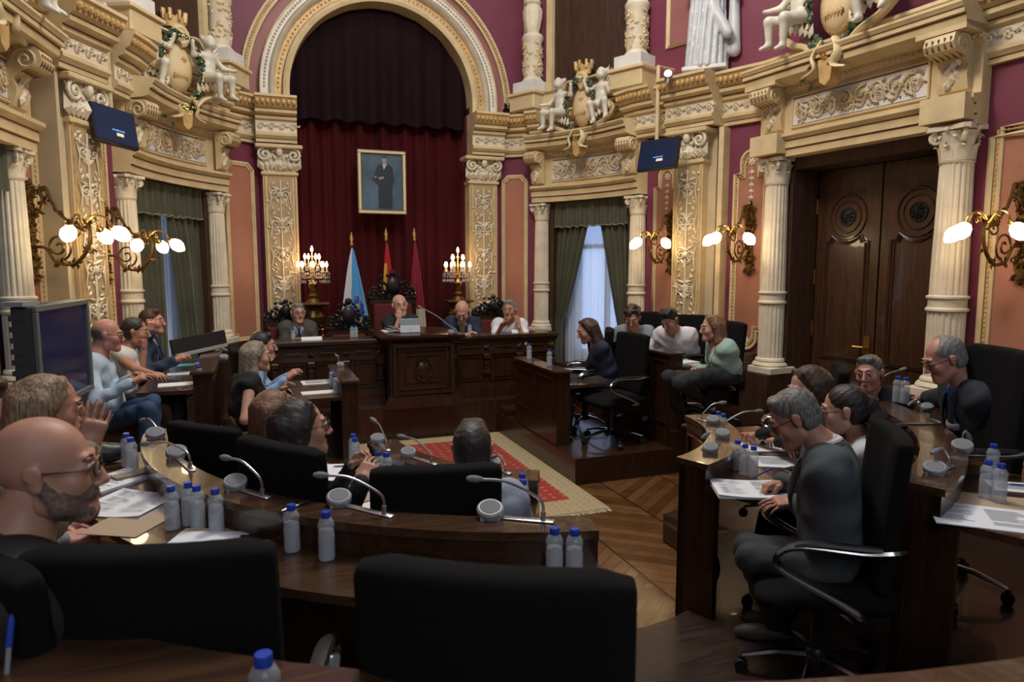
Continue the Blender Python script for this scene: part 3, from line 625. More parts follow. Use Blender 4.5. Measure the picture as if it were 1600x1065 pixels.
# ---- wall panels framed by mouldings
def panel(M, u0, u1, z0, z1, col, top='arch', bottom='flat', bead=True, drop=True, w=.02, y=0.0):
    uc = (u0 + u1) / 2; hw = (u1 - u0) / 2; P = []
    if top == 'arch':
        r = hw * .62; P += [(u0, z1 - r - .12), (uc - r, z1 - r - .12)] + [(uc - r * math.cos(a), z1 - r + r * math.sin(a)) for a in np.linspace(0, PI, 14)] + [(uc + r, z1 - r - .12), (u1, z1 - r - .12)]
    elif top == 'notch': c = .07; P += [(u0, z1 - c), (u0 + c * .3, z1 - c * .8), (u0 + c * .8, z1 - c * .3), (u0 + c, z1), (u1 - c, z1), (u1 - c * .8, z1 - c * .3), (u1 - c * .3, z1 - c * .8), (u1, z1 - c)]
    else: P += [(u0, z1), (u1, z1)]
    if bottom == 'round':
        r = hw * .62; P += [(u1, z0 + r + .08), (uc + r, z0 + r + .08)] + [(uc + r * math.cos(a), z0 + r - r * math.sin(a)) for a in np.linspace(0, PI, 14)] + [(uc - r, z0 + r + .08), (u0, z0 + r + .08)]
    elif bottom == 'notch': c = .07; P += [(u1, z0 + c), (u1 - c * .8, z0 + c * .7), (u1 - c, z0), (u0 + c, z0), (u0 + c * .8, z0 + c * .7), (u0, z0 + c)]
    else: P += [(u1, z0), (u0, z0)]
    mb = MB(); mb.add([(a, y - .006, b) for a, b in P], [tuple(range(len(P)))], col)
    A = np.array(P); cen = A.mean(0)
    for k, (m, rr) in enumerate(((CR, w), (GO, w * .5), (CR, w * .6))):
        d = (0, w * 1.4, w * 2.3)[k] * (1 if bead else .6); B = A + np.sign(cen - A) * d * np.array([1, 1])
        mb.tube([(a, y - .012, b) for a, b in B], rr, 6, m, True)
    if bead:
        B = np.array(P + [P[0]]); s = np.r_[0, np.cumsum(np.linalg.norm(np.diff(B, axis=0), axis=1))]
        for t in np.arange(0, s[-1], .04):
            a, b = np.interp(t, s, B[:, 0]), np.interp(t, s, B[:, 1]); q = np.sign(cen - (a, b)) * w * 1.4; mb.ball((a + q[0], y - .022, b + q[1]), .011, 5, 4, GO)
    if drop:                                                     # pendant of flowers
        rosette(mb, uc, z1 - hw * .62, .055, y - .008, IV, 8)
        for k in range(9): z = z1 - hw * .62 - .09 - k * .07; [leafb(mb, uc, z, -PI / 2 + q, .06 - .003 * k, .014, y - .008, .014, IV) for q in (-.7, 0, .7)]
        mb.tube([(uc, y - .01, z1 - hw * .7), (uc, y - .01, z1 - hw * .62 - .8)], .004, 4, IV)
    if bottom == 'round': rosette(mb, uc, z0 + .1, .05, y - .008, IV, 8)
    o = mb.build('trim_%d' % tr[0], AM, smooth=30, M=M); tr[0] += 1; struct(o)
M_, L_ = frame(LC1, LD1); panel(M_, .10, L_ - .13, 1.0, 3.25, SA, 'notch', 'notch', False, False)
M_, L_ = frame(RD0, RD1); panel(M_, .12, L_ - .15, 1.0, 3.25, SA, 'notch', 'notch', False, False)
M_, L_ = frame(RC1, RB1); panel(M_, .12, .48, 1.0, 3.15, SA, 'arch', 'flat', False); panel(M_, 1.20, L_ - .08, 1.02, 3.22, SA, 'arch', 'round', True)
mb = MB(); mb.box(1.06, 1.12, -.14, 0, .95, 3.5, CR); mb.box(.90, 1.02, -.10, 0, .95, 3.5, DU); struct(mb.build('trim_%d' % tr[0], AM, M=M_)); tr[0] += 1
M_, L_ = frame(LA1, LB1); panel(M_, .05, .30, 1.0, 3.3, SA, 'arch', 'flat', True); panel(M_, 1.02, L_ - .14, 1.0, 3.2, SA, 'flat', 'flat', True, False)
mb = MB(); mb.box(.30, .34, -.21, 0, .95, 3.52, DU); mb.box(.32, .44, -.17, 0, .95, 3.52, DU); struct(mb.build('trim_%d' % tr[0], AM, M=M_)); tr[0] += 1
M_, L_ = frame(RA1, RN1); panel(M_, .14, 1.5, 1.15, 3.5, SA, 'arch', 'flat', True, True, .03)
M_, L_ = frame(RB1, RA1)
# upper maroon walls: framed panels
M_, L_ = frame(RC1, RB1); panel(M_, .25, .95, 4.55, 6.4, MV, 'flat', 'flat', False, False)
M_, L_ = frame(RB1, RA1); panel(M_, .15, 1.2, 4.95, 6.6, MV, 'flat', 'flat', False, False)
# ---- door bay on the right wall
DM, DL = frame((5.315, 5.97), (5.49, 4.10)); dpath = [(5.27, 6.15), (5.515, 3.92)]
mb = bay_entab(dpath, 3.07, 1, .42); M_, L_ = frame(*dpath); console(mb, M_, .2, 3.33, 3.77, .12, .24); console(mb, M_, L_ - .2, 3.33, 3.77, .12, .24)
mb.box(.02, .38, -.3, 0, 3.1, 3.3, CR, M_); mb.box(L_ - .38, L_ - .02, -.3, 0, 3.1, 3.3, CR, M_); mb.box(.0, .40, -.38, 0, 3.76, 3.82, CR, M_); mb.box(L_ - .40, L_, -.38, 0, 3.76, 3.82, CR, M_); trim(mb)
frieze(dpath, 3.07, 12, 0, .42)
column(DM, .02, -.10, .80, 3.07, .13, 'cream fluted column on the far side of the double door', 'door columns'); column(DM, DL + .02, -.10, .86, 3.07, .14, 'cream fluted column on the near side of the double door, behind the man in navy jacket', 'door columns')
mb = MB(); mb.box(-.19, .2, -.32, .05, 0, .80, M=DM); mb.box(DL - .17, DL + .2, -.32, .05, 0, .86, M=DM); struct(mb.build('baseboard_right', K['dkbrown']))
d = empty('door_1'); d.matrix_world = DM; d['kind'] = 'structure'
mb = MB(); mb.box(.12, .17, -.02, .45, 0, 3.05); mb.box(.1, DL - .1, -.02, .45, 2.95, 3.07); mb.box(DL - .17, DL - .12, -.02, .45, 0, 3.05); mb.box(.1, DL - .1, .44, .5, 0, 3.07); mb.build('door_frame', K['dkbrown'], d)
def oval(cx, cz, rx, rz, y, n=28): return [(cx + rx * math.cos(t), y, cz + rz * math.sin(t)) for t in np.linspace(0, 2 * PI, n, endpoint=False)]
for sg, x0, x1 in ((0, .20, DL / 2 - .01), (1, DL / 2 + .01, DL - .20)):
    lf = empty('door_leaf'); lf.parent = d; mb = MB(); mb.box(x0, x1, .33, .38, .02, 2.94); cx = (x0 + x1) / 2; hw = (x1 - x0) / 2
    mb.build('door_panel', K['door'], lf)
    mb = MB()
    for r in (.21, .15): mb.tube(oval(cx, 2.45, r, r * 1.05, .325), .014 if r > .2 else .009, 6, closed=True)
    q = [(cx - hw * .7, .325, .98), (cx - hw * .7, .325, 2.2), (cx - .2, .325, 2.2)] + [(cx + .24 * math.cos(t), .325, 2.43 + .24 * math.sin(t)) for t in np.linspace(PI * 1.25, PI * 1.75, 8)] + [(cx + .2, .325, 2.2), (cx + hw * .7, .325, 2.2), (cx + hw * .7, .325, .98)]
    mb.tube(q, .013, 6, closed=True); mb.tube([(a, b - .004, 1.0 + (c - 1.0) * .97 + .02) if True else 0 for a, b, c in [(cx + (a - cx) * .86, b, c) for a, b, c in q]], .007, 6, closed=True)
    mb.tube([(cx - hw * .7, .325, .15), (cx - hw * .7, .325, .62)] + [(cx + hw * .7 * -math.cos(t), .325, .62 + .12 * math.sin(t)) for t in np.linspace(0, PI, 10)] + [(cx + hw * .7, .325, .62), (cx + hw * .7, .325, .15)], .013, 6, closed=True)
    mb.build('moulding', K['door'], lf)
    mb = MB(); rosette(mb, cx, 2.45, .085, .33, 0, 10); rosette(mb, cx, 2.45, .05, .31, 0, 8); mb.tube(oval(cx, 2.45, .085, .085, .325), .01, 6, closed=True); mb.build('rosette', K['blackp'], lf)
    if sg == 0:
        mb = MB(); mb.box(x1 - .10, x1 - .03, .315, .33, 1.0, 1.25); mb.tube([(x1 - .065, .32, 1.14), (x1 - .065, .26, 1.14), (x1 - .17, .25, 1.14)], .011, 6); mb.build('door_handle', K['brass'], lf)
        mb = MB(); [mb.tube([(x0 - .01, .32, z), (x0 - .01, .32, z + .16)], .013, 6) for z in (.5, 1.2, 1.75, 2.5)]; mb.build('hinge', K['bronze'], lf)
# left near bay: lintel, column, green curtain at the picture's left edge
LM, LL = frame((-2.0, 4.4), (-1.74, 6.3))
mb = bay_entab([(-2.0, 4.4), (-1.72, 6.42)], 2.83, 1, .40); console(mb, LM, LL - .12, 3.09, 3.53, .11, .22); trim(mb)
frieze([(-2.0, 4.4), (-1.72, 6.42)], 2.85, 21, 0, .34)
column(LM, LL - .04, -.02, 1.0, 2.83, .112, 'cream fluted column at the left edge of the photo beside a green drape', 'fluted columns beside the window bays')
mb = MB(); mb.box(LL - .25, LL + .1, -.2, .1, 0, 1.0, M=LM); struct(mb.build('baseboard_left', K['dkbrown']))
mb = MB(); mb.grid(lambda a, b: (.3 + a * (LL - .52), .06 + .022 * math.sin(a * 60), .2 + b * 2.6), 80, 2); o = mb.build('velvet_drape', K['greenv'], M=LM); tag(o, 'dark olive drape behind the big television at the left edge', 'curtain', 'olive velvet drapes')
mb = MB(); mb.grid(lambda a, b: (.2 + a * (LL - .36), -.08 + .018 * math.sin(a * 90), 2.5 + b * .36), 100, 2, both=.01); o = mb.build('curtain_pelmet', K['greenv'], M=LM); tag(o, 'gathered olive pelmet at the left edge of the photo', 'pelmet', 'olive velvet pelmets')
# dado bench along the right wall
mb = MB(); sweep(mb, [(4.72, 7.4), (5.24, 6.15)], [(0, .7, DB), (.34, .7, DB), (.34, .93, DB), (.36, .94, DB), (.36, .98, DB), (0, .98, DB)]); sweep(mb, [RA1, RN1], [(0, 0, DB), (.05, 0, DB), (.05, .92, DB), (.08, .94, DB), (.08, .98, DB), (0, .98, DB)])
struct(mb.build('baseboard_right', AM, smooth=False))
# ---- red velvet in the arch
def redc(a, b): return (.50 + a * 2.46, 10.02 + .035 * math.sin(a * 95) + .02 * math.sin(a * 41 + 1), .3 + b * 5.1)
mb = MB(); mb.grid(redc, 260, 3); o = mb.build('crimson_curtain', K['redv']); tag(o, 'full height crimson velvet curtain hanging behind the portrait and flags', 'curtain')
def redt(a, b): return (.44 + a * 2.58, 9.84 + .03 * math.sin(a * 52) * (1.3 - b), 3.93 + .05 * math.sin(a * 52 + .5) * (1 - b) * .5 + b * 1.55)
mb = MB(); mb.grid(redt, 220, 4); o = mb.build('crimson_valance', K['shaded_redv']); tag(o, 'crimson velvet valance, darkened for shade, filling the top of the arch', 'curtain')
# ---------------------------------------------------------------- floor, platforms, tiers
def floor_mat():
    m = bpy.data.materials.new('chevron_parquet'); m.use_nodes = True; nt = m.node_tree; b = nt.nodes['Principled BSDF']; N = nt.nodes.new; Lk = nt.links.new
    tc = N('ShaderNodeTexCoord'); sp = N('ShaderNodeSeparateXYZ'); Lk(tc.outputs['Object'], sp.inputs[0])
    def mth(op, a, v=None, c=None):
        n = N('ShaderNodeMath'); n.operation = op
        for i, q in enumerate((a, v, c)):
            if q is None: continue
            if isinstance(q, (int, float)): n.inputs[i].default_value = q
            else: Lk(q, n.inputs[i])
        return n.outputs[0]
    x = mth('SUBTRACT', sp.outputs[0], 2.23); y = sp.outputs[1]
    pp = mth('PINGPONG', x, .62); s = mth('DIVIDE', mth('ADD', mth('MULTIPLY', pp, .8), y), .11)
    fr = mth('FRACT', s); fl = mth('FLOOR', s); colx = mth('FLOOR', mth('DIVIDE', x, .62))
    gap = mth('LESS_THAN', fr, .05); edge = mth('LESS_THAN', mth('PINGPONG', x, .62), .008); edge2 = mth('GREATER_THAN', mth('PINGPONG', x, .62), .612)
    g = mth('MAXIMUM', gap, mth('MAXIMUM', edge, edge2))
    wn = N('ShaderNodeTexWhiteNoise'); wn.noise_dimensions = '2D'; cb = N('ShaderNodeCombineXYZ'); Lk(fl, cb.inputs[0]); Lk(colx, cb.inputs[1]); Lk(cb.outputs[0], wn.inputs['Vector'])
    no = N('ShaderNodeTexNoise'); no.inputs['Scale'].default_value = 7; no.inputs['Detail'].default_value = 6; Lk(tc.outputs['Object'], no.inputs['Vector'])
    v = mth('ADD', mth('MULTIPLY', wn.outputs['Value'], .5), mth('MULTIPLY', no.outputs['Fac'], .6))
    r = N('ShaderNodeValToRGB'); r.color_ramp.elements[0].position = .2; r.color_ramp.elements[1].position = .95
    r.color_ramp.elements[0].color = (.07, .028, .009, 1); r.color_ramp.elements[1].color = (.22, .105, .038, 1); Lk(v, r.inputs[0])
    mx = N('ShaderNodeMixRGB'); Lk(g, mx.inputs[0]); Lk(r.outputs[0], mx.inputs[1]); mx.inputs[2].default_value = (.03, .012, .005, 1); Lk(mx.outputs[0], b.inputs['Base Color'])
    b.inputs['Roughness'].default_value = .25; b.inputs['Coat Weight'].default_value = .5; b.inputs['Coat Roughness'].default_value = .18
    bp = N('ShaderNodeBump'); bp.inputs['Strength'].default_value = .25; bp.inputs['Distance'].default_value = .01; Lk(mth('SUBTRACT', no.outputs['Fac'], mth('MULTIPLY', g, .6)), bp.inputs['Height']); Lk(bp.outputs[0], b.inputs['Normal'])
    return m
C0 = V(1.70, 3.90)
mb = MB(); mb.box(-3.2, 6.2, -1.6, 10.4, -.1, 0); struct(mb.build('floor', floor_mat(), smooth=False))
K['tier'] = mat('tier_boards', (.040, .025, .019), .30, wood=2, coat=.2)
def ring(mb, r0, r1, z0, z1, a0, a1, m=0, n=40, c=None):
    an = np.radians(np.linspace(a0, a1, n + 1)); P = []; c = C0 if c is None else c
    for a in an:
        for r, z in ((r0, z0), (r0, z1), (r1, z1), (r1, z0)): P.append((c[0] + r * math.cos(a), c[1] + r * math.sin(a), z))
    f = []; 
    for i in range(n):
        for j in range(4): f.append((i * 4 + j, i * 4 + (j + 1) % 4, i * 4 + 4 + (j + 1) % 4, i * 4 + 4 + j))
    f += [(0, 3, 2, 1), (n * 4, n * 4 + 1, n * 4 + 2, n * 4 + 3)]; mb.add(P, f, m)
T1, T2, T3 = .14, .27, .40
mb = MB(); ring(mb, 1.07, 2.16, 0, T1, 166, 374); ring(mb, 2.16, 3.14, 0, T2, 166, 374); ring(mb, 3.14, 5.6, 0, T3, 205, 350); mb.box(1.72, 2.1, 4.3 - .9, 4.3 - .9, 0, 0) if False else None
struct(mb.build('floor', K['tier'], smooth=False))
mb = MB(); mb.box(2.60, 5.0, 5.36, 7.5, 0, .24); mb.box(3.62, 5.0, 5.36, 7.5, .24, .40); struct(mb.build('floor', K['wood'], smooth=False))
mb = MB(); mb.box(-1.6, .84, 5.5, 7.5, 0, .24); mb.box(-1.6, -.36, 5.5, 7.5, .24, .40); struct(mb.build('floor', K['wood'], smooth=False))
mb = MB(); mb.box(-.5, 4.0, 7.5, 9.68, 0, .38); struct(mb.build('floor', K['wood'], smooth=False))
mb = MB(); mb.cbox(2.64, 3.0, 3.72, 4.02, 0, .15, .01); o = mb.build('step_block', K['woodx']); tag(o, 'small wooden step block on the parquet at the end of the right desk', 'step')
# rug
r = empty('rug', (0, 0, 0), 0, 'red rug with beige border and fringed ends on the parquet', 'rug')
def rugm(name, c1, c2, sc):
    m = mat(name, c1, .95, bump=.5, bscale=150); nt = m.node_tree; vo = nt.nodes.new('ShaderNodeTexVoronoi'); vo.inputs['Scale'].default_value = sc; tc = nt.nodes.new('ShaderNodeTexCoord')
    rp = nt.nodes.new('ShaderNodeValToRGB'); rp.color_ramp.elements[0].position = .12; rp.color_ramp.elements[1].position = .26; rp.color_ramp.elements[0].color = (*c2, 1); rp.color_ramp.elements[1].color = (*c1, 1)
    vo.inputs['Randomness'].default_value = .25; nt.links.new(tc.outputs['Object'], vo.inputs['Vector']); nt.links.new(vo.outputs['Distance'], rp.inputs[0]); nt.links.new(rp.outputs[0], nt.nodes['Principled BSDF'].inputs['Base Color']); return m
RX0, RX1, RY0, RY1 = .86, 2.60, 4.72, 7.42
mb = MB(); mb.box(RX0 + .21, RX1 - .21, RY0 + .3, RY1 - .22, 0, .014); mb.build('field', rugm('rug_field', (.34, .04, .03), (.40, .20, .09), 11), r)
mb = MB(); mb.box(RX0, RX1, RY0, RY0 + .3, 0, .013); mb.box(RX0, RX1, RY1 - .22, RY1, 0, .013); mb.box(RX0, RX0 + .21, RY0 + .3, RY1 - .22, 0, .013); mb.box(RX1 - .21, RX1, RY0 + .3, RY1 - .22, 0, .013)
mb.build('border', rugm('rug_border', (.42, .33, .19), (.30, .21, .11), 16), r)
mb = MB()
for i in range(170):
    x = RX0 + (RX1 - RX0) * (i + .5) / 170
    for y, s in ((RY0, -1), (RY1, 1)): mb.tube([(x, y, .008), (x + rng.uniform(-.012, .012), y + s * .055, .004)], .003, 3)
mb.build('fringe', mat('fringe_wool', (.5, .42, .28), .9), r)
# ---------------------------------------------------------------- presiding desk on the dais
def moulded(mb, x0, x1, y, z0, z1, t=.016, w=.02, inset=.0):
    mb.box(x0, x1, y - t, y, z0, z0 + w); mb.box(x0, x1, y - t, y, z1 - w, z1); mb.box(x0, x0 + w, y - t, y, z0 + w, z1 - w); mb.box(x1 - w, x1, y - t, y, z0 + w, z1 - w)
def wing(x0, x1, name, label, n):
    r = empty('presiding_desk', (0, 0, 0), 0, label, 'desk', 'wings of the presiding desk')
    y = 7.76; mb = MB(); mb.box(x0, x1, y, y + .12, .38, 1.08); mb.box(x0, x0 + .05, y + .12, y + .6, .38, 1.08); mb.box(x1 - .05, x1, y + .12, y + .6, .38, 1.08)
    mb.box(x0, x1, y - .05, y, .38, .52); mb.box(x0, x1, y - .03, y, .52, .56); mb.box(x0, x1, y - .035, y, .90, .93); mb.box(x0, x1, y - .02, y, .93, 1.06); mb.build('front', K['wood'], r, smooth=False)
    mb = MB(); sweep(mb, [(x0 - .03, y), (x1 + .03, y)], [(0, 1.04, 0), (.03, 1.05, 0), (.04, 1.07, 0), (.07, 1.09, 0), (.07, 1.125, 0), (.06, 1.135, 0), (-.30, 1.135, 0), (-.30, 1.1, 0), (0, 1.1, 0)]); mb.box(x0, x1, y + .3, y + .7, 1.0, 1.03); mb.build('worktop', K['woodx'], r, smooth=False)
    st = (x1 - x0) / n; c = MB(); p = MB()
    for i in range(n + 1):
        xc = x0 + .05 + (x1 - x0 - .1) * i / n
        rosette(c, xc, .99, .05, y - .022, 0, 8); rosette(c, xc, .99, .03, y - .04, 0, 6)
        c.cbox(xc - .045, xc + .045, y - .06, y, .84, .90, .008); c.cbox(xc - .035, xc + .035, y - .05, y, .70, .82, .01); c.cbox(xc - .045, xc + .045, y - .055, y, .66, .70, .006); c.box(xc - .04, xc + .04, y - .02, y, .56, .66)
    for i in range(n):
        a = x0 + .05 + (x1 - x0 - .1) * i / n; b = a + (x1 - x0 - .1) / n
        c.cbox(a + .1, b - .1, y - .035, y - .015, .98, 1.0, .004); moulded(p, a + .06, b - .06, y, .58, .88, .02, .018); p.box(a + .1, b - .1, y - .012, y, .62, .84)
    c.build('carving', K['woodx'], r, smooth=25); p.build('panel', K['wood'], r, smooth=False); return r
wing(.10, 1.33, 'a', 'left wing of the carved dark wood presiding desk on the dais', 3); wing(2.09, 3.45, 'b', 'right wing of the carved dark wood presiding desk on the dais', 3)
r = empty('presiding_desk', (0, 0, 0), 0, 'projecting centre of the presiding desk with a carved crest panel', 'desk')
bx0, bx1, by = 1.34, 2.08, 7.44
mb = MB(); mb.box(bx0, bx1, by, by + .9, .38, 1.14); mb.build('front', K['wood'], r, smooth=False)
mb = MB(); sweep(mb, [(bx0 - .02, by + .9), (bx0 - .02, by), (bx1 + .02, by), (bx1 + .02, by + .9)], [(0, 1.10, 0), (.02, 1.12, 0), (.05, 1.14, 0), (.08, 1.165, 0), (.08, 1.19, 0), (0, 1.20, 0)], flip=False)
mb.box(bx0 - .02, bx1 + .02, by, by + .9, 1.14, 1.198); mb.build('worktop', K['woodx'], r, smooth=False)
mb = MB(); moulded(mb, bx0 + .03, bx1 - .03, by, .53, 1.09, .045, .035); moulded(mb, bx0 + .09, bx1 - .09, by, .58, 1.04, .03, .02); mb.box(bx0 + .11, bx1 - .11, by - .012, by, .6, 1.02); moulded(mb, bx0 + .17, bx1 - .17, by - .01, .66, .97, .014, .010)
mb.box(bx0 - .06, bx1 + .06, by - .06, by, .38, .47); mb.box(bx0 - .03, bx1 + .03, by - .04, by, .47, .51); mb.build('moulding', K['wood'], r, smooth=False)
mb = MB(); xc = 1.71; mb.lathe([(.0, -.01), (.065, 0), (.07, .012), (.05, .02), (0, .024)], 20, M=rot(PI / 2, 0, 0, (xc, by - .012, .80)) @ Matrix.Scale(1.3, 4, (0, 1, 0)))
for k in range(22): a = k * 2 * PI / 22; leafb(mb, xc + .08 * math.cos(a), .80 + .10 * math.sin(a), a, .045, .016, by - .012, .02)
for k in range(5): mb.box(xc - .06 + k * .028, xc - .048 + k * .028, by - .035, by - .01, .90, .935)
mb.box(xc - .065, xc + .07, by - .035, by - .01, .885, .902); mb.build('crest', K['woodx'], r, smooth=25)
# steps at the left and right of the desk front
mb = MB(); mb.box(2.62, 3.5, 7.2, 7.5, .24, .31); o = mb.build('step_block', K['wood']); tag(o, 'low dark step between the right platform and the dais', 'step')
# ---------------------------------------------------------------- side desks (straight, on the platforms)
def side_desk(x, y0, y1, zb, zl, sgn, label, npan=2, wt=.40):
    """ledge on the room side; sgn=+1: sitters on the +x side"""
    r = empty('side_desk', (0, 0, 0), 0, label, 'desk'); s = sgn
    def bx(mb, a, b, *q): mb.box(min(x + s * a, x + s * b), max(x + s * a, x + s * b), *q)
    mb = MB(); bx(mb, 0, .04, y0 + .041, y1 - .041, zb, zl - .02); bx(mb, 0, .14, y0, y0 + .04, zb, zl - .02); bx(mb, 0, .14, y1 - .04, y1, zb, zl - .02); bx(mb, .10, .14, y0 + .041, y1 - .041, zl - .2, zl - .02); mb.build('front', K['wood'], r, smooth=False)
    mb = MB(); bx(mb, -.02, .16, y0 - .02, y1 + .02, zl - .02, zl); mb.build('ledge', K['woodtop'], r, smooth=False)
    mb = MB(); bx(mb, .14, .14 + wt, y0, y1, zl - .17, zl - .14); mb.build('worktop', K['woodtop'], r, smooth=False)
    mb = MB(); L = (y1 - y0) / npan; A = Matrix(((0, s, 0, x), (1, 0, 0, 0), (0, 0, 1, 0), (0, 0, 0, 1)))
    for i in range(npan):
        a, b = y0 + i * L + .06, y0 + (i + 1) * L - .06; t = MB(); moulded(t, a, b, 0, zb + .22, zl - .08, .012, .014); mb.add(xf(A, np.concatenate(t.v)), t.f)
    mb.build('panel', K['wood'], r, smooth=False); return r
side_desk(2.62, 5.82, 6.93, .24, .96, 1, 'side desk on the right platform with two framed front panels, nearest the rug', 2, .36)
side_desk(3.60, 5.42, 6.55, .24, 1.14, 1, 'side desk behind the empty office chair on the right platform', 3, .36)
side_desk(.80, 6.05, 7.10, .24, .95, -1, 'side desk on the left platform holding papers, nearest the rug', 2, .40)
side_desk(-.36, 5.85, 7.40, .24, 1.12, -1, 'side desk on the left in front of the seated man in light blue shirt', 3, .40)
# ---------------------------------------------------------------- curved benches
def bench(r0, a0, a1, zl, zb, label, wt=.30, seams=(), step=.12, fr=.17, c=None, wing=True):
    c = C0 if c is None else V(*c); R = empty('curved_desk', (c[0], c[1], 0), 0, label, 'desk'); n = max(8, int((a1 - a0) / 4)); O = V(0, 0)
    def put(name, m, *rings, sm=35):
        mb = MB()
        for q in rings: ring(mb, *q, a0, a1, 0, n, O)
        return mb.build(name, m, R, smooth=sm)
    put('front', K['wood'], (r0 + .01, r0 + .05, zb, zl - .03))
    put('riser', K['woodx'], (r0 + fr - .03, r0 + fr, zl - step - .06, zl - .03))
    put('ledge', K['woodtop'], (r0 - .01, r0 + fr + .012, zl - .03, zl))
    put('worktop', K['woodtop'], (r0 + fr, r0 + fr + wt, zl - step - .03, zl - step))
    for a in (a0, a1) + tuple(seams):
        q = math.radians(a); cc, s = math.cos(q), math.sin(q); MM = Matrix(((cc, -s, 0, 0), (s, cc, 0, 0), (0, 0, 1, 0), (0, 0, 0, 1)))
        mb = MB(); y0, y1 = (0, .04) if a == a0 else (-.04, 0); mb.box(r0 + .012, r0 + fr + .06, y0, y1, zb, zl - step - .031, 0, MM); mb.box(r0 + .012, r0 + fr, y0, y1, zl - step - .031, zl - .031, 0, MM); mb.build('end_panel', K['wood'], R, smooth=False)
    k = max(1, int((a1 - a0) / 28))
    for i in range(k):
        mb = MB(); b0, b1 = math.radians(a0 + (a1 - a0) * i / k + 2.5), math.radians(a0 + (a1 - a0) * (i + 1) / k - 2.5); bb = list(np.linspace(b0, b1, 10))
        mb.tube([(r0 * math.cos(b), r0 * math.sin(b), zb + .12) for b in bb] + [(r0 * math.cos(b), r0 * math.sin(b), zl - .12) for b in bb[::-1]], .010, 4, 0, True); mb.build('panel', K['woodtop'], R)
    return R
Z1, Z2, Z3 = .95, 1.08, 1.24
bench(.98, 181, 244, Z1, .02, 'inner curved desk left of the aisle, in front of the man seen from behind', .26, (), .11, .15)
bench(.98, 290.5, 356, Z1, .02, 'inner curved desk on the right of the aisle, where the man in grey suit reads', .40, (), .11)
bench(1.95, 178, 257, Z2, .14, 'middle curved desk on the left of the aisle with grey desk microphones', .27, (236,), .12, .12, (1.50, 3.97))
bench(2.03, 291, 350, Z2, .14, 'middle curved desk on the right with bottles and a curved light top', .32, (), .12)
bench(3.16, 214, 322, Z3, .27, 'blurred nearest curved desk running along the bottom of the photo', .40, (), .12)
# ---------------------------------------------------------------- office chair
def office_chair():
    r = empty('office_chair', (0, 0, 0))
    s = SDF(.011)
    for x in np.linspace(-.2, .2, 11): s.bx((x, -.238 + .6 * x * x, .82), (.03, .016, .285), .014, .03, 0, Matrix.Rotation(.085, 3, 'X'))
    skin('backrest', [s.mesh()], [K['black']], r)
    mb = MB(); mb.tube([(0, -.05, .42), (0, -.2, .43), (0, -.285, .52), (0, -.29, .68)], [.03, .028, .03, .02], 8, flat=.5); mb.build('back_support', K['blackp'], r)
    s = SDF(.012)
    for x in np.linspace(-.19, .19, 5):
        for y in np.linspace(-.18, .2, 5): s.el((x, y, .47 - (.02 if y > .15 else 0)), (.08, .08, .045), .05)
    skin('seat', [s.mesh()], [K['black']], r)
    for sg in (-1, 1):
        mb = MB(); x = sg * .27
        mb.tube(spl([(sg * .2, -.1, .43), (x, -.12, .44), (x, -.02, .5), (x, .18, .60), (x, .2, .66), (x, .12, .695), (x, -.1, .69), (x, -.2, .70), (sg * .24, -.25, .70)], 5), .014, 6, flat=1.6); a = mb.build('armrest', K['chrome'], r)
        mb = MB(); mb.tube(spl([(x, .17, .69), (x, .08, .713), (x, -.1, .712), (x, -.17, .712)], 4), [.016, .024, .024, .018], 8, flat=.6); mb.build('arm_pad', K['blackp'], a)
    mb = MB(); mb.lathe([(.05, .38), (.05, .43), (.03, .44)], 12); mb.lathe([(.028, .12), (.028, .40)], 12); mb.lathe([(.045, .08), (.045, .14), (.03, .16)], 12); mb.build('gas_column', K['blackp'], r)
    for k in range(5):
        a = k * 2 * PI / 5 + .3; c, s_ = math.cos(a), math.sin(a)
        mb = MB(); mb.tube([(.03 * c, .03 * s_, .125), (.16 * c, .16 * s_, .115), (.30 * c, .30 * s_, .075)], [.026, .02, .014], 6, flat=.6); l = mb.build('leg', K['chrome'], r)
        mb = MB(); MM = rot(0, PI / 2, a + PI / 2, (.305 * c, .305 * s_, .030)); mb.lathe([(.028, -.022), (.03, -.012), (.03, .012), (.028, .022)], 12, M=MM); mb.lathe([(.012, .03), (.012, .07)], 6, (.305 * c, .305 * s_, 0)); mb.build('caster', K['blackp'], l)
    return r
CH = office_chair(); CHn = [0]
def chair(pos, yaw, z, label, scale=1.0, tilt=0):
    o = CH if CHn[0] == 0 else copy_tree(CH); CHn[0] += 1
    o.location = (float(pos[0]), float(pos[1]), z); o.rotation_euler = (0, 0, yaw); o.scale = (1, 1, scale); tag(o, label, 'chair', 'black high-backed office chairs'); return o
def face(p, q): return math.atan2(-(q[0] - p[0]), q[1] - p[1])
def chair_top(px, py, z, yaw, label, scale=.94):                    # place by the middle of the backrest's top edge
    p = atz(px, py, z + 1.12 * scale); d = V(-math.sin(yaw), math.cos(yaw)); q = p[:2] + d * .26
    return chair(q, yaw, z, label, scale)
def chair_d(px, py, dd, z, yaw, label, scale=.94):
    p = atd(px, py, dd); d = V(-math.sin(yaw), math.cos(yaw)); return chair(p[:2] + d * .26, yaw, z, label, scale)
def toC(px, py, z): p = atz(px, py, z); return face(p, C0)
def rr(px, off=0): return math.radians(-(20.44 + math.degrees(math.atan((px - 800) / F)) + 90) - off)
def ll(px, off=0): return math.radians(90 - 20.44 - math.degrees(math.atan((px - 800) / F)) + off)
def away(px, off=0): return math.radians(-20.44 - math.degrees(math.atan((px - 800) / F)) + off)
chair_d(224, 856, 1.32, T2, away(245, -22), 'empty black office chair in the bottom left foreground, seen from behind', 1.01)
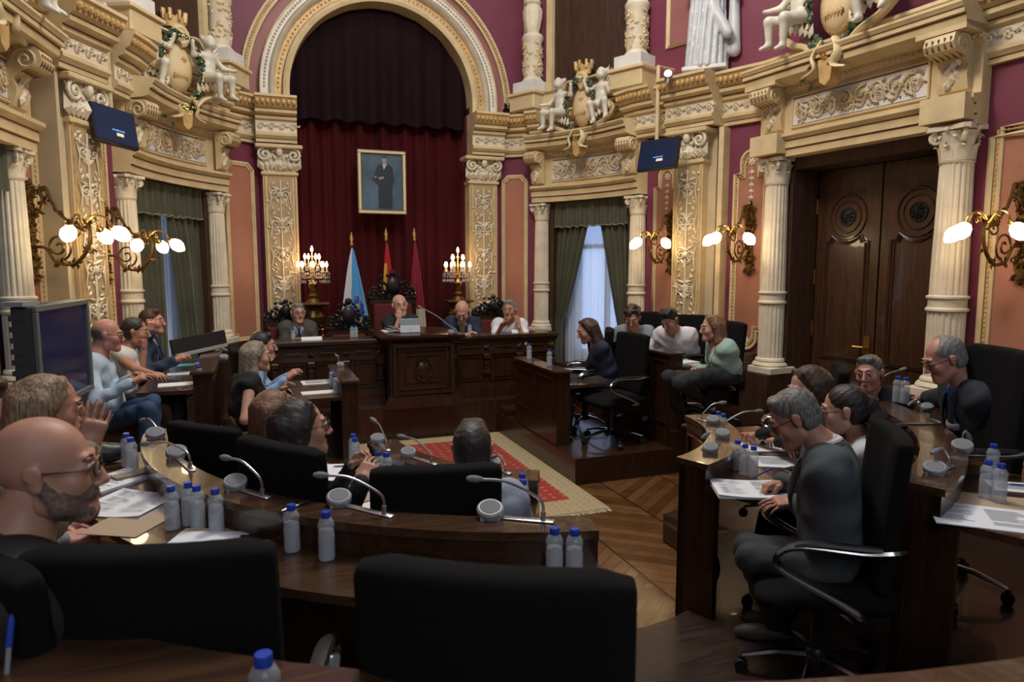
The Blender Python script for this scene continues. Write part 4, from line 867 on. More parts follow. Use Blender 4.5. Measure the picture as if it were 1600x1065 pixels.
chair_d(765, 907, 1.14, T2, away(765, -11), 'empty black office chair in the bottom centre foreground, seen from behind', 1.045)
chair_d(-62, 752, 1.34, T2, rr(8, -18), 'black office chair of the bald man at the left edge', 1.0)
chair_d(682, 723, 2.5, T1, away(682, 2), 'black office chair in front of the dark-haired man seen from behind', .96)
chair_d(428, 684, 2.66, T1, away(425, -52), 'black office chair behind the dark-haired woman in glasses', 1.0)
chair_d(311, 655, 3.35, T1, away(311, -50), 'empty black office chair, the farthest left of the inner row', .92)
chair_d(366, 540, 5.5, .24, rr(366, -4), 'black office chair of the blonde woman in black at the left side desk')
chair_d(1400, 668, 2.8, T1, ll(1400, 14), 'black office chair of the man in the grey suit', 1.02)
chair_d(1374, 620, 3.3, T1, ll(1374, 5), 'black office chair of the woman with glasses and dark ponytail', 1.0)
chair_d(1318, 583, 4.3, T2, away(1318, 95), 'black office chair to the left of the man by the double door')
chair_d(1570, 540, 3.45, T2, ll(1570, 35), 'large black office chair of the bald man in navy jacket at the right edge', 1.13)
chair((3.20, 5.80), math.radians(96), .24, 'empty black office chair with chrome base on the right platform', .94)
chair_d(954, 521, 7.2, .24, ll(945, 0), 'black office chair of the woman in navy at the right side desk', .94)
chair_d(1022, 489, 7.75, .40, 2.4, 'black office chair behind the curly-haired man in grey shirt', .92)
chair_d(1080, 494, 7.3, .40, 2.3, 'black office chair behind the young man in white shirt', .92)
chair_d(1145, 500, 6.7, .40, 1.5, 'black office chair behind the blonde woman in mint jacket', .90)
chair((3.05, 1.15), .5, T2, 'black office chair in the shadow at the bottom right corner')
# ---------------------------------------------------------------- wall sconces
def sconce():
    r = empty('wall_sconce', (0, 0, 0))
    mb = MB(); R = random.Random(5)
    mb.prism([(0, .42), (.03, .3), (.06, .22), (.05, .1), (.025, .02), (.03, -.1), (.055, -.18), (.04, -.28), (0, -.40), (-.04, -.28), (-.055, -.18), (-.03, -.1), (-.025, .02), (-.05, .1), (-.06, .22), (-.03, .3)], -.035, .0, 1)
    for k in range(70):
        z = R.uniform(-.38, .40); w = .05 if .05 < z < .3 or z < -.12 else .025; leafb(mb, R.uniform(-w, w), z, R.uniform(0, 2 * PI), .06, .016, -.035, .03)
    for sg in (-1, 1):
        mb.tube(spiral(sg * .045, .33, .03, 1.2, 0, sg, -.03, 10), .008, 5); mb.tube(spiral(sg * .045, -.2, .035, 1.2, 0, sg, -.03, 10), .008, 5)
    mb.build('backplate', K['bronze'], r, smooth=25)
    mb = MB()
    def yz(p): return [(0, -a, b) for a, b in p]
    mb.tube(spl(yz([(.03, -.10), (.14, -.11), (.22, -.22), (.36, -.23), (.47, -.12), (.50, .02), (.46, .10), (.40, .12)]), 6), [.013, .012, .015, .013, .011], 7)
    mb.tube(spl(yz([(.03, .16), (.10, .17), (.14, .26), (.12, .34), (.17, .36), (.20, .28), (.26, .17), (.36, .08), (.46, .02)]), 6), [.010, .012, .015, .012, .010], 7)
    t = np.linspace(0, 1, 26)
    mb.tube(np.stack([t * 0, -(.24 + .11 * (1 - t * .85) * np.cos(-1.2 + t * 10)), -.10 + .11 * (1 - t * .85) * np.sin(-1.2 + t * 10)], 1), .009, 6)
    mb.tube(np.stack([t * 0, -(.37 + .07 * (1 - t * .85) * np.cos(2 - t * 9)), .03 + .07 * (1 - t * .85) * np.sin(2 - t * 9)], 1), .008, 6)
    for k in range(46):
        i = R.randrange(9); p = [(.22, -.22), (.36, -.23), (.47, -.12), (.14, .26), (.12, .34), (.26, .17), (.36, .08), (.46, .08), (.1, .17)][i]
        MM = rot(rz=PI / 2 * R.choice([1, -1]), loc=(0, -p[0] + R.uniform(-.03, .03), p[1])); leafb(mb, 0, 0, R.uniform(0, 6.3), .055, .014, 0, .012, 0, MM); leafb(mb, 0, 0, R.uniform(0, 6.3), .045, .012, 0, -.012, 0, MM)
    mb.build('scrolled_arm', K['bronze'], r, smooth=30)
    for dx, dy, ph in ((0, -.22, 0), (-.17, -.02, 1), (.17, -.02, 2)):
        e = V(dx, -.45 + dy, .0)
        mb = MB(); mb.tube(spl([(0, -.45, .06), (dx * .35, -.45 + dy * .35, .14), (dx * .8, -.45 + dy * .8, .13), (dx, -.45 + dy, .05)], 6), [.010, .008, .009], 6); mb.tube(spiral(dx * .4, .09, .03, 1.2, 0, 1, -.45 + dy * .4, 10), .005, 4)
        d = V(dx, dy, -.16); d /= np.linalg.norm(d); q = Vector(d).to_track_quat('Z', 'Y').to_matrix().to_4x4(); q.translation = Vector((dx, -.45 + dy, .055))
        mb.lathe([(.012, -.02), (.024, 0), (.03, .02), (.026, .03)], 12, M=q); br = mb.build('branch', K['brass'], r)
        mb = MB(); mb.lathe([(.024, .02), (.045, .045), (.058, .085), (.05, .125), (.028, .155), (.006, .175)], 16, M=q); mb.build('lamp_shade', K['glassy'], br)
    return r
SC = sconce(); SCn = [0]
def put_sconce(P, Q, u, z, label, y=0, s=1.0):
    M, L = frame(P, Q); o = SC if SCn[0] == 0 else copy_tree(SC); SCn[0] += 1
    o.matrix_world = M @ Matrix.Translation((u, y, z)) @ Matrix.Scale(s, 4); tag(o, label, 'wall lamp', 'bronze three-globe wall sconces')
put_sconce(LA1, LB1, .16, 2.20, 'bronze scrolled sconce with lit globes on the left wall, above the television')
put_sconce(LA1, LB1, 1.13, 2.14, 'bronze scrolled sconce with lit globes beside the left window', 0, .95)
put_sconce(RC1, RB1, .38, 2.22, 'bronze scrolled sconce with lit globes beside the right window', 0, .95)
put_sconce(RC1, RB1, 1.41, 2.24, 'bronze scrolled sconce with lit globes between carved pilaster and door column')
put_sconce(RA1, RN1, .42, 2.20, 'bronze scrolled sconce with lit globes cut by the right edge of the photo')
# ---------------------------------------------------------------- candelabra on stands
def candelabrum_stand(p, label):
    r = empty('candelabrum', p, 0, label, 'candelabrum', 'crystal candelabra on gilded stands')
    z = 1.27
    mb = MB(); mb.lathe([(.035, z), (.05, z + .03), (.06, z + .07), (.03, z + .10), (.022, z + .15), (.035, z + .18), (.012, z + .2), (.010, z + .42)], 16)
    arms = [(k * PI / 4, .18, .22) for k in range(8)] + [(k * PI / 2 + .4, .10, .32) for k in range(4)] + [(0, 0, .42)]
    for a, rr, zz in arms:
        if rr: mb.tube([(0, 0, z + .18), (rr * .5 * math.cos(a), rr * .5 * math.sin(a), z + .14 + (zz - .22)), (rr * math.cos(a), rr * math.sin(a), z + zz)], .006, 5)
    mb.build('frame', K['brass'], r)
    for a, rr, zz in arms:
        x, y = rr * math.cos(a), rr * math.sin(a); mb = MB(); mb.lathe([(.024, z + zz), (.03, z + zz + .008), (.009, z + zz + .012), (.009, z + zz + .07)], 8, (x, y, 0)); c = mb.build('candle', K['ivory'], r)
        mb = MB(); mb.lathe([(.008, z + zz + .07), (.017, z + zz + .09), (.013, z + zz + .115), (.003, z + zz + .14)], 8, (x, y, 0)); mb.build('bulb', K['bulb'], c)
    for a, rr, zz in arms[:-1]:
        mb = MB()
        for k in range(5):
            b = a + k * 1.25; x, y = rr * math.cos(a) + .032 * math.cos(b), rr * math.sin(a) + .032 * math.sin(b)
            for j in range(3): mb.lathe([(.001, -.014), (.006, 0), (.001, .012)], 5, (x, y, z + zz - .02 - j * .026))
            mb.lathe([(.001, -.035), (.010, -.008), (.001, .010)], 5, (x, y, z + zz - .11))
        mb.build('crystal_pendant', K['crystal'], r, smooth=False)
    mb = MB(); mb.lathe([(.10, z - .17), (.06, z - .12), (.07, z - .08), (.035, z - .05), (.04, z), (.02, z + .01)], 16)
    mb.cbox(-.19, .19, -.17, .17, z - .20, z - .17, .008)
    mb.lathe([(a_, b_ * (z - .22) / 1.15) for a_, b_ in [(.13, .02), (.14, .06), (.08, .12), (.05, .22), (.09, .4), (.11, .55), (.06, .68), (.07, .78), (.12, .9), (.14, 1.0), (.08, 1.12)]] + [(.16, z - .2)], 20, mod=lambda t, zz: 1 + .10 * np.cos(5 * t + zz * 9))
    R = random.Random(2)
    for k in range(120):
        a = R.uniform(0, 6.28); zz = R.uniform(.5, z - .22); MM = rot(rz=a, loc=(0, 0, zz)) @ Matrix.Translation((0, -.10, 0)); leafb(mb, 0, 0, R.uniform(0, 6.28), .07, .022, 0, .03, 0, MM)
    mb.cbox(-.18, .18, -.18, .18, 0, .03, .006); mb.build('stand', K['bronze'], r, smooth=30)
p = aty(490, 480, 9.25); candelabrum_stand((p[0], 9.25, .38 - .0), 'lit crystal candelabrum on a gilded stand behind the man in glasses'); 
p = aty(716, 480, 9.25); candelabrum_stand((p[0], 9.25, .38 - .0), 'lit crystal candelabrum on a gilded stand beside the right pilaster')
# ---------------------------------------------------------------- portrait
r = empty('portrait', (1.69, 9.72, 3.11), 0, 'framed full length portrait of a standing man hanging on the crimson curtain', 'painting')
w, h = .335, .435
mb = MB()
for (x0, x1, z0, z1) in ((-w, w, h - .05, h), (-w, w, -h, -h + .05), (-w, -w + .05, -h + .05, h - .05), (w - .05, w, -h + .05, h - .05)): mb.cbox(x0, x1, -.03, .03, z0, z1, .008)
for q in (w - .004, w - .05): mb.tube([(-q, -.034, -h + w - q), (q, -.034, -h + w - q), (q, -.034, h - w + q), (-q, -.034, h - w + q)], .006, 5, 1, True)
mb.build('frame', [mat('pale_gilt_frame', (.62, .55, .36), .35), K['brass']], r)
pc = [mat('canvas_blue_grey', (.065, .105, .15), .28, noise=.5, nscale=3), mat('painted_suit', (.018, .026, .042), .3), mat('painted_skin', (.30, .19, .16), .4), mat('painted_white', (.35, .38, .42), .4), mat('painted_hair', (.05, .03, .03), .4)]
mb = MB(); mb.box(-w + .05, w - .05, -.01, 0, -h + .05, h - .05, 0)
def flat(P, m, y): mb.prism(P, y - .001, y, 1, m)
fx = .035
flat([(fx - .10, .22), (fx - .04, .25), (fx + .05, .25), (fx + .11, .21), (fx + .14, .02), (fx + .11, -.02), (fx + .10, -.36), (fx - .09, -.36), (fx - .09, -.05), (fx - .17, .03), (fx - .14, .1)], 1, -.012)
flat([(fx - .03, .25), (fx + .04, .25), (fx - .01, .17)], 3, -.014)
flat([(fx + .035 * math.cos(a), .30 + .05 * math.sin(a)) for a in np.linspace(0, 2 * PI, 18)[:-1]], 2, -.014)
flat([(fx + .038 * math.cos(a), .325 + .032 * math.sin(a)) for a in np.linspace(0, PI, 10)], 4, -.016)
flat([(fx - .09, .06), (fx - .02, .08), (fx + .0, .055), (fx - .07, .03)], 2, -.014); flat([(fx - .14, .075), (fx - .11, .085), (fx - .11, .06), (fx - .14, .055)], 2, -.014)
mb.build('painting', pc, r, smooth=False)
# ---------------------------------------------------------------- flags
def flag(px, y, ztop, label, cols, fn, width=.30, zlow=1.0):
    x = aty(px, 400, y)[0]; r = empty('flag', (x, y, .38), 0, label, 'flag', 'flags behind the presiding desk'); b = .38
    mb = MB(); mb.lathe([(.13, 0), (.12, .03), (.03, .06), (.017, .1), (.015, ztop - b)], 12); mb.build('pole', K['wood'], r)
    mb = MB(); mb.lathe([(.015, ztop - b), (.022, ztop - b + .02), (.012, ztop - b + .04), (.026, ztop - b + .09), (.002, ztop - b + .17)], 10, sy=.4); mb.build('finial', K['brass'], r)
    mb = MB(); nu, nv = 40, 30
    def f(a, c):
        t = 1 - c; wd = .02 + width * t ** .85; xx = (a - .5) * wd + .02 * t * math.sin(3 * t); return (xx, -.03 - .05 * t * (math.sin(a * 22 + t) * .5 + .4) - .02, ztop - b - .04 - t * (ztop - zlow - .04))
    mb.grid(f, nu, nv); n = 0
    for j in range(nv):
        for i in range(nu): mb.m[n] = fn((i + .5) / nu, 1 - (j + .5) / nv); n += 1
    mb.build('cloth', cols, r); return r
fb = [mat('flag_white', (.55, .58, .62), .8), mat('flag_sky_blue', (.07, .30, .58), .8), mat('flag_royal_blue', (.03, .07, .35), .7), mat('flag_gold', (.55, .33, .03), .7), mat('flag_red', (.40, .012, .02), .8), mat('flag_crimson', (.22, .012, .03), .8), mat('flag_cream', (.50, .44, .33), .8)]
def gal(a, t):
    if t > .38:
        d = math.hypot((a - .60) * 1.25, (t - .54) * 3.2)
        if d < .10: return 3
        if d < .34 and (int(a * 14) + int(t * 30)) % 4: return 2
        if .34 <= d < .38: return 3
    return 0 if a < .40 - .1 * t else 1
flag(550, 9.1, 2.22, 'white and sky blue flag with a blue and gold crest, left of the throne', fb, gal, .50, .75)
flag(604, 9.45, 2.30, 'red and yellow flag partly hidden behind the carved throne', fb, lambda a, t: 4 if a > .55 - .5 * t + .25 * (t > .5) and t < .45 or (t < .2) else (3 if t < .8 else 4), .26, .9)
flag(648, 9.3, 2.30, 'crimson flag with a pale lower part, right of the throne', fb, lambda a, t: 5 if t < .62 else (6 if t < .86 else 5), .28, .85)
# ---------------------------------------------------------------- throne and carved chairs
def carved_chair(x, y, ht, w, label, crest=1.0, name='carved_chair'):
    r = empty(name, (x, y, .38), 0, label, 'chair'); R = random.Random(11)
    mb = MB()
    for s in (-1, 1):
        mb.lathe([(.03, 0), (.035, .1), (.022, .15), (.03, .3), (.03, .6), (.02, .62), (.032, .7), (.024, ht - .06), (.036, ht - .03), (.02, ht), (.032, ht + .03), (.004, ht + .07)], 10, (s * w / 2, .2, 0)); mb.lathe([(.03, 0), (.02, .1), (.03, .25), (.025, .42)], 10, (s * w / 2, -.22, 0))
        mb.tube(spl([(s * w / 2, .2, .66), (s * (w / 2 + .01), 0, .69), (s * w / 2, -.24, .66), (s * w / 2, -.27, .62)], 5), .022, 7)
    mb.box(-w / 2, w / 2, .17, .23, ht - .10, ht - .02); mb.cbox(-w / 2 - .03, w / 2 + .03, .15, .25, ht - .03, ht + .01, .006); mb.box(-w / 2, w / 2, .17, .23, .5, .56); mb.build('frame', K['wood'], r)
    mb = MB(); mb.cbox(-w / 2 + .04, w / 2 - .04, .15, .22, .56, ht - .10, .02); mb.build('backrest', mat('red_upholstery', (.10, .012, .012), .8), r)
    mb = MB(); mb.cbox(-w / 2 + .01, w / 2 - .01, -.25, .2, .40, .47, .02); mb.build('seat', mat('red_seat', (.10, .012, .012), .8), r)
    mb = MB(); H = .26 * crest; cy = .16
    for s in (-1, 1):
        mb.tube(spiral(s * w * .27, ht + H * .30, H * .32, 1.5, PI / 2, s, cy, 16), [.02, .014, .02], 6); mb.tube(spiral(s * w * .40, ht + H * .2, H * .2, 1.3, PI / 2, -s, cy, 12), .014, 6)
        for k in range(3): mb.ball((s * w * (.12 + .13 * k), cy - .02, ht + H * (.85 - .25 * k)), .022, 7, 5)
    mb.ball((0, cy - .02, ht + H * .45), (H * .26, .05, H * .34), 10, 8); mb.ball((0, cy - .03, ht + H * .95), H * .14, 8, 6); mb.box(-H * .3, H * .3, cy - .01, cy + .03, ht, ht + H * .2)
    for k in range(60): leafb(mb, max(-w * .42, min(w * .42, R.gauss(0, w * .18))), ht + min(H * .8, abs(R.gauss(0, H * .34))), R.uniform(0, 6.3), .07, .02, cy - .01, .04)
    mb.build('crest', K['blackp'], r, smooth=30); return r
p = aty(618, 500, 8.95); carved_chair(p[0], 8.95, 1.17, .60, 'tall carved dark throne with red back behind the man in black polo', 1.25, 'throne')
p = aty(547, 500, 8.75); carved_chair(p[0], 8.75, .80, .52, 'low carved dark armchair standing empty beside the blue and white flag', 1.3)
p = aty(448, 500, 9.0); carved_chair(p[0], 9.0, .90, .52, 'carved dark armchair behind the man in glasses and tie', .9)
p = aty(778, 500, 8.9); carved_chair(p[0], 8.95, .92, .54, 'carved dark armchair behind the grey-haired man in white shirt', .9)
# ---------------------------------------------------------------- cartouches with cherubs
def putto():
    s = SDF(.0085)
    s.el((0, 0, .20), (.075, .06, .10), .03); s.el((0, .005, .10), (.075, .07, .06), .04); s.el((0, -.005, .29), (.08, .055, .05), .03)
    s.rc((0, 0, .30), (.01, -.01, .37), .03, .03, .02); s.el((.015, -.02, .42), (.060, .066, .068), .015); s.el((.02, -.075, .405), (.012, .015, .014), .01); s.el((.04, -.055, .395), (.022, .02, .02), .015); s.el((-.01, -.06, .395), (.022, .02, .02), .015)
    for a in range(12): b = a * 2 * PI / 12; s.el((.015 + .05 * math.cos(b), -.0 + .05 * math.sin(b) * .9 + .01, .455 + .015 * math.sin(3 * b)), .026, .01)
    s.rc((.05, -.03, .09), (.15, -.15, .10), .05, .036, .03); s.rc((.15, -.15, .10), (.16, -.13, -.06), .036, .024, .02); s.rc((.16, -.13, -.06), (.18, -.19, -.09), .022, .016, .02)
    s.rc((-.05, -.04, .09), (-.02, -.18, .08), .05, .037, .03); s.rc((-.02, -.18, .08), (.01, -.15, -.10), .036, .024, .02); s.rc((.01, -.15, -.10), (.02, -.21, -.13), .022, .016, .02)
    s.rc((.075, 0, .30), (.14, -.04, .21), .032, .026, .03); s.rc((.14, -.04, .21), (.21, -.10, .20), .025, .018, .02); s.el((.225, -.115, .20), (.02, .02, .015), .012)
    s.rc((-.075, 0, .30), (-.17, -.03, .27), .032, .026, .03); s.rc((-.17, -.03, .27), (-.20, -.06, .36), .025, .018, .02); s.el((-.2, -.065, .38), (.018, .018, .02), .012)
    return s.mesh()
PV = putto()
def cartouche(M, u, z, y, s, label, rz=0.0):
    r = empty('cartouche'); r.matrix_world = M @ Matrix.Translation((u, y, z)) @ Matrix.Rotation(rz, 4, 'Z') @ Matrix.Scale(s, 4); tag(r, label, 'sculpture', 'painted cartouches with cherubs')
    mb = MB(); mb.ball((0, 0, 0), (.18, .07, .26), 24, 14, GO); mb.ball((0, -.012, 0), (.155, .075, .235), 24, 14, CR); rosette(mb, .03, .08, .04, -.082, GO, 6); mb.box(-.09, .09, -.088, -.06, -.10, -.08, GO)
    for k in range(6): leafb(mb, -.08 + k * .03, -.13, PI / 2, .07, .015, -.075, .02, GO)
    mb.build('shield', AM, r)
    mb = MB(); mb.lathe([(.11, .40), (.115, .43), (.12, .46), (.135, .51)], 16, mat=GO, sy=.6)
    for k in range(8): a = k * PI / 4; mb.cbox(-.022, .022, -.015, .015, .47, .58, .004, GO, Matrix.Scale(.7, 4, (0, 1, 0)) @ rot(rz=a) @ Matrix.Translation((.06, 0, 0)) @ rot(0, .12, 0))
    mb.build('crown', AM, r)
    mb = MB(); R = random.Random(9)
    for k in range(230):
        a = R.uniform(0, 2 * PI); q = R.uniform(.88, 1.14); leafb(mb, .235 * q * math.cos(a), -.02 + .33 * q * math.sin(a), a + R.choice([-1, 1]) * R.uniform(.6, 1.5), .085, .024, -.05 - R.uniform(0, .05), .02)
    for k in range(40): leafb(mb, R.gauss(0, .07), -.38 - abs(R.gauss(0, .07)), R.uniform(0, 6.3), .08, .024, -.10, .02)
    for k in range(50): a = R.uniform(0, 2 * PI); mb.ball((.23 * math.cos(a), -.12, -.02 + .33 * math.sin(a)), .010, 5, 4, 1)
    for k in range(16): mb.ball((R.gauss(0, .06), -.14, -.38 - abs(R.gauss(0, .06))), .012, 5, 4, 1)
    mb.build('wreath', [K['leaf'], K['brass']], r, smooth=False)
    mb = MB()
    mb.tube(spiral(0, .33, .10, 1.6, -PI / 2, 1, -.06, 22), [.045, .03, .04], 8, CR)
    for sg in (-1, 1):
        mb.tube(spl([(sg * .10, -.05, .33), (sg * .25, -.03, .34), (sg * .36, -.03, .22), (sg * .42, -.02, .30)], 6), [.03, .035, .02], 7, CR, flat=.6)
        mb.tube(spl([(sg * .12, -.10, -.42), (sg * .24, -.08, -.30), (sg * .42, -.06, -.22), (sg * .52, -.04, -.10), (sg * .44, -.03, -.02), (sg * .36, -.03, -.08)], 6), [.03, .05, .05, .03], 7, CR, flat=.6)
        mb.tube(spl([(sg * .06, -.12, -.30), (sg * .12, -.15, -.42), (sg * .09, -.16, -.52), (sg * .2, -.16, -.56)], 6), [.03, .04, .02], 7, CR, flat=.5)
        for k in range(7): leafb(mb, sg * (.2 + .05 * k), -.24 + .02 * k, PI / 2 + sg * .3, .12, .03, -.10, .03, IV)
    mb.prism([(-.07, -.45), (.07, -.45), (.05, -.62), (.0, -.66), (-.05, -.62)], -.14, -.02, 1, GO); mb.build('scrollwork', AM, r)
    for sg in (-1, 1):
        v, q, t = PV; v2 = v.copy(); v2[:, 0] *= sg; v2 = v2 * 1.15 + V(sg * .34, -.06, -.15); q2 = q if sg > 0 else q[:, ::-1]
        skin('cherub', [(v2, q2, t * 0)], [K['putto']], r)
        mb = MB(); wv = [(sg * (.50 + .03 * k), .01) for k in range(4)]
        for k in range(9): leafb(mb, sg * (.38 + .008 * k), .22 - .012 * k, PI / 2 - sg * (.15 + k * .17), .24 - .014 * k, .03, .0 + .002 * k, .03, IV)
        mb.build('wing', AM, r)
cartouche(frame(LB1, LC1)[0], .92, 4.06, -.14, 1.0, 'cartouche with crown, green wreath and two cherubs above the left window', -.40)
cartouche(frame(RD1, RC1)[0], .95, 4.04, -.14, 1.0, 'cartouche with crown, green wreath and two cherubs above the right window')
cartouche(frame(*dpath)[0], 1.02, 4.36, -.26, 1.15, 'cartouche with cherubs above the double door, cut by the top of the photo')
cartouche(LM, 1.2, 4.08, -.20, 1.1, 'cherub group above the cornice at the top left corner of the photo')
# ---------------------------------------------------------------- robed statue on the cornice
r = empty('statue', (4.84, 6.72, 4.12), -.75, 'white robed standing statue on the cornice right of the gallery door', 'statue')
s = SDF(.016)
s.rc((0, 0, .05), (0, 0, .85), .20, .16, .08); s.rc((0, 0, .85), (0, 0, 1.15), .16, .19, .08); s.rc((-.14, 0, 1.25), (.14, 0, 1.25), .09, .09, .06); s.rc((0, 0, 1.3), (0, -.01, 1.42), .05, .05, .03); s.el((0, -.01, 1.55), (.08, .095, .115), .03)
s.rc((-.2, 0, 1.24), (-.27, -.03, .95), .06, .05, .04); s.rc((-.27, -.03, .95), (-.12, -.2, .88), .045, .035, .03); s.rc((.2, 0, 1.24), (.29, -.03, .96), .06, .05, .04); s.rc((.29, -.03, .96), (.3, -.15, .75), .045, .03, .03)
for k in range(18):
    a = -PI + k * PI / 9; s.rc((.21 * math.cos(a), .21 * math.sin(a), .03), (.17 * math.cos(a + .35), .17 * math.sin(a + .35), 1.0), .034, .016, .012)
s.rc((-.18, -.1, 1.15), (.24, -.16, .35), .04, .06, .03); s.rc((.28, .0, .9), (.3, -.02, .2), .05, .07, .04)
skin('body', [s.mesh()], [K['statue']], r)
mb = MB(); mb.cbox(-.24, .24, -.22, .22, -.02, .03, .01); mb.build('plinth', K['white'], r)
# ---------------------------------------------------------------- hanging televisions and spotlight
def quadframe(TL, TR, BL):
    TL, TR, BL = map(np.array, (TL, TR, BL)); x = TR - TL; w = np.linalg.norm(x); x /= w; z = TL - BL; z -= x * (z @ x); h = np.linalg.norm(z); z /= h; y = np.cross(z, x)
    c = TL + x * w / 2 - z * h / 2; return Matrix(((x[0], y[0], z[0], c[0]), (x[1], y[1], z[1], c[1]), (x[2], y[2], z[2], c[2]), (0, 0, 0, 1))), w, h
def tv(TL, TR, BL, label, polexyz, sx):
    M, w, h = quadframe(TL, TR, BL); r = empty('hanging_television'); r.matrix_world = M; tag(r, label, 'television', 'small televisions hanging from the cornice')
    mb = MB(); mb.cbox(-w / 2, w / 2, -.012, .045, -h / 2, h / 2, .006); mb.build('casing', K['blackp'], r)
    mb = MB(); mb.box(-w / 2 + .014, w / 2 - .014, -.0145, -.012, -h / 2 + .02, h / 2 - .014); mb.build('screen', mat('lit_navy_screen', (.005, .008, .02), .2, emit=(.012, .025, .07), es=.35 if sx > 0 else .5), r)
    R = random.Random(4); mb = MB(); x = -w * .10
    for k in range(12): mb.box(x + k * .0105, x + k * .0105 + .008, -.016, -.0146, -.045, -.045 + R.choice([.012, .016, .012])); 
    mb.build('screen_text', mat('screen_text_blue', (.05, .2, .5), .5, emit=(.1, .4, .9), es=.6), r)
    mb = MB(); mb.box(-w * .01, w * .15, -.016, -.0146, -.088, -.06); mb.build('screen_badge', mat('screen_badge', (.6, .4, .3), .5, emit=(.8, .55, .38), es=.6), r)
    mb = MB(); A = np.array(M.inverted()); P = [xf(A, V(*q)) for q in polexyz]; mb.tube(P, .022, 8); mb.tube([P[-1], (0, .045, 0)], .02, 8); mb.build('bracket', K['cream'], r)
a, b, c = atd(139, 157, 5.75), atd(208, 179, 6.15), atd(132, 213, 5.65)
q = (a + b) / 2 + V(-.03, .12, 0); tv(a, b, c, 'small dark television hanging high at the left, tilted down', [q + V(-.25, .25, .92), q + V(0, 0, .90), q + V(0, 0, -.1)], -1)
a, b, c = atd(1002, 222, 7.95), atd(1063, 212, 7.6), atd(1007, 267, 7.85)
q = (a + b) / 2 + V(.04, .14, 0); tv(a, b, c, 'small dark television hanging high at the right, tilted down', [q + V(.3, .15, .86), q + V(0, 0, .84), q + V(0, 0, -.1)], 1)
p = atd(1044, 117, 7.6); r = empty('spotlight', p, 2.5, 'small white spotlight clamped on the cornice, switched on', 'lamp')
mb = MB(); mb.lathe([(.045, -.03), (.045, .06), (.02, .1)], 16, M=rot(1.9, 0, 0)); mb.tube([(0, 0, 0), (0, .05, -.1), (0, .15, -.12)], .012, 6); mb.build('housing', K['grey'], r)
mb = MB(); mb.lathe([(.04, -.034), (.04, -.031)], 16, M=rot(1.9, 0, 0)); mb.build('lens', mat('spot_lens', (1, 1, 1), .3, emit=(1, .97, .9), es=8), r)
# ---------------------------------------------------------------- large television at the left
TL, TR, BL = atd(48, 478, 3.7), atd(132, 467, 4.55), atd(48, 655, 3.7)
TL[2] = TR[2] = (TL[2] + TR[2]) / 2; BL[:2] = TL[:2]; M, w, h = quadframe(TL, TR, BL)
r = empty('large_television'); r.matrix_world = M; tag(r, 'big grey-framed television on a stand at the left, facing the room', 'television')
mb = MB(); mb.cbox(-w / 2, w / 2, 0, .10, -h / 2, h / 2, .008); 
for k in range(9): mb.box(-w / 2 - .003, -w / 2, .03, .11, h / 2 - .08 - k * .06, h / 2 - .05 - k * .06)
mb.build('casing', K['sbezel'], r)
mb = MB(); b_ = .035
for (x0, x1, z0, z1) in ((-w / 2, w / 2, h / 2 - b_, h / 2), (-w / 2, w / 2, -h / 2, -h / 2 + b_), (-w / 2, -w / 2 + b_, -h / 2 + b_, h / 2 - b_), (w / 2 - b_, w / 2, -h / 2 + b_, h / 2 - b_)): mb.cbox(x0, x1, -.025, 0, z0, z1, .004)
mb.build('bezel', mat('bezel_grey', (.13, .14, .13), .45), r)
mb = MB(); mb.box(-w / 2 + b_, w / 2 - b_, -.008, -.002, -h / 2 + b_, h / 2 - b_); mb.build('screen', mat('blue_glow_screen', (.012, .014, .032), .16, emit=(.012, .014, .06), es=.2), r)  # dark screen given a faint blue glow of its own
mb = MB(); zb = -float(M.translation[2]) + .27; mb.tube([(0, .07, -h / 2), (0, .07, zb + .02)], .035, 8); mb.tube([(-w / 2 + .05, .07, zb + .02), (w / 2 - .05, .07, zb + .02)], .025, 8); mb.tube([(0, -.22, zb + .02), (0, .36, zb + .02)], .025, 8)
mb.tube([(-w / 2 + .02, .2, h / 2 - .05), (-w / 2 + .02, .22, zb)], .012, 6); mb.build('stand', K['alu'], r)
mb = MB(); mb.box(-w / 2 - .05, -w / 2 + .18, .02, .13, h / 2, h / 2 + .025); mb.build('media_box', K['grey'], r)
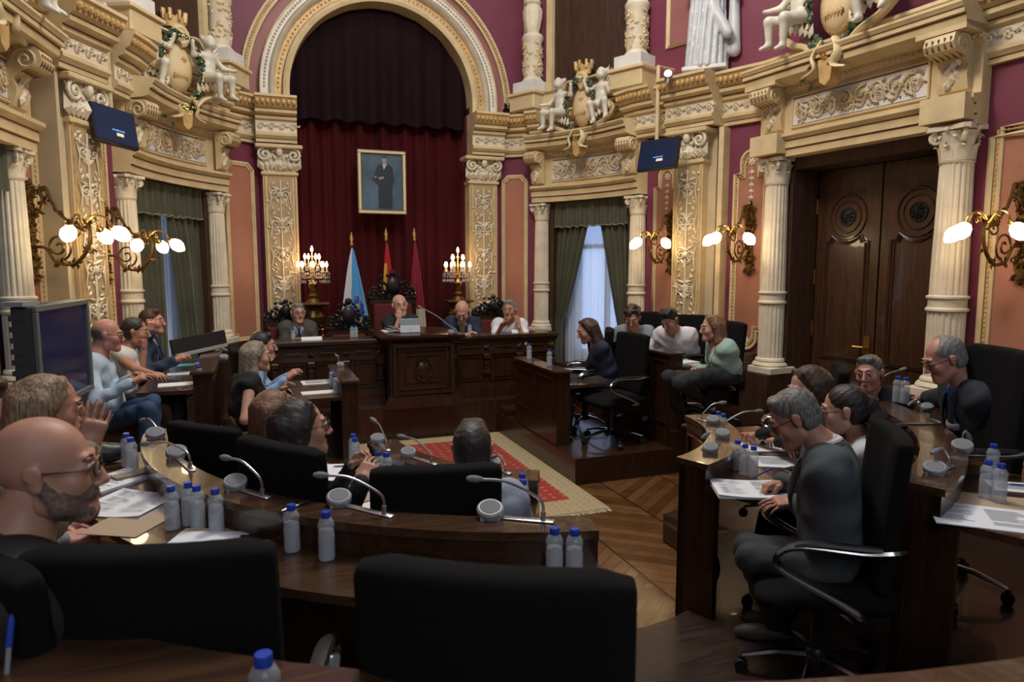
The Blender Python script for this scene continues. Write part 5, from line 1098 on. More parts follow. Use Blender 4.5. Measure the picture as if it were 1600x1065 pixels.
# ---------------------------------------------------------------- people
def skinmat(n, c): return mat('skin_' + n, c, .48, noise=.10, nscale=30)
SK = {'fair': skinmat('fair', (.50, .275, .20)), 'tan': skinmat('tan', (.42, .205, .135)), 'warm': skinmat('warm', (.46, .235, .16)), 'pink': skinmat('pink', (.50, .23, .175))}
LIP = mat('lips', (.36, .15, .12), .45); STUB = mat('grey_stubble', (.17, .115, .09), .8, noise=.4, nscale=120); NAIL = mat('finger_nail', (.6, .36, .3), .3)
EYEW = mat('eye_white', (.62, .6, .58), .2); IRIS = mat('iris_brown', (.035, .018, .010), .15); BROWM = mat('eyebrow_hair', (.05, .03, .02), .8)
def hairmat(n, c, c2=None):
    m = bpy.data.materials.new('hair_' + n); m.use_nodes = True; nt = m.node_tree; b = nt.nodes['Principled BSDF']; N = nt.nodes.new
    tc = N('ShaderNodeTexCoord'); mp = N('ShaderNodeMapping'); mp.inputs['Scale'].default_value = (90, 90, 9); no = N('ShaderNodeTexNoise'); no.inputs['Scale'].default_value = 1.6; no.inputs['Detail'].default_value = 4
    r = N('ShaderNodeValToRGB'); r.color_ramp.elements[0].position = .35; r.color_ramp.elements[1].position = .68; r.color_ramp.elements[0].color = (*c, 1); r.color_ramp.elements[1].color = (*(c2 or [x * 1.9 for x in c]), 1)
    bp = N('ShaderNodeBump'); bp.inputs['Strength'].default_value = .5; bp.inputs['Distance'].default_value = .006; L = nt.links.new
    L(tc.outputs['Object'], mp.inputs[0]); L(mp.outputs[0], no.inputs['Vector']); L(no.outputs['Fac'], r.inputs[0]); L(r.outputs[0], b.inputs['Base Color']); L(no.outputs['Fac'], bp.inputs['Height']); L(bp.outputs[0], b.inputs['Normal']); b.inputs['Roughness'].default_value = .5
    return m
HM = {'dark': hairmat('dark_brown', (.012, .008, .007)), 'brown': hairmat('brown', (.030, .014, .008)), 'blonde': hairmat('blonde', (.11, .065, .035), (.36, .25, .15)), 'grey': hairmat('grey', (.12, .11, .10), (.26, .25, .24)), 'auburn': hairmat('auburn', (.10, .04, .02), (.22, .11, .055)), 'ash': hairmat('ash_blonde', (.13, .10, .07), (.30, .25, .19)), 'salt': hairmat('salt_and_pepper', (.05, .045, .042), (.15, .14, .135)), 'midgrey': hairmat('mid_grey', (.06, .054, .048), (.20, .185, .17)), 'thin': hairmat('thin_dark', (.018, .013, .012), (.05, .04, .036))}
GARM = {}
def gm(c, rough=.8, bump=.35):
    k = (c, rough)
    if k not in GARM: GARM[k] = mat('cloth_%d' % len(GARM), c, rough, bump=bump, bscale=24, noise=.10, nscale=10)
    return GARM[k]
def Rx(a): return np.array(Matrix.Rotation(a, 3, 'X'))
def Ry(a): return np.array(Matrix.Rotation(a, 3, 'Y'))
def Rz(a): return np.array(Matrix.Rotation(a, 3, 'Z'))
def head_sdf(vox, female=False, beard=0, fat=0.0, mouth=0):
    s = SDF(vox); w = 1 + fat
    s.el((0, -.016, .032), (.075, .094, .086), .02); s.el((0, .026, -.042), (.057 * w, .061, .073), .04)
    s.el((0, .072, -.098), (.020, .017, .017), .03); s.rc((-.045 * w, .0, -.07), (-.012, .068, -.098), .018, .016, .03); s.rc((.045 * w, .0, -.07), (.012, .068, -.098), .018, .016, .03)
    for q in (-1, 1):
        s.el((q * .036 * w, .060, -.026), (.024, .020, .024), .025); s.el((q * .026, .083, .030), (.024, .010, .008), .014)
        s.el((q * .077, -.008, -.002), (.008, .017, .031), .006, 0, Matrix.Rotation(q * -.35, 3, 'Z')); s.el((q * .084, -.011, .010), (.005, .019, .019), .005)
        s.el((q * .031, .094, .010), (.019, .012, .011), .012, 0, None, -1); s.el((q * .031, .0745, .008), (.015, .015, .0135), .006)
    s.rc((0, .088, .015), (0, .108, -.026), .0085, .0115, .012); s.el((0, .111, -.031), (.0115, .010, .009), .008); s.el((-.0115, .100, -.036), (.008, .009, .007), .006); s.el((.0115, .100, -.036), (.008, .009, .007), .006)
    s.el((0, .087, -.064), (.023, .008, .0055), .006, 1); s.el((0, .085, -.075), (.020, .009, .006), .006, 1); s.el((0, .097, -.0695), (.022, .010, .0016), .003, 1, None, -1)
    if beard:
        t = .005
        s.el((0, .028, -.056), (.059 * w + t, .062 + t, .056), .012, 2); s.rc((-.022, .088, -.055), (.022, .088, -.055), .007, .007, .008, 2); [s.rc((q * .0725, .004, -.022), (q * .060, .030, -.070), .010, .018, .012, 2) for q in (-1, 1)]; [s.rc((q * .058, .035, -.075), (q * .02, .078, -.095), .018, .014, .015, 2) for q in (-1, 1)]; s.el((0, .076, -.100), (.030, .022, .025), .015, 2)
        s.el((0, .094, -.056), (.018, .008, .006), .004, 1)
    return s
def hair_sdf(vox, style, seed=1):
    s = SDF(vox); R = random.Random(seed)
    if style in ('short', 'quiff', 'curly', 'long', 'pony', 'bun', 'recede', 'sleek'):
        s.el((0, -.022, .036), (.0800, .0965, .0885), .02)
        s.el((0, -.03, -.02), (.0785, .085, .075), .02)
        if style == 'quiff': s.rc((-.035, .055, .105), (.04, .05, .105), .028, .028, .03); s.rc((-.04, .0, .115), (.04, .0, .115), .026, .026, .03)
        if style == 'short': s.rc((-.03, .045, .098), (.03, .045, .098), .020, .020, .03)
        if style == 'curly':
            for k in range(70):
                a, b = R.uniform(0, 2 * PI), R.uniform(.15, 1.4); s.el((.085 * math.cos(a) * math.cos(b), -.02 + .10 * math.sin(a) * math.cos(b), .05 + .085 * math.sin(b)), R.uniform(.014, .024), .006)
        if style in ('long', 'sleek'):
            for q in (-1, 1):
                s.rc((q * .068, -.03, .03), (q * .080, -.03, -.12), .030, .034, .03); s.rc((q * .080, -.03, -.12), (q * .088, -.0, -.25), .034, .024, .03); s.rc((q * .05, -.08, .02), (q * .06, -.09, -.22), .04, .036, .03)
                s.rc((q * .045, .03, .10), (q * .076, .01, .01), .014, .012, .02)
            s.rc((0, -.09, .03), (0, -.10, -.24), .045, .04, .03)
        if style == 'pony': s.el((0, -.112, .02), .03, .02); s.rc((0, -.125, .02), (0, -.14, -.10), .026, .034, .02); s.rc((0, -.14, -.10), (.02, -.11, -.21), .034, .016, .02)
        if style == 'bun': s.el((0, -.118, .0), .034, .015)
        s.el((0, .105, -.036), (.066, .080, .098 if style != 'recede' else .125), .012, 0, None, -1)
        if style in ('short', 'quiff', 'curly', 'recede', 'bun', 'pony'):
            s.bx((0, .07, -.10), (.2, .085, .105), .005, .012, 0, None, -1); s.bx((0, 0, -.16), (.2, .2, .085), .005, .015, 0, None, -1)
            for q in (-1, 1): s.el((q * .088, -.006, -.004), (.02, .024, .034), .006, 0, None, -1)
        if style == 'recede': s.el((0, .06, .11), (.05, .07, .05), .02, 0, None, -1)
    elif style == 'fringe':
        s.el((0, -.022, .012), (.0785, .094, .075), .02); s.el((0, .02, .085), (.10, .13, .060), .01, 0, None, -1); s.bx((0, .12, .0), (.2, .105, .2), .005, .01, 0, None, -1); s.bx((0, 0, -.13), (.2, .2, .07), .005, .01, 0, None, -1)
    return s
def hand(w, d, up, side, curl=.5, vox=.0065, spread=.10, point=False, s=1.0):
    """w wrist, d finger direction, up back-of-hand normal, side = +1 thumb towards +x of the hand frame"""
    d = d / np.linalg.norm(d); up = up - d * (up @ d); up /= np.linalg.norm(up); x = np.cross(d, up) * side
    T = lambda p: w + s * (x * p[0] + d * p[1] + up * p[2])
    R = Matrix(((x[0], d[0], up[0]), (x[1], d[1], up[1]), (x[2], d[2], up[2]))) if side > 0 else Matrix(((-x[0], d[0], up[0]), (-x[1], d[1], up[1]), (-x[2], d[2], up[2])))
    g = SDF(vox); g.rc(T((0, -.045, 0)), T((0, .02, 0)), .026 * s, .025 * s, .02)
    g.bx(T((.002, .05, 0)), (.030 * s, .034 * s, .008 * s), .008, .014, 0, R)
    for i, (fx, L, sy) in enumerate(((.032, .072, .082), (.011, .080, .086), (-.010, .074, .084), (-.030, .058, .076))):
        a = 0; p = V(fx, sy, 0); fr = .0088 - .0006 * i; ang = spread * (1.5 - i) * .8
        c = curl * (0 if (point and i == 0) else 1) * (1 + .12 * i)
        g.rc(T((fx * .8, .055, 0)), T(p), .0095 * s, .0092 * s, .008)
        for k, (l, b) in enumerate(((.42, .55), (.32, 1.0), (.26, .7))):
            a += c * b; q = p + V(math.sin(ang) * math.cos(a), math.cos(ang) * math.cos(a), -math.sin(a)) * L * l; g.rc(T(p), T(q), (fr - .0007 * k) * s, (fr - .0007 * (k + 1)) * s, .003); p = q
    t0, t1, t2, t3 = V(.022, .012, -.004), V(.046, .040, -.012), V(.056 - .02 * curl, .066, -.016 - .014 * curl), V(.056 - .035 * curl, .090 - .008 * curl, -.018 - .02 * curl)
    g.rc(T(t0), T(t1), .015 * s, .0115 * s, .012); g.rc(T(t1), T(t2), .0112 * s, .0096 * s, .004); g.rc(T(t2), T(t3), .0096 * s, .0078 * s, .003)
    return g
def ik(S, T, pole, l1, l2):
    d = T - S; L = np.linalg.norm(d); m = (l1 + l2) * .995
    if L > m: T = S + d / L * m; L = m; d = T - S
    a = (l1 * l1 - l2 * l2 + L * L) / (2 * L); h = math.sqrt(max(1e-6, l1 * l1 - a * a)); u = d / L; p = pole - u * (pole @ u); p /= np.linalg.norm(p) + 1e-9
    return S + u * a + p * h, T
PEOPLE = []
def person(label, H, yaw, floor, hyaw=None, pitch=0, roll=0, lean=.06, skn='fair', hair=('short', 'dark'), top=('shirt', (.5, .5, .5)), shirt=None, tie=None, sleeve='long', legs=(.02, .02, .025),
           R=None, L=None, female=False, beard=0, glasses=False, fat=0.0, vox=.011, hv=.006, sh=None, rdir=None, ldir=None, curl=(.5, .5), hup=None, ears=True, legsplay=.10, hs=1.0, pole=None, knee=None, face_on=True, kneelift=0.0, scale=1.0, shoe=(.02, .02, .02), side_lean=0.0):
    o = empty('person', (H[0], H[1], floor), yaw, label, 'person'); hyaw = yaw if hyaw is None else hyaw
    loc = lambda p: (Rz(-yaw) @ (np.array(p, float) - V(H[0], H[1], floor)))       # world -> body frame
    hz = H[2] - floor; hc = V(0, 0, hz); A = Rz(hyaw - yaw) @ Ry(roll) @ Rx(-pitch)
    nb = hc + (A @ V(0, -.035, -.10)) * V(1, 1, 1) + V(0, -.03 - .03 * abs(pitch), -.056); nb[0] *= .5
    hipz = .55; tl = nb[2] - hipz; hip = V(-side_lean, nb[1] - lean, hipz); sw = (.148 if female else .172) + fat * .05; ax = nb - hip; ln = math.atan2(-(ax[1]), ax[2]); RT_ = Matrix.Rotation(ln, 3, 'X')
    fw_ = V(0, math.cos(ln), math.sin(ln)); parts = []
    # head
    hsd = head_sdf(hv, female, beard, .0 if not fat else fat * .4); v, q, t = hsd.mesh(); v = v * hs @ A.T + hc; parts.append((v, q, t))
    # neck and core
    s = SDF(vox); nr = .047 if female else .055 + fat * .02
    s.rc(hc + A @ V(0, -.022, -.05), nb + V(0, 0, .0), nr, nr + .004, .03); s.rc(nb, nb - ax * .25 + V(0, -.01, 0), nr + .01, .09, .04); s.rc(nb - ax * .2, hip, .09, .10, .05)
    g = SDF(vox); up_ = 1.0
    def torso(g, e, lo=0.0):
        g.el(hip + ax * .68, (sw * .93 + e, .108 + e + fat * .05, tl * .36), .05, 0, RT_); g.el(hip + ax * .32 + fw_ * fat * .10, (sw * .82 + e + fat * .08, .108 + e + fat * .12, tl * .34), .06, 0, RT_)
        g.el(hip + V(0, .01, .03), (sw * .86 + e, .108 + e, .11), .05)
        g.rc(nb - ax * .10 + V(-sw + .015, -.01, 0), nb - ax * .10 + V(sw - .015, -.01, 0), .062 + e, .062 + e, .07); g.rc(nb + V(0, -.01, -.02), nb - ax * .1 + V(sw - .05, -.015, .01), .045 + e * .5, .045 + e, .04); g.rc(nb + V(0, -.01, -.02), nb - ax * .1 - V(sw - .05, .015, -.01), .045 + e * .5, .045 + e, .04)
        for k in (-1, 1): g.rc(nb - ax * .16 + V(k * (sw - .045), -.01, 0), hip + ax * .30 + V(k * sw * .55, 0, 0), (.066 if female else .080) + e, .085 + e, .06)
        if female:
            for k in (-1, 1): g.el(hip + ax * .62 + V(k * .065, 0, 0) + fw_ * .085, (.055, .05, .055), .04)
    jacket = top[0] == 'jacket'; e = .018 if jacket else .008
    torso(g, e); targets = {}
    for k, T, dd, cu in ((1, R, rdir, curl[0]), (-1, L, ldir, curl[1])):
        S = nb - ax * .13 + V(k * (sw - .014), -.01, -.005)
        T = V(k * .10, hip[1] + .36, .66) if T is None else (loc(T) if not isinstance(T, tuple) else V(*T))
        po = V(k * .38, -.45, -.8) if pole is None or pole[0 if k > 0 else 1] is None else V(*pole[0 if k > 0 else 1])
        E, W = ik(S, T, po, .285, .25); fd = (W - E) / np.linalg.norm(W - E); targets[k] = (S, E, W)
        if sleeve == 'none': s.rc(S, E, .047, .036, .03); s.rc(E, W, .036, .025, .02); 
        elif sleeve == 'short':
            M_ = S + (E - S) * .75; g.rc(S, M_, .060 + e * .5, .056 + e, .03); s.rc(S, E, .046, .038, .02); s.rc(E, W, .039, .025, .02)
        elif sleeve == 'rolled': g.rc(S, E, .056 + e, .048 + e, .03); g.rc(E, E + fd * .04, .048 + e, .046 + e, .02); s.rc(S, E, .04, .036, .02); s.rc(E, W, .038, .025, .02)
        else: g.rc(S, E, .052 + e, .043 + e, .04); g.rc(E, W - fd * .005, .042 + e, .031 + e, .025); s.rc(S, E, .035, .035, .02); s.rc(E, W, .033, .025, .02)
        d = fd if dd is None else (Rz(-yaw) @ V(*dd)); u = V(0, 0, 1.0) + V(k * .3, 0, 0) if hup is None or hup[0 if k > 0 else 1] is None else Rz(-yaw) @ V(*hup[0 if k > 0 else 1])
        parts.append(hand(W, d, u, -k, cu, min(hv + .0005, .0085), s=1.02 if not female else .92).mesh())
    parts.append(s.mesh()); b = skin('body', parts, [SK[skn], LIP, STUB], o)
    g2 = g
    if jacket:                                                     # open front showing the shirt
        sh_ = SDF(vox); torso(sh_, .006); sh_.rc(nb + V(0, 0, .012), nb - ax * .06, nr + .010, nr + .03, .02)
        cut = nb - ax * .02 + fw_ * (.13 + fat * .05)
        g2.rc(nb + fw_ * .10 + V(0, 0, .01), nb - ax * .62 + fw_ * (.17 + fat * .07), .062, .030, .006, 0, -1); g2.el(hc + V(0, .0, -.05), (.075, .085, .12), .01, 0, None, -1)
        skin('shirt', [sh_.mesh()], [gm(shirt or (.55, .56, .6))], o)
        mb = MB()
        for k in (-1, 1): mb.tube(spl([nb + V(k * .02, -.065, .035), nb + V(k * .066, -.02, .025), nb + fw_ * .085 + V(k * .052, 0, -.05), nb - ax * .35 + fw_ * .145 + V(k * .045, 0, 0), nb - ax * .55 + fw_ * .15 + V(k * .02, 0, 0)], 5), [.010, .016, .02, .022, .006], 6, flat=.5)
        mb.build('lapel', gm(top[1]), o)
        mb = MB()
        for k in (-1, 1): mb.tube(spl([nb + V(0, -.058, .05), nb + V(k * .052, -.03, .045), nb + V(k * .046, .035, .012), nb + fw_ * .088 + V(k * .022, .0, -.035)], 5), [.010, .012, .013, .005], 6, flat=.7)
        mb.build('shirt_collar', gm(shirt or (.55, .56, .6)), o)
    else:
        g2.el(hc + A @ V(0, 0, -.02), (.07, .08, .10), .01, 0, None, -1)
        if top[0] in ('shirt', 'polo'):
            mb = MB()
            for k in (-1, 1): mb.tube(spl([nb + V(0, -.062, .045), nb + V(k * .055, -.03, .04), nb + V(k * .05, .035, .01), nb + fw_ * .09 + V(k * .028, .0, -.04)], 5), [.012, .014, .015, .006], 6, flat=.7)
            mb.build('collar', gm(top[1]), o)
        if top[0] == 'dress': g2.rc(nb + fw_ * .09 + V(0, 0, .02), nb - ax * .2 + fw_ * .12, .07, .04, .01, 0, None) if False else None
    skin({'shirt': 'shirt', 'polo': 'polo_shirt', 'jacket': 'jacket', 'blouse': 'blouse', 'dress': 'dress', 'sweater': 'sweater'}[top[0]], [crumple(g2.mesh(), .006)], [gm(top[1])], o)
    if tie:
        mb = MB(); c = nb + fw_ * (.088) + V(0, .01, -.015); e_ = nb - ax * .6 + fw_ * (.140 + fat * .12); m_ = nb - ax * .3 + fw_ * (.128 + fat * .05)
        mb.tube([c, c - V(0, 0, .025), m_, e_], [.017, .012, .022, .026], 6, flat=.35); mb.build('tie', gm(tie, .5), o)
    if legs:
        t = SDF(.013); kh = .56 + kneelift
        for i, k in enumerate((-1, 1)):
            kn = V(k * legsplay, hip[1] + .42, kh) if knee is None or knee[i] is None else loc(knee[i][0]); fo = V(k * (legsplay + .02), kn[1] + .02, .09) if knee is None or knee[i] is None else loc(knee[i][1])
            t.rc(hip + V(k * .085, .03, -.01), kn, .082, .060, .04); t.rc(kn, fo, .060, .047, .03)
            sd = SDF(.009); fdv = V(k * .1, 1, 0); fdv /= np.linalg.norm(fdv); h_ = fo[2] - .09
            sd.rc(fo + V(0, -.02, -.045), fo + fdv * .13 + V(0, 0, -.058), .036, .032, .03); sd.rc(fo + fdv * .08 + V(0, 0, -.055), fo + fdv * .17 + V(0, 0, -.064), .036, .025, .03); sd.bx(fo + V(0, -.03, .12 - .09 - .20), (.3, .4, .08), .0, .004, 0, None, -1) if False else None
            skin('shoe', [sd.mesh()], [gm(shoe, .5)], o)
        t.rc(hip + V(-.07, .01, .0), hip + V(.07, .01, .0), .088, .088, .05); skin('trousers', [crumple(t.mesh(), .005)], [gm(legs)], o)
    # hair, face
    if hair and hair[0] != 'bald':
        v, q, t = hair_sdf(max(hv, .0055), hair[0]).mesh(); v, q, t = crumple((v, q, t), .0009, 60.0); skin('hair', [(v * hs @ A.T + hc, q, t)], [HM[hair[1]]], o)
    Tm = Matrix.Translation(hc.tolist()) @ Matrix(A.tolist()).to_4x4() @ Matrix.Scale(hs, 4)
    for k in (-1, 1):
        mb = MB(); mb.ball((k * .031, .0785, .0085), (.0125, .0125, .0105), 12, 8, 0); mb.ball((k * .031, .0875, .0080), (.0055, .0042, .0055), 10, 6, 1)
        mb.tube(spl([(k * .016, .0885, .011), (k * .031, .0935, .018), (k * .046, .0865, .011)], 4), [.002, .0035, .002], 5, 2); mb.build('eye', [EYEW, IRIS, SK[skn]], o, M=Tm)
        mb = MB(); mb.tube(spl([(k * .014, .0885, .030), (k * .032, .0895, .036), (k * .052, .0775, .029)], 4), [.003, .0042, .002], 5); mb.build('eyebrow', HM[hair[1]] if hair and len(hair) > 1 and hair[1] in ('grey', 'salt') else BROWM, o, M=Tm)
    if glasses:
        mb = MB()
        for k in (-1, 1):
            P = [(k * .034 + .0235 * math.copysign(abs(math.cos(a)) ** .7, math.cos(a)), .1045 - abs(.35 * (k * .034 + .023 * math.cos(a))) * .25, .008 + .017 * math.copysign(abs(math.sin(a)) ** .7, math.sin(a))) for a in np.linspace(0, 2 * PI, 20, endpoint=False)]
            mb.tube(P, .0019, 5, closed=True); mb.tube([(k * .057, .098, .012), (k * .078, .07, .012), (k * .083, .0, .012), (k * .082, -.02, .002)], .0018, 5)
        mb.tube([(-.010, .103, .012), (0, .106, .014), (.010, .103, .012)], .0018, 5); mb.build('glasses', K['blackp'], o, M=Tm)
    PEOPLE.append(o); return o
PR, PL, PT, PA = math.radians(-110.5), math.radians(69.5), math.radians(159.5), math.radians(-20.4)   # facing right, left, towards and away from the camera
D_ = math.radians
def prr(px, off=0): return math.radians(-(20.44 + math.degrees(math.atan((px - 800) / F)) + 90) - off)   # profile to the right, off = turned towards the camera
def prl(px, off=0): return math.radians(90 - 20.44 - math.degrees(math.atan((px - 800) / F)) + off)
def prt(px, off=0): return math.radians(180 - 20.44 - math.degrees(math.atan((px - 800) / F)) + off)
def crumple(m, amp, sc=15.0):
    v, q, t = m; n = np.cross(v[q[:, 2]] - v[q[:, 0]], v[q[:, 3]] - v[q[:, 1]]); N = np.zeros_like(v)
    for k in range(4): np.add.at(N, q[:, k], n)
    N /= np.linalg.norm(N, axis=1, keepdims=True) + 1e-9; x, y, z = (v * sc).T
    f = np.sin(x * 1.3 + 1.7 * np.sin(z * .9 + y)) * np.sin(z * 1.9 + 1.3 * np.sin(x * .8 - y * 1.1)) + .5 * np.sin(2.7 * z + 2.1 * y + 2 * np.sin(1.9 * x)) - .35 * np.abs(np.sin(1.1 * z + 1.6 * x + 1.5 * np.sin(y)))
    return v + N * (amp * f)[:, None], q, t
FD = .36
# on the dais
H = atd(625, 477, 8.35); person('bald man in black polo shirt resting chin on hand at the centre of the dais', H, prt(625), FD, prt(625, 12), .02, .14, .16, 'fair', None, ('polo', (.012, .014, .022)), sleeve='short', R=H + V(-.035, -.10, -.15), L=(-.16, .32, .86), rdir=(.1, .0, 1), curl=(1.2, .4), hup=((-.3, -1, 0), None), pole=((.2, .2, -1), None), hs=1.12, legs=None, hv=.007)
H = atd(466, 489, 8.6); person('grey-haired man in glasses and dark tie at the left of the dais', H, prt(466, 8), FD, prt(466, 14), 0, 0, .08, 'fair', ('short', 'grey'), ('jacket', (.075, .07, .065)), (.38, .42, .55), (.015, .02, .04), glasses=True, hs=1.08, legs=None, hv=.007)
H = atd(722, 487, 8.45); person('bald man in navy suit and yellow tie looking down at the dais', H, prt(722), FD, prt(722, -6), .6, 0, .14, 'fair', None, ('jacket', (.012, .02, .045)), (.40, .45, .58), (.42, .30, .05), R=H + V(-.08, -.30, -.26), L=H + V(.08, -.30, -.26), hs=1.12, legs=None, hv=.007)
H = atd(796, 484, 8.5); person('grey-haired man in white shirt touching his cheek at the right of the dais', H, prt(796), FD, prt(796, -14), 0, 0, .12, 'tan', ('short', 'grey'), ('shirt', (.68, .67, .7)), R=(.1, .3, .86), L=H + V(.07, -.13, -.17), ldir=(-.1, .3, 1), hup=(None, (.6, -1, 0)), pole=(None, (-.3, .2, -1)), sleeve='rolled', hs=1.06, legs=None, hv=.007, curl=(.4, .9))
# right platform
H = atd(917, 516, 6.9); person('woman with long brown hair in a navy blouse reading at the right side desk', H, prl(917, 8), .24, prl(917, 24), .35, 0, .14, 'warm', ('long', 'brown'), ('blouse', (.012, .015, .035)), R=atz(890, 578, .87), L=atz(897, 576, .87), female=True, hv=.0065)
H = atd(988, 497, 7.3); person('curly-haired man in an open grey-blue shirt on the right platform', H, prt(988, -10), .40, prt(988, -8), .4, 0, .14, 'tan', ('curly', 'brown'), ('shirt', (.20, .24, .26)), beard=0, legs=None, hv=.0065)
H = atd(1046, 500, 6.85); person('young man in a white shirt looking down on the right platform', H, prt(1046, -20), .40, prt(1046, -32), .55, .05, .2, 'tan', ('quiff', 'dark'), ('shirt', (.68, .65, .68)), R=atz(1035, 552, 1.02), L=atz(1050, 556, 1.02), sleeve='rolled', hv=.0065)
H = atd(1112, 512, 6.3); person('blonde woman in a mint green jacket and dark trousers on the right platform', H, prl(1112, 25), .40, prl(1112, 22), .08, 0, .10, 'fair', ('long', 'auburn'), ('jacket', (.30, .42, .36)), (.5, .5, .5), R=atz(1092, 578, .98), L=atz(1086, 574, .98), female=True, legs=(.015, .018, .022), shoe=(.5, .48, .45), hv=.0065,
    knee=((atd(1045, 590, 5.9), atz(1068, 655, .45)), (atd(1062, 598, 5.75), atz(1110, 632, .50))))
# left platform
H = atd(168, 523, 5.1); person('balding man in a light blue shirt and jeans seated at the left', H, prr(168, 8), .24, prr(168, 10), .12, 0, .06, 'pink', ('fringe', 'salt'), ('shirt', (.42, .52, .62)), R=atd(205, 598, 4.85), L=atd(207, 590, 5.05), fat=.45, legs=(.03, .06, .13), hv=.006, glasses=True, knee=((atd(238, 628, 5.1), atd(240, 760, 5.1)), (atd(232, 640, 4.8), atd(225, 770, 4.8))))
H = atd(212, 518, 5.75); person('dark-haired woman in a white sleeveless top resting chin on hand', H, prr(212, 8), .30, prr(212, 12), .1, 0, .05, 'tan', ('bun', 'dark'), ('blouse', (.58, .56, .54)), sleeve='none', R=atd(262, 595, 5.2), L=atd(225, 545, 5.75), ldir=(0, 0, 1), hup=(None, (1, 0, 0)), female=True, legs=(.02, .02, .03), curl=(.4, 1.1), hv=.006)
H = atd(238, 502, 6.4); person('man in a dark blue suit covering his mouth, behind the woman in white', H, prr(238, 12), .30, prr(238, 20), 0, 0, .05, 'pink', ('short', 'brown'), ('jacket', (.02, .035, .07)), (.45, .46, .52), R=atd(272, 563, 6.2), L=atd(233, 518, 6.25), ldir=(.3, 0, 1), hup=(None, (.8, -.6, 0)), curl=(.6, 1.2), legs=None, hv=.0065)
H = atd(402, 556, 5.35); person('blonde woman in a black sleeveless dress seen from the side at the left side desk', H, prr(402, -12), .24, prr(402, -2), .05, 0, .05, 'fair', ('long', 'ash'), ('dress', (.01, .01, .012)), sleeve='none', R=atd(430, 628, 5.2), L=atd(440, 610, 5.4), female=True, legs=(.01, .01, .012), hv=.006)
H = atd(412, 540, 5.95); person('dark-haired man in a light blue shirt behind the blonde woman in black', H, prr(412, -5), .24, prr(412, 6), .05, 0, .10, 'warm', ('short', 'dark'), ('shirt', (.25, .38, .58)), R=atd(447, 592, 5.7), L=atd(452, 586, 5.9), sleeve='long', legs=None, hv=.006)
# left foreground
H = atd(74, 733, 1.46); person('bald man with beard and black glasses in dark jacket at the left foreground', H, prr(74, -10), T2, prr(74, 12), .05, 0, .04, 'warm', None, ('jacket', (.022, .021, .020)), (.03, .03, .03), R=H + V(.28, .10, -.55), L=H + V(.2, .42, -.52), beard=1, glasses=True, hv=.0036, vox=.010, fat=.10, hs=.96)
H = atd(78, 638, 2.4); person('woman with streaked blonde hair pressing her hands together at the left', H, prr(78), .14, prr(78, 3), .12, 0, .08, 'tan', ('sleek', 'blonde'), ('blouse', (.30, .24, .15)), R=atd(138, 697, 2.2), L=atd(139, 695, 2.34), rdir=(.28, .12, .9), ldir=(.34, .10, .9), hup=((.3, -1, .1), (-.3, 1, .1)), curl=(.15, .15), female=True, hv=.0048)
H = atd(-26, 640, 2.45); person('dark-haired man in profile, cut by the left edge of the photo', H, prr(0), T2, prr(0, 5), .1, 0, .08, 'pink', ('short', 'brown'), ('shirt', (.2, .2, .22)), legs=None, hv=.006)
# inner row
H = atd(430, 643, 3.6); person('woman with wavy brown hair seen from behind in the inner row', H, prr(434, -30), T1, prr(434, -30), 0, 0, .06, 'warm', ('long', 'auburn'), ('blouse', (.012, .012, .014)), female=True, legs=None, hv=.006)
H = atd(472, 668, 3.0); person('dark-haired woman with glasses in black, leaning on the inner desk', H, prr(470, -15), T1, prr(470, -8), -.05, 0, .16, 'warm', ('sleek', 'dark'), ('sweater', (.010, .010, .012)), R=atd(566, 752, 2.85), L=atd(550, 730, 3.1), pole=((.2, .1, -1), None), rdir=(.55, .5, .8), curl=(.5, .8), glasses=True, female=True, legs=None, hv=.0048, hs=1.08)
H = atd(738, 700, 2.86); person('man with thinning dark hair seen from behind in the front row', H, PA, T1, PA, -.02, 0, .06, 'warm', ('short', 'thin'), ('shirt', (.28, .31, .38)), L=(-.12, .34, .72), R=(.20, .28, .74), legs=None, hv=.0045)
# right
H = atd(1240, 652, 2.92); person('grey-haired man in a grey suit and glasses bent over a document', H, prl(1240), T1, prl(1240, 4), .55, 0, .05, 'tan', ('short', 'midgrey'), ('jacket', (.050, .060, .068)), (.55, .52, .50), R=atz(1222, 752, .90), L=atz(1243, 783, .89), rdir=(-.8, .2, -.25), ldir=(-.85, .3, -.08), glasses=True, hv=.0045, legs=(.030, .032, .034), curl=(.8, .3), shoe=(.09, .075, .06),
    knee=((atd(1172, 870, 2.95), atz(1212, 974, T1 + .09)), (atd(1168, 855, 3.15), atz(1222, 958, T1 + .09))))
H = atd(1318, 640, 3.3); person('woman with glasses and dark ponytail in a white top, looking down', H, prl(1318), T1, prl(1318, 5), .2, 0, .08, 'fair', ('pony', 'dark'), ('blouse', (.52, .53, .56)), R=atz(1232, 692, .90), L=atz(1262, 700, .90), rdir=(-1, 0, -.2), glasses=True, female=True, hv=.005, legs=None, sleeve='short', curl=(.7, .5))
H = atd(1262, 607, 3.6); person('woman with highlighted brown hair in black, behind the grey suited man', H, prl(1262, 8), T1, prl(1262, 34), .25, 0, .14, 'fair', ('long', 'brown'), ('sweater', (.008, .008, .010)), R=atz(1180, 680, .90), L=atz(1200, 690, .90), female=True, hv=.0055, legs=None, curl=(.8, .8))
H = atd(1358, 583, 4.5); person('grey-haired man in a black suit and tie by the double door', H, prt(1358, -8), T2, prt(1358, -18), .05, .1, .08, 'pink', ('short', 'salt'), ('jacket', (.010, .010, .012)), (.55, .56, .6), (.015, .015, .02), legs=None, hv=.0055)
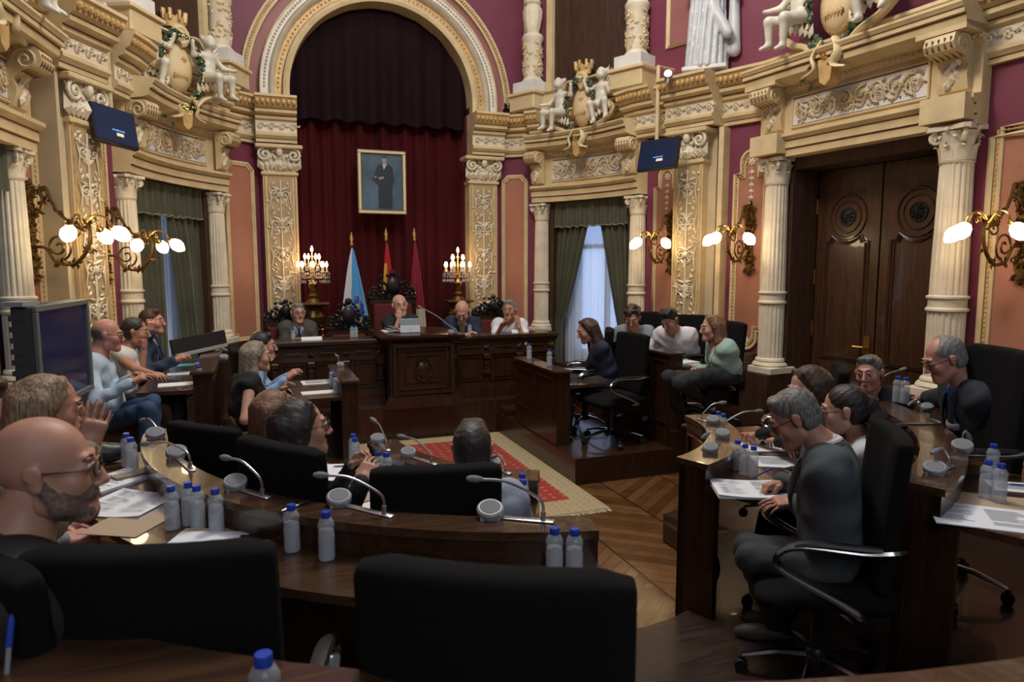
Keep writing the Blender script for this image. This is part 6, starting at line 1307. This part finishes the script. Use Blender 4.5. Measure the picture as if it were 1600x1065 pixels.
H = atd(1475, 560, 3.7); person('balding man in a dark navy jacket and blue shirt, looking down at the right', H, prl(1475, 24), T2, prl(1475, 26), .45, 0, .16, 'pink', ('recede', 'grey'), ('jacket', (.014, .017, .026)), (.05, .13, .38), R=atz(1425, 625, 1.04), L=atz(1455, 640, 1.04), glasses=True, hv=.005, legs=None)
H = atd(1730, 640, 2.5); person('person beyond the right edge whose hand rests on the papers', H, prl(1730, 5), T2, prl(1730), .2, 0, .14, 'tan', ('short', 'dark'), ('sweater', (.012, .012, .014)), R=atz(1592, 686, 1.02), L=atz(1620, 700, 1.02), legs=None, hv=.0055)
H = V(-.78, .82, 1.62); person('person at the bottom left corner holding a blue pen', H, -.55, T3, None, .3, 0, .12, 'pink', ('short', 'brown'), ('shirt', (.2, .2, .25)), R=atz(-22, 1066, 1.20), L=(-.3, .4, .78), rdir=(.25, .75, -.1), legs=None, hv=.0055, curl=(.9, .4))
# ---------------------------------------------------------------- desk microphones
MICG = 'grey conference microphones with round speakers'
def mic(spk, neck, head, z, label, hd=0.0, rise=.16, s=1.0):
    a, b = atz(spk[0], spk[1], z), atz(neck[0], neck[1], z); d = np.linalg.norm(atz(neck[0], neck[1], z) - EYE) / np.linalg.norm(ray(*neck)); h = atd(head[0], head[1], d + hd)
    r = empty('desk_microphone', a, 0, label, 'microphone', MICG); o = lambda p: np.array(p, float) - a
    t = V(EYE[0] - a[0], EYE[1] - a[1], 0); t /= np.linalg.norm(t); ya = math.atan2(-t[0], t[1]); Mt = rot(rz=ya)
    mb = MB(); Mx = Mt @ Matrix.Translation((0, 0, .024 * s)) @ Matrix.Rotation(-.35, 4, 'X')
    mb.lathe([(.034 * s, -.026), (.041 * s, -.012), (.041 * s, .008), (.036 * s, .014)], 24, M=Mx); mb.box(-.03 * s, .03 * s, -.03 * s, .03 * s, 0, .012, 0, Mt); mb.build('speaker_housing', K['grey'], r)
    mb = MB(); mb.lathe([(.032 * s, .0135), (.030 * s, .016), (.001, .0165)], 24, M=Mx); mb.build('speaker_mesh', K['mesh'], r)
    q = o(b); L = np.linalg.norm(q[:2]) + .04; an = math.atan2(q[1], q[0]); mb = MB(); mb.cbox(.03, max(.06, L), -.014, .014, .0, .007, .002, M=rot(rz=an)); mb.build('base_plate', K['alu'], r)
    hh = o(h); top = q + V(0, 0, rise * .55) + (hh - q) * V(.12, .12, 0)
    P = spl([q + V(0, 0, .004), q + V(0, 0, rise * .35), top, (top + hh) / 2 + V(0, 0, .02), hh], 7); mb = MB(); mb.tube(P, .0045 * s, 7); mb.tube(P[:5], .008 * s, 8); mb.build('gooseneck', K['alu'], r)
    dv = P[-1] - P[-3]; dv /= np.linalg.norm(dv); mb = MB(); mb.tube([hh - dv * .02, hh, hh + dv * .02, hh + dv * .035], [.007, .012, .012, .006], 10); mb.build('microphone_head', K['mesh'], r)
for a in (((766, 808), (848, 815), (745, 748), Z2, 'desk microphone nearest the aisle on the middle left desk', -.05, .17, 1.15),
          ((530, 788), (600, 805), (505, 742), Z2, 'desk microphone in front of the foreground centre chair on the middle left desk', -.0, .16, 1.1),
          ((368, 763), (410, 776), (355, 715), Z2, 'desk microphone above the row of three bottles on the middle left desk', .05, .15, 1.1),
          ((276, 714), (297, 733), (228, 693), Z2, 'desk microphone with its neck bent down to the left on the middle left desk', .1, .15, 1.1),
          ((243, 684), (246, 682), (224, 656), Z2, 'desk microphone at the far end of the middle left desk', .05, .10, 1.1),
          ((590, 691), (604, 702), (585, 657), Z1, 'desk microphone at the left end of the inner left desk by the rug', .05, .12, 1.0),
          ((638, 713), (674, 724), (630, 682), Z1, 'desk microphone just left of the dark-haired man seen from behind', .05, .12, 1.0),
          ((770, 730), (790, 738), (772, 713), Z1, 'desk microphone partly hidden right of the dark-haired man', .05, .09, 1.0),
          ((1110, 706), (1121, 694), (1104, 679), Z1, 'desk microphone at the near end of the inner right desk', .0, .09, 1.0),
          ((1129, 683), (1132, 672), (1184, 642), Z1, 'desk microphone stretching towards the grey-haired man on the inner right desk', .0, .12, 1.0),
          ((1114, 661), (1097, 657), (1127, 629), Z1, 'desk microphone at the far end of the inner right desk', .0, .11, 1.0),
          ((1460, 740), (1482, 731), (1463, 704), Z2, 'desk microphone at the near end of the middle right desk', -.05, .11, 1.1),
          ((1503, 704), (1504, 690), (1514, 682), Z2, 'desk microphone bent down to the right on the middle right desk', .0, .08, 1.1),
          ((1491, 668), (1484, 658), (1517, 654), Z2, 'desk microphone beside the small juice bottle on the middle right desk', .0, .08, 1.0),
          ((1449, 641), (1440, 636), (1426, 628), Z2, 'desk microphone in front of the man in navy jacket', .0, .05, .9),
          ((1382, 616), (1360, 611), (1409, 577), Z2, 'desk microphone in front of the man by the double door', .0, .10, .9)): mic(*a)
mic((705, 521), (712, 520), (657, 480), 1.20, 'long-necked microphone on the dais beside the man in black polo', .05, .12, .9)
mic((350, 561), (345, 556), (350, 545), 1.12, 'small microphone on the ledge of the left side desk by the black panel', 0, .06, .9)
mic((532, 572), (530, 570), (527, 556), .95, 'small microphone on the ledge of the left side desk by the rug', 0, .06, .9)
# ---------------------------------------------------------------- water bottles
def bottle():
    r = empty('water_bottle', (0, 0, 0)); mb = MB(); Rr = .0285
    pr = [(.018, .0), (.026, .002), (.0285, .008), (.0285, .016)] + [(Rr - (.0016 if k % 2 else 0), .02 + k * .006) for k in range(12)] + [(.025, .098), (.0262, .108), (.0285, .118), (.027, .130), (.020, .143), (.0125, .150), (.0125, .154)]
    mb.lathe(pr, 20, mod=lambda t, z: 1 + (.03 * np.cos(5 * t) if z < .01 else 0)); mb.build('body', K['pet'], r)
    mb = MB(); mb.lathe([(.0245, .003), (.0265, .012), (.0262, .1), (.0235, .104)] , 16); mb.build('water', K['water'], r)
    mb = MB(); mb.lathe([(.0145, .152), (.0150, .154), (.0150, .166), (.0140, .168), (0.001, .1685)], 20, mod=lambda t, z: 1 + .03 * np.cos(20 * t)); mb.lathe([(.0158, .147), (.0158, .151)], 16); mb.build('cap', K['blue'], r)
    return r
BT = bottle(); BN = [0]
def put_bottle(px, py, z, label, s=1.0):
    p = atz(px, py, z); o = BT if BN[0] == 0 else copy_tree(BT); BN[0] += 1; o.location = [float(q) for q in p]; o.rotation_euler = (0, 0, BN[0] * 1.3); o.scale = (s, s, s); tag(o, label, 'bottle', 'small water bottles with blue caps'); return o
ZD2, ZD1 = Z2 - .12 + .001, Z1 - .11 + .001
for px, py, z, lb in ((270, 826, ZD2, 'water bottle leftmost of the cluster of four on the middle left desk'), (297, 819, ZD2, 'water bottle at the back of the cluster of four on the middle left desk'), (310, 825, ZD2, 'water bottle third from left in the cluster of four on the middle left desk'), (339, 831, ZD2, 'water bottle rightmost of the cluster of four on the middle left desk'),
    (457, 860, ZD2, 'water bottle left of the pair in front of the middle left desk ledge'), (511, 873, ZD2, 'water bottle right of the pair in front of the middle left desk ledge'),
    (866, 903, ZD2, 'frosted water bottle, left of the pair by the aisle'), (897, 905, ZD2, 'clear water bottle, right of the pair by the aisle'), (207, 736, ZD2, 'water bottle between the clasped hands and the far microphone'), (200, 728, ZD2, 'water bottle half hidden behind the one by the far microphone'),
    (556, 730, ZD1, 'water bottle on the papers in front of the dark-haired woman'), (553, 723, ZD1, 'water bottle just behind the one in front of the dark-haired woman'), (592, 755, ZD1, 'water bottle mostly hidden by a chair back, left of two caps'), (605, 757, ZD1, 'water bottle mostly hidden by a chair back, right of two caps'), (817, 806, ZD1, 'water bottle at the right of the dark-haired man in the front row'), (816, 795, ZD1, 'water bottle tucked behind the one right of the dark-haired man'),
    (1151, 734, ZD1, 'water bottle leftmost of three on the inner right desk'), (1163, 741, ZD1, 'water bottle middle of three on the inner right desk'), (1176, 745, ZD1, 'water bottle nearest the blue pen on the inner right desk'), (1121, 682, ZD1, 'water bottle whose cap shows behind the far microphone, left of two'), (1129, 686, ZD1, 'water bottle whose cap shows behind the far microphone, right of two'),
    (1401, 628, Z2, 'water bottle left of the pair before the man in navy jacket'), (1413, 630, Z2, 'water bottle right of the pair before the man in navy jacket'), (1445, 652, ZD2, 'water bottle half hidden by a microphone before the navy jacket man'), (1493, 694, ZD2, 'water bottle left of the small juice bottle'), (1549, 748, ZD2, 'water bottle at the back of three on the middle right desk'), (1540, 778, ZD2, 'water bottle front left of three on the middle right desk'), (1560, 784, ZD2, 'water bottle front right of three on the middle right desk'),
    (313, 603, .981, 'water bottle nearest on the left side desk by the jeans'), (309, 592, .981, 'water bottle second on the left side desk by the jeans'), (519, 604, .811, 'water bottle behind another on the desk of the blonde woman in black'), (525, 614, .811, 'water bottle in front on the desk of the blonde woman in black'),
    (826, 577, .96, 'water bottle at the far end of the right side desk'), (852, 590, .96, 'water bottle at the near end of the right side desk')): put_bottle(px, py, z, lb, 1.0)
for o_ in [x for x in bpy.data.objects if x.get('label', '').startswith('water bottle at the') and 'right side desk' in x['label']]: o_.location = (2.70, 6.72 if 'far' in o_['label'] else 6.18, .96)
q = atz(411, 1016, 1.293); o = copy_tree(BT); o.location = (q[0], q[1], Z3 - .12); tag(o, 'water bottle with blue cap cut by the bottom edge of the photo', 'bottle', 'small water bottles with blue caps')
o = put_bottle(1511, 702, ZD2, 'small bottle of orange juice among papers on the middle right desk', .9); o['group'] = ''
del o['group']
for c in kids(o):
    if c.name.startswith('water'): c.data = c.data.copy(); c.data.materials[0] = mat('orange_juice', (.45, .22, .02), .3)
for px, lb in ((550, 'left'), (556, 'right')):
    o = copy_tree(BT); p = aty(px, 520, 7.95); o.location = (p[0], 7.95, 1.137); o.scale = (.9, .9, .8); tag(o, 'small water bottle on the dais left of the centre, %s of two' % lb, 'bottle', 'small water bottles with blue caps')
for px, lb in ((734, 'in front of the man with yellow tie'), (788, 'in front of the man in white shirt'), (458, 'in front of the man in glasses')):
    o = copy_tree(BT); p = aty(px, 520, 7.95); o.location = (p[0], 7.95, 1.137); o.scale = (.9, .9, .7); tag(o, 'small water bottle on the dais ' + lb, 'bottle', 'small water bottles with blue caps')
# ---------------------------------------------------------------- papers and small things
def sheet(px, py, z, w, l, a, label, m='paper', text=True, name='paper_sheet', th=.004, cat='paper', curl_=0.0, cols=1, group=None):
    p = atz(px, py, z); r = empty(name, (p[0], p[1], z), a, label, cat, group)
    mb = MB(); mb.grid(lambda u, v: ((u - .5) * w, (v - .5) * l, th + curl_ * (2 * abs(u - .5)) ** 2), 6, 2); b0 = MB(); b0.box(-w / 2, w / 2, -l / 2, l / 2, 0, th); mb.add(np.concatenate(b0.v) * V(1, 1, .98), b0.f); mb.build('page', K[m] if isinstance(m, str) else m, r, smooth=False)
    if text:
        mb = MB(); R = random.Random(int(px)); cw = w / cols
        for c in range(cols):
            n = int(l * .78 / .014)
            for k in range(n):
                if R.random() < .16: continue
                x0 = -w / 2 + c * cw + cw * .12; L = cw * R.uniform(.45, .76); y = l * .39 - k * .014; zz = th + .0012 + (curl_ * .6 if curl_ else 0)
                mb.box(x0, x0 + L, y - .0022, y + .0022, zz, zz + .0003)
        mb.build('printed_lines', K['ink'], r, smooth=False)
    return r
A4 = (.21, .297)
s1 = lambda *a, **k: sheet(*a, **k)
s1(205, 788, ZD2, .30, .30, -.5, 'open white printed document in front of the bald bearded man', cols=2, curl_=.012)
s1(180, 752, ZD2, .22, .30, -.75, 'white printed pages under a patterned phone case at the left', th=.012)
s1(212, 812, ZD2 - .0, .24, .32, -.5, 'buff folder lying under the white document at the left', 'manila', False, th=.002)
s1(318, 850, ZD2 + .004, .26, .22, -.35, 'blank white sheets on a buff folder behind the foreground left chair', text=False)
s1(345, 846, ZD2, .36, .24, -.35, 'buff folder holding white sheets behind the foreground left chair', 'manila', False)
s1(390, 852, ZD2 + .006, .09, .15, -.2, 'black leather wallet lying on the buff folder', K['blackp'], False, 'wallet', .012, 'wallet')
r = sheet(205, 742, ZD2 + .014, .075, .155, -1.0, 'patterned phone case lying on the papers beside the hands', mat('floral_case', (.22, .18, .14), .4, noise=.6, nscale=60), False, 'phone', .010, 'phone')
s1(525, 738, ZD1, .24, .30, -.3, 'white sheet with a pen lying in front of the dark-haired woman', text=False)
s1(575, 800, ZD1, .20, .22, .4, 'white sheet on the desk between two black chairs', text=False)
s1(545, 775, ZD1 - .0, .20, .26, .5, 'buff folder between the dark-haired woman and a chair back', 'manila', False)
s1(1172, 766, ZD1, .36, .27, -.45, 'open booklet with green printed columns in front of the grey-suited man', cols=2, curl_=.01, th=.010)
s1(1215, 722, ZD1, .26, .22, -.5, 'white document just beyond the blue pen on the inner right desk')
s1(1190, 699, ZD1, .22, .20, -.4, 'white sheet under the hand of the woman in white top', text=False)
s1(1178, 679, ZD1, .14, .12, -.2, 'orange card near the hand with the wristwatch', mat('orange_card', (.45, .12, .05), .6), False)
s1(1545, 672, ZD2, .24, .26, -.9, 'green patterned sheet near the hand at the right edge', mat('green_sheet', (.16, .19, .07), .6, noise=.5, nscale=30), False)
s1(1515, 660, ZD2 + .001, .20, .14, -1.0, 'red folder between the navy jacket man and green sheet', mat('red_folder', (.45, .04, .03), .6), False)
s1(1585, 718, ZD2, .26, .22, -.9, 'white sheets at the right edge below the green sheet', text=False)
s1(1590, 762, ZD2, .22, .16, -.7, 'white form with a blue pen at the right edge')
s1(1535, 808, ZD2, .36, .28, -.75, 'open printed document nearest the corner of the middle right desk', cols=2)
s1(1560, 790, ZD2 - .0005, .46, .30, -.75, 'buff folder under the printed document on the middle right desk', 'manila', False, th=.001)
s1(1440, 626, ZD2, .2, .2, -.8, 'white sheet under the hands of the navy jacket man', text=False)
s1(298, 570, .981, .26, .18, .1, 'turquoise and yellow folder on the left side desk', mat('turquoise_folder', (.10, .36, .40), .6), False)
s1(290, 583, .981, .30, .16, .1, 'white printed sheet in the middle of the left side desk')
s1(283, 600, .981, .34, .18, .1, 'white sheet on the left side desk nearest the man in jeans', text=False)
s1(496, 597, .811, .30, .24, .05, 'white printed sheet at the back of the desk near the blonde woman in black')
s1(498, 613, .811, .30, .16, .05, 'white sheet at the front of the desk near the blonde woman in black', text=False)
s1(884, 582, .821, .20, .26, .2, 'white page the woman in navy is reading', text=False)
s1(1070, 566, 1.001, .22, .20, .1, 'white pages in front of the woman in mint jacket', text=False, th=.012)
for k in range(3):
    s1(620 + k * 4, 517 - k, 1.20 + .008 * k, .34 - .04 * k, .22, .1 * k, ['bottom white stack of papers', 'middle stack of papers', 'topmost rumpled papers'][k] + ' on the dais in front of the man in black polo', text=False, th=.008, curl_=.02 * k)
def pen(px, py, z, a, label, m='blue', L=.14, tilt=0.0):
    p = atz(px, py, z) if not isinstance(px, np.ndarray) else px; r = empty('pen', p, a, label, 'pen'); mb = MB(); mb.tube([(0, 0, .005), (L * .12, 0, .005 + tilt * .1), (L * .9, 0, .005 + tilt * .9), (L, 0, .005 + tilt)], [.001, .004, .0042, .003], 8); mb.build('barrel', K[m], r)
    mb = MB(); mb.tube([(L * .6, 0, .0055 + tilt * .6), (L, 0, .0055 + tilt)], .0052, 8); mb.build('pen_cap', K['blackp'] if m == 'alu' else K[m], r)
pen(1175, 748, ZD1 + .012, .15, 'blue pen held by the grey-suited man above the document', 'blue', .15, .03)
pen(520, 730, ZD1 + .006, -.1, 'dark pen lying on the white sheet by the dark-haired woman', 'blackp'); pen(440, 800, Z2, .6, 'thin white stick lying on the ledge of the middle left desk', 'alu', .12)
pen(1575, 758, ZD2 + .006, -.5, 'blue pen on the form at the right edge'); pen(561, 773, ZD1 + .006, .9, 'yellow and blue highlighter beside the chair back', 'blue', .10)
q = atz(10, 1062, 1.23); r = empty('pen', q, .5, 'blue pen held upright at the bottom left corner', 'pen'); mb = MB(); mb.tube([(0, 0, 0), (.012, .01, .075)], .0042, 8); mb.build('barrel', K['pet'], r); mb = MB(); mb.tube([(.009, .0075, .055), (.017, .014, .10), (.0175, .0145, .108)], [.0055, .005, .002], 8); mb.build('pen_cap', K['blue'], r)
# tablet on the dais, name plate, black display panel
p = aty(641, 508, 7.62); r = empty('laptop', (p[0], 7.62, 1.20), 0, 'open pale laptop on the dais turned towards the seated man', 'laptop')
mb = MB(); mb.cbox(-.115, .115, -.01, .004, .0, .16, .003, M=rot(-.18)); mb.build('lid', mat('pale_laptop', (.50, .53, .58), .4), r); mb = MB(); mb.cbox(-.115, .115, 0, .16, 0, .012, .003); mb.build('keyboard', K['grey'], r)
mb = MB(); mb.box(-.115, .115, -.012, -.010, .09, .155, M=rot(-.18)); mb.build('cover_band', mat('laptop_grey', (.22, .26, .28), .4), r); mb = MB(); mb.lathe([(.008, 0), (.008, .002)], 12, M=rot(PI / 2 - .18, 0, 0, (0, -.021, .045))); mb.build('emblem', K['grey'], r)
for px, lb in ((487, 'the man in glasses'), (812, 'the man in white shirt')):
    p = aty(px, 529, 7.85); r = empty('name_plate', (p[0], 7.85, 1.136), 0, 'white name plate on the dais before ' + lb, 'sign'); mb = MB(); mb.prism([(-.03, 0), (.03, 0), (.0, .035)], -.11, .11, 0); mb.build('plate', K['paper'], r, smooth=False)
TL, TR, BL = atd(266, 531, 6.2), atd(350, 515, 6.9), atd(262, 556, 6.15); M, w, h = quadframe(TL, TR, BL)
r = empty('display_panel'); r.matrix_world = M; tag(r, 'wide thin black display panel tilted on the left side desk', 'monitor'); mb = MB(); mb.cbox(-w / 2, w / 2, -.01, .02, -h / 2, h / 2, .004); mb.build('screen', K['blackp'], r); mb = MB(); mb.cbox(-w / 2 + .02, w / 2 - .02, -.03, .05, -h / 2 - .035, -h / 2, .004); mb.build('lower_edge', K['grey'], r)
mb = MB(); zz = float(M.translation[2]); mb.tube([(0, .02, -h / 2), (0, .04, -(zz - .97))], .02, 8); mb.cbox(-.12, .12, -.06, .12, -(zz - .965), -(zz - .975), .002); mb.build('foot', K['blackp'], r)
r = empty('handbag', tuple(atz(172, 722, ZD2)), .3, 'small dark green bag on the desk beside the water bottle at the left', 'bag'); s = SDF(.007); s.el((0, 0, .05), (.09, .05, .05), .02); s.el((-.04, 0, .08), (.04, .035, .03), .02); skin('body', [s.mesh()], [mat('dark_green_leather', (.02, .035, .03), .4)], r)
# ---------------------------------------------------------------- light
def area(name, loc, target, size, energy, color, sy=None):
    L = bpy.data.lights.new(name, 'AREA'); L.energy = energy; L.size = size; L.color = color
    if sy: L.shape = 'RECTANGLE'; L.size_y = sy
    o = bpy.data.objects.new(name, L); COL.objects.link(o); o.location = loc
    o.rotation_euler = (Vector(target) - Vector(loc)).to_track_quat('-Z', 'Y').to_euler(); return o
area('skylight', (1.7, 4.5, 8.3), (1.7, 4.6, 0), 4.5, 250, (.86, .92, 1.0), 4.5)
area('rear_windows', (1.0, -3.5, 4.6), (2.0, 6, 2.6), 4.0, 90, (.9, .94, 1.0), 2.5)
L = bpy.data.lights.new('added_warm_fill', 'POINT'); L.energy = 480; L.shadow_soft_size = .45; L.color = (1, .86, .66)  # added warm point light without a fixture, brightens the upper walls
o = bpy.data.objects.new('added_warm_fill', L); COL.objects.link(o); o.location = (1.7, 4.6, 6.4)
W = bpy.data.worlds.new('World'); bpy.context.scene.world = W; W.use_nodes = True
W.node_tree.nodes['Background'].inputs[0].default_value = (.55, .6, .7, 1); W.node_tree.nodes['Background'].inputs[1].default_value = .12
# ---------------------------------------------------------------- camera
cd = bpy.data.cameras.new('camera'); cam = bpy.data.objects.new('camera', cd); COL.objects.link(cam)
cd.sensor_width = 36; cd.lens = 36 * F / 1600; cd.clip_start = .05
R_ = Matrix(((RT[0], UP[0], -FW[0]), (RT[1], UP[1], -FW[1]), (RT[2], UP[2], -FW[2]))).to_4x4(); cam.matrix_world = Matrix.Translation(EYE.tolist()) @ R_
cd.dof.use_dof = True; cd.dof.focus_distance = 4.2; cd.dof.aperture_fstop = 4.0
sc = bpy.context.scene; sc.camera = cam
sc.view_settings.view_transform = 'Standard'; sc.view_settings.look = 'None'; sc.view_settings.gamma = 1; sc.view_settings.exposure = 0.15
sc.cycles.max_bounces = 6; sc.cycles.transmission_bounces = 6; sc.cycles.use_denoising = True
try: sc.cycles.sample_clamp_indirect = 4
except Exception: pass
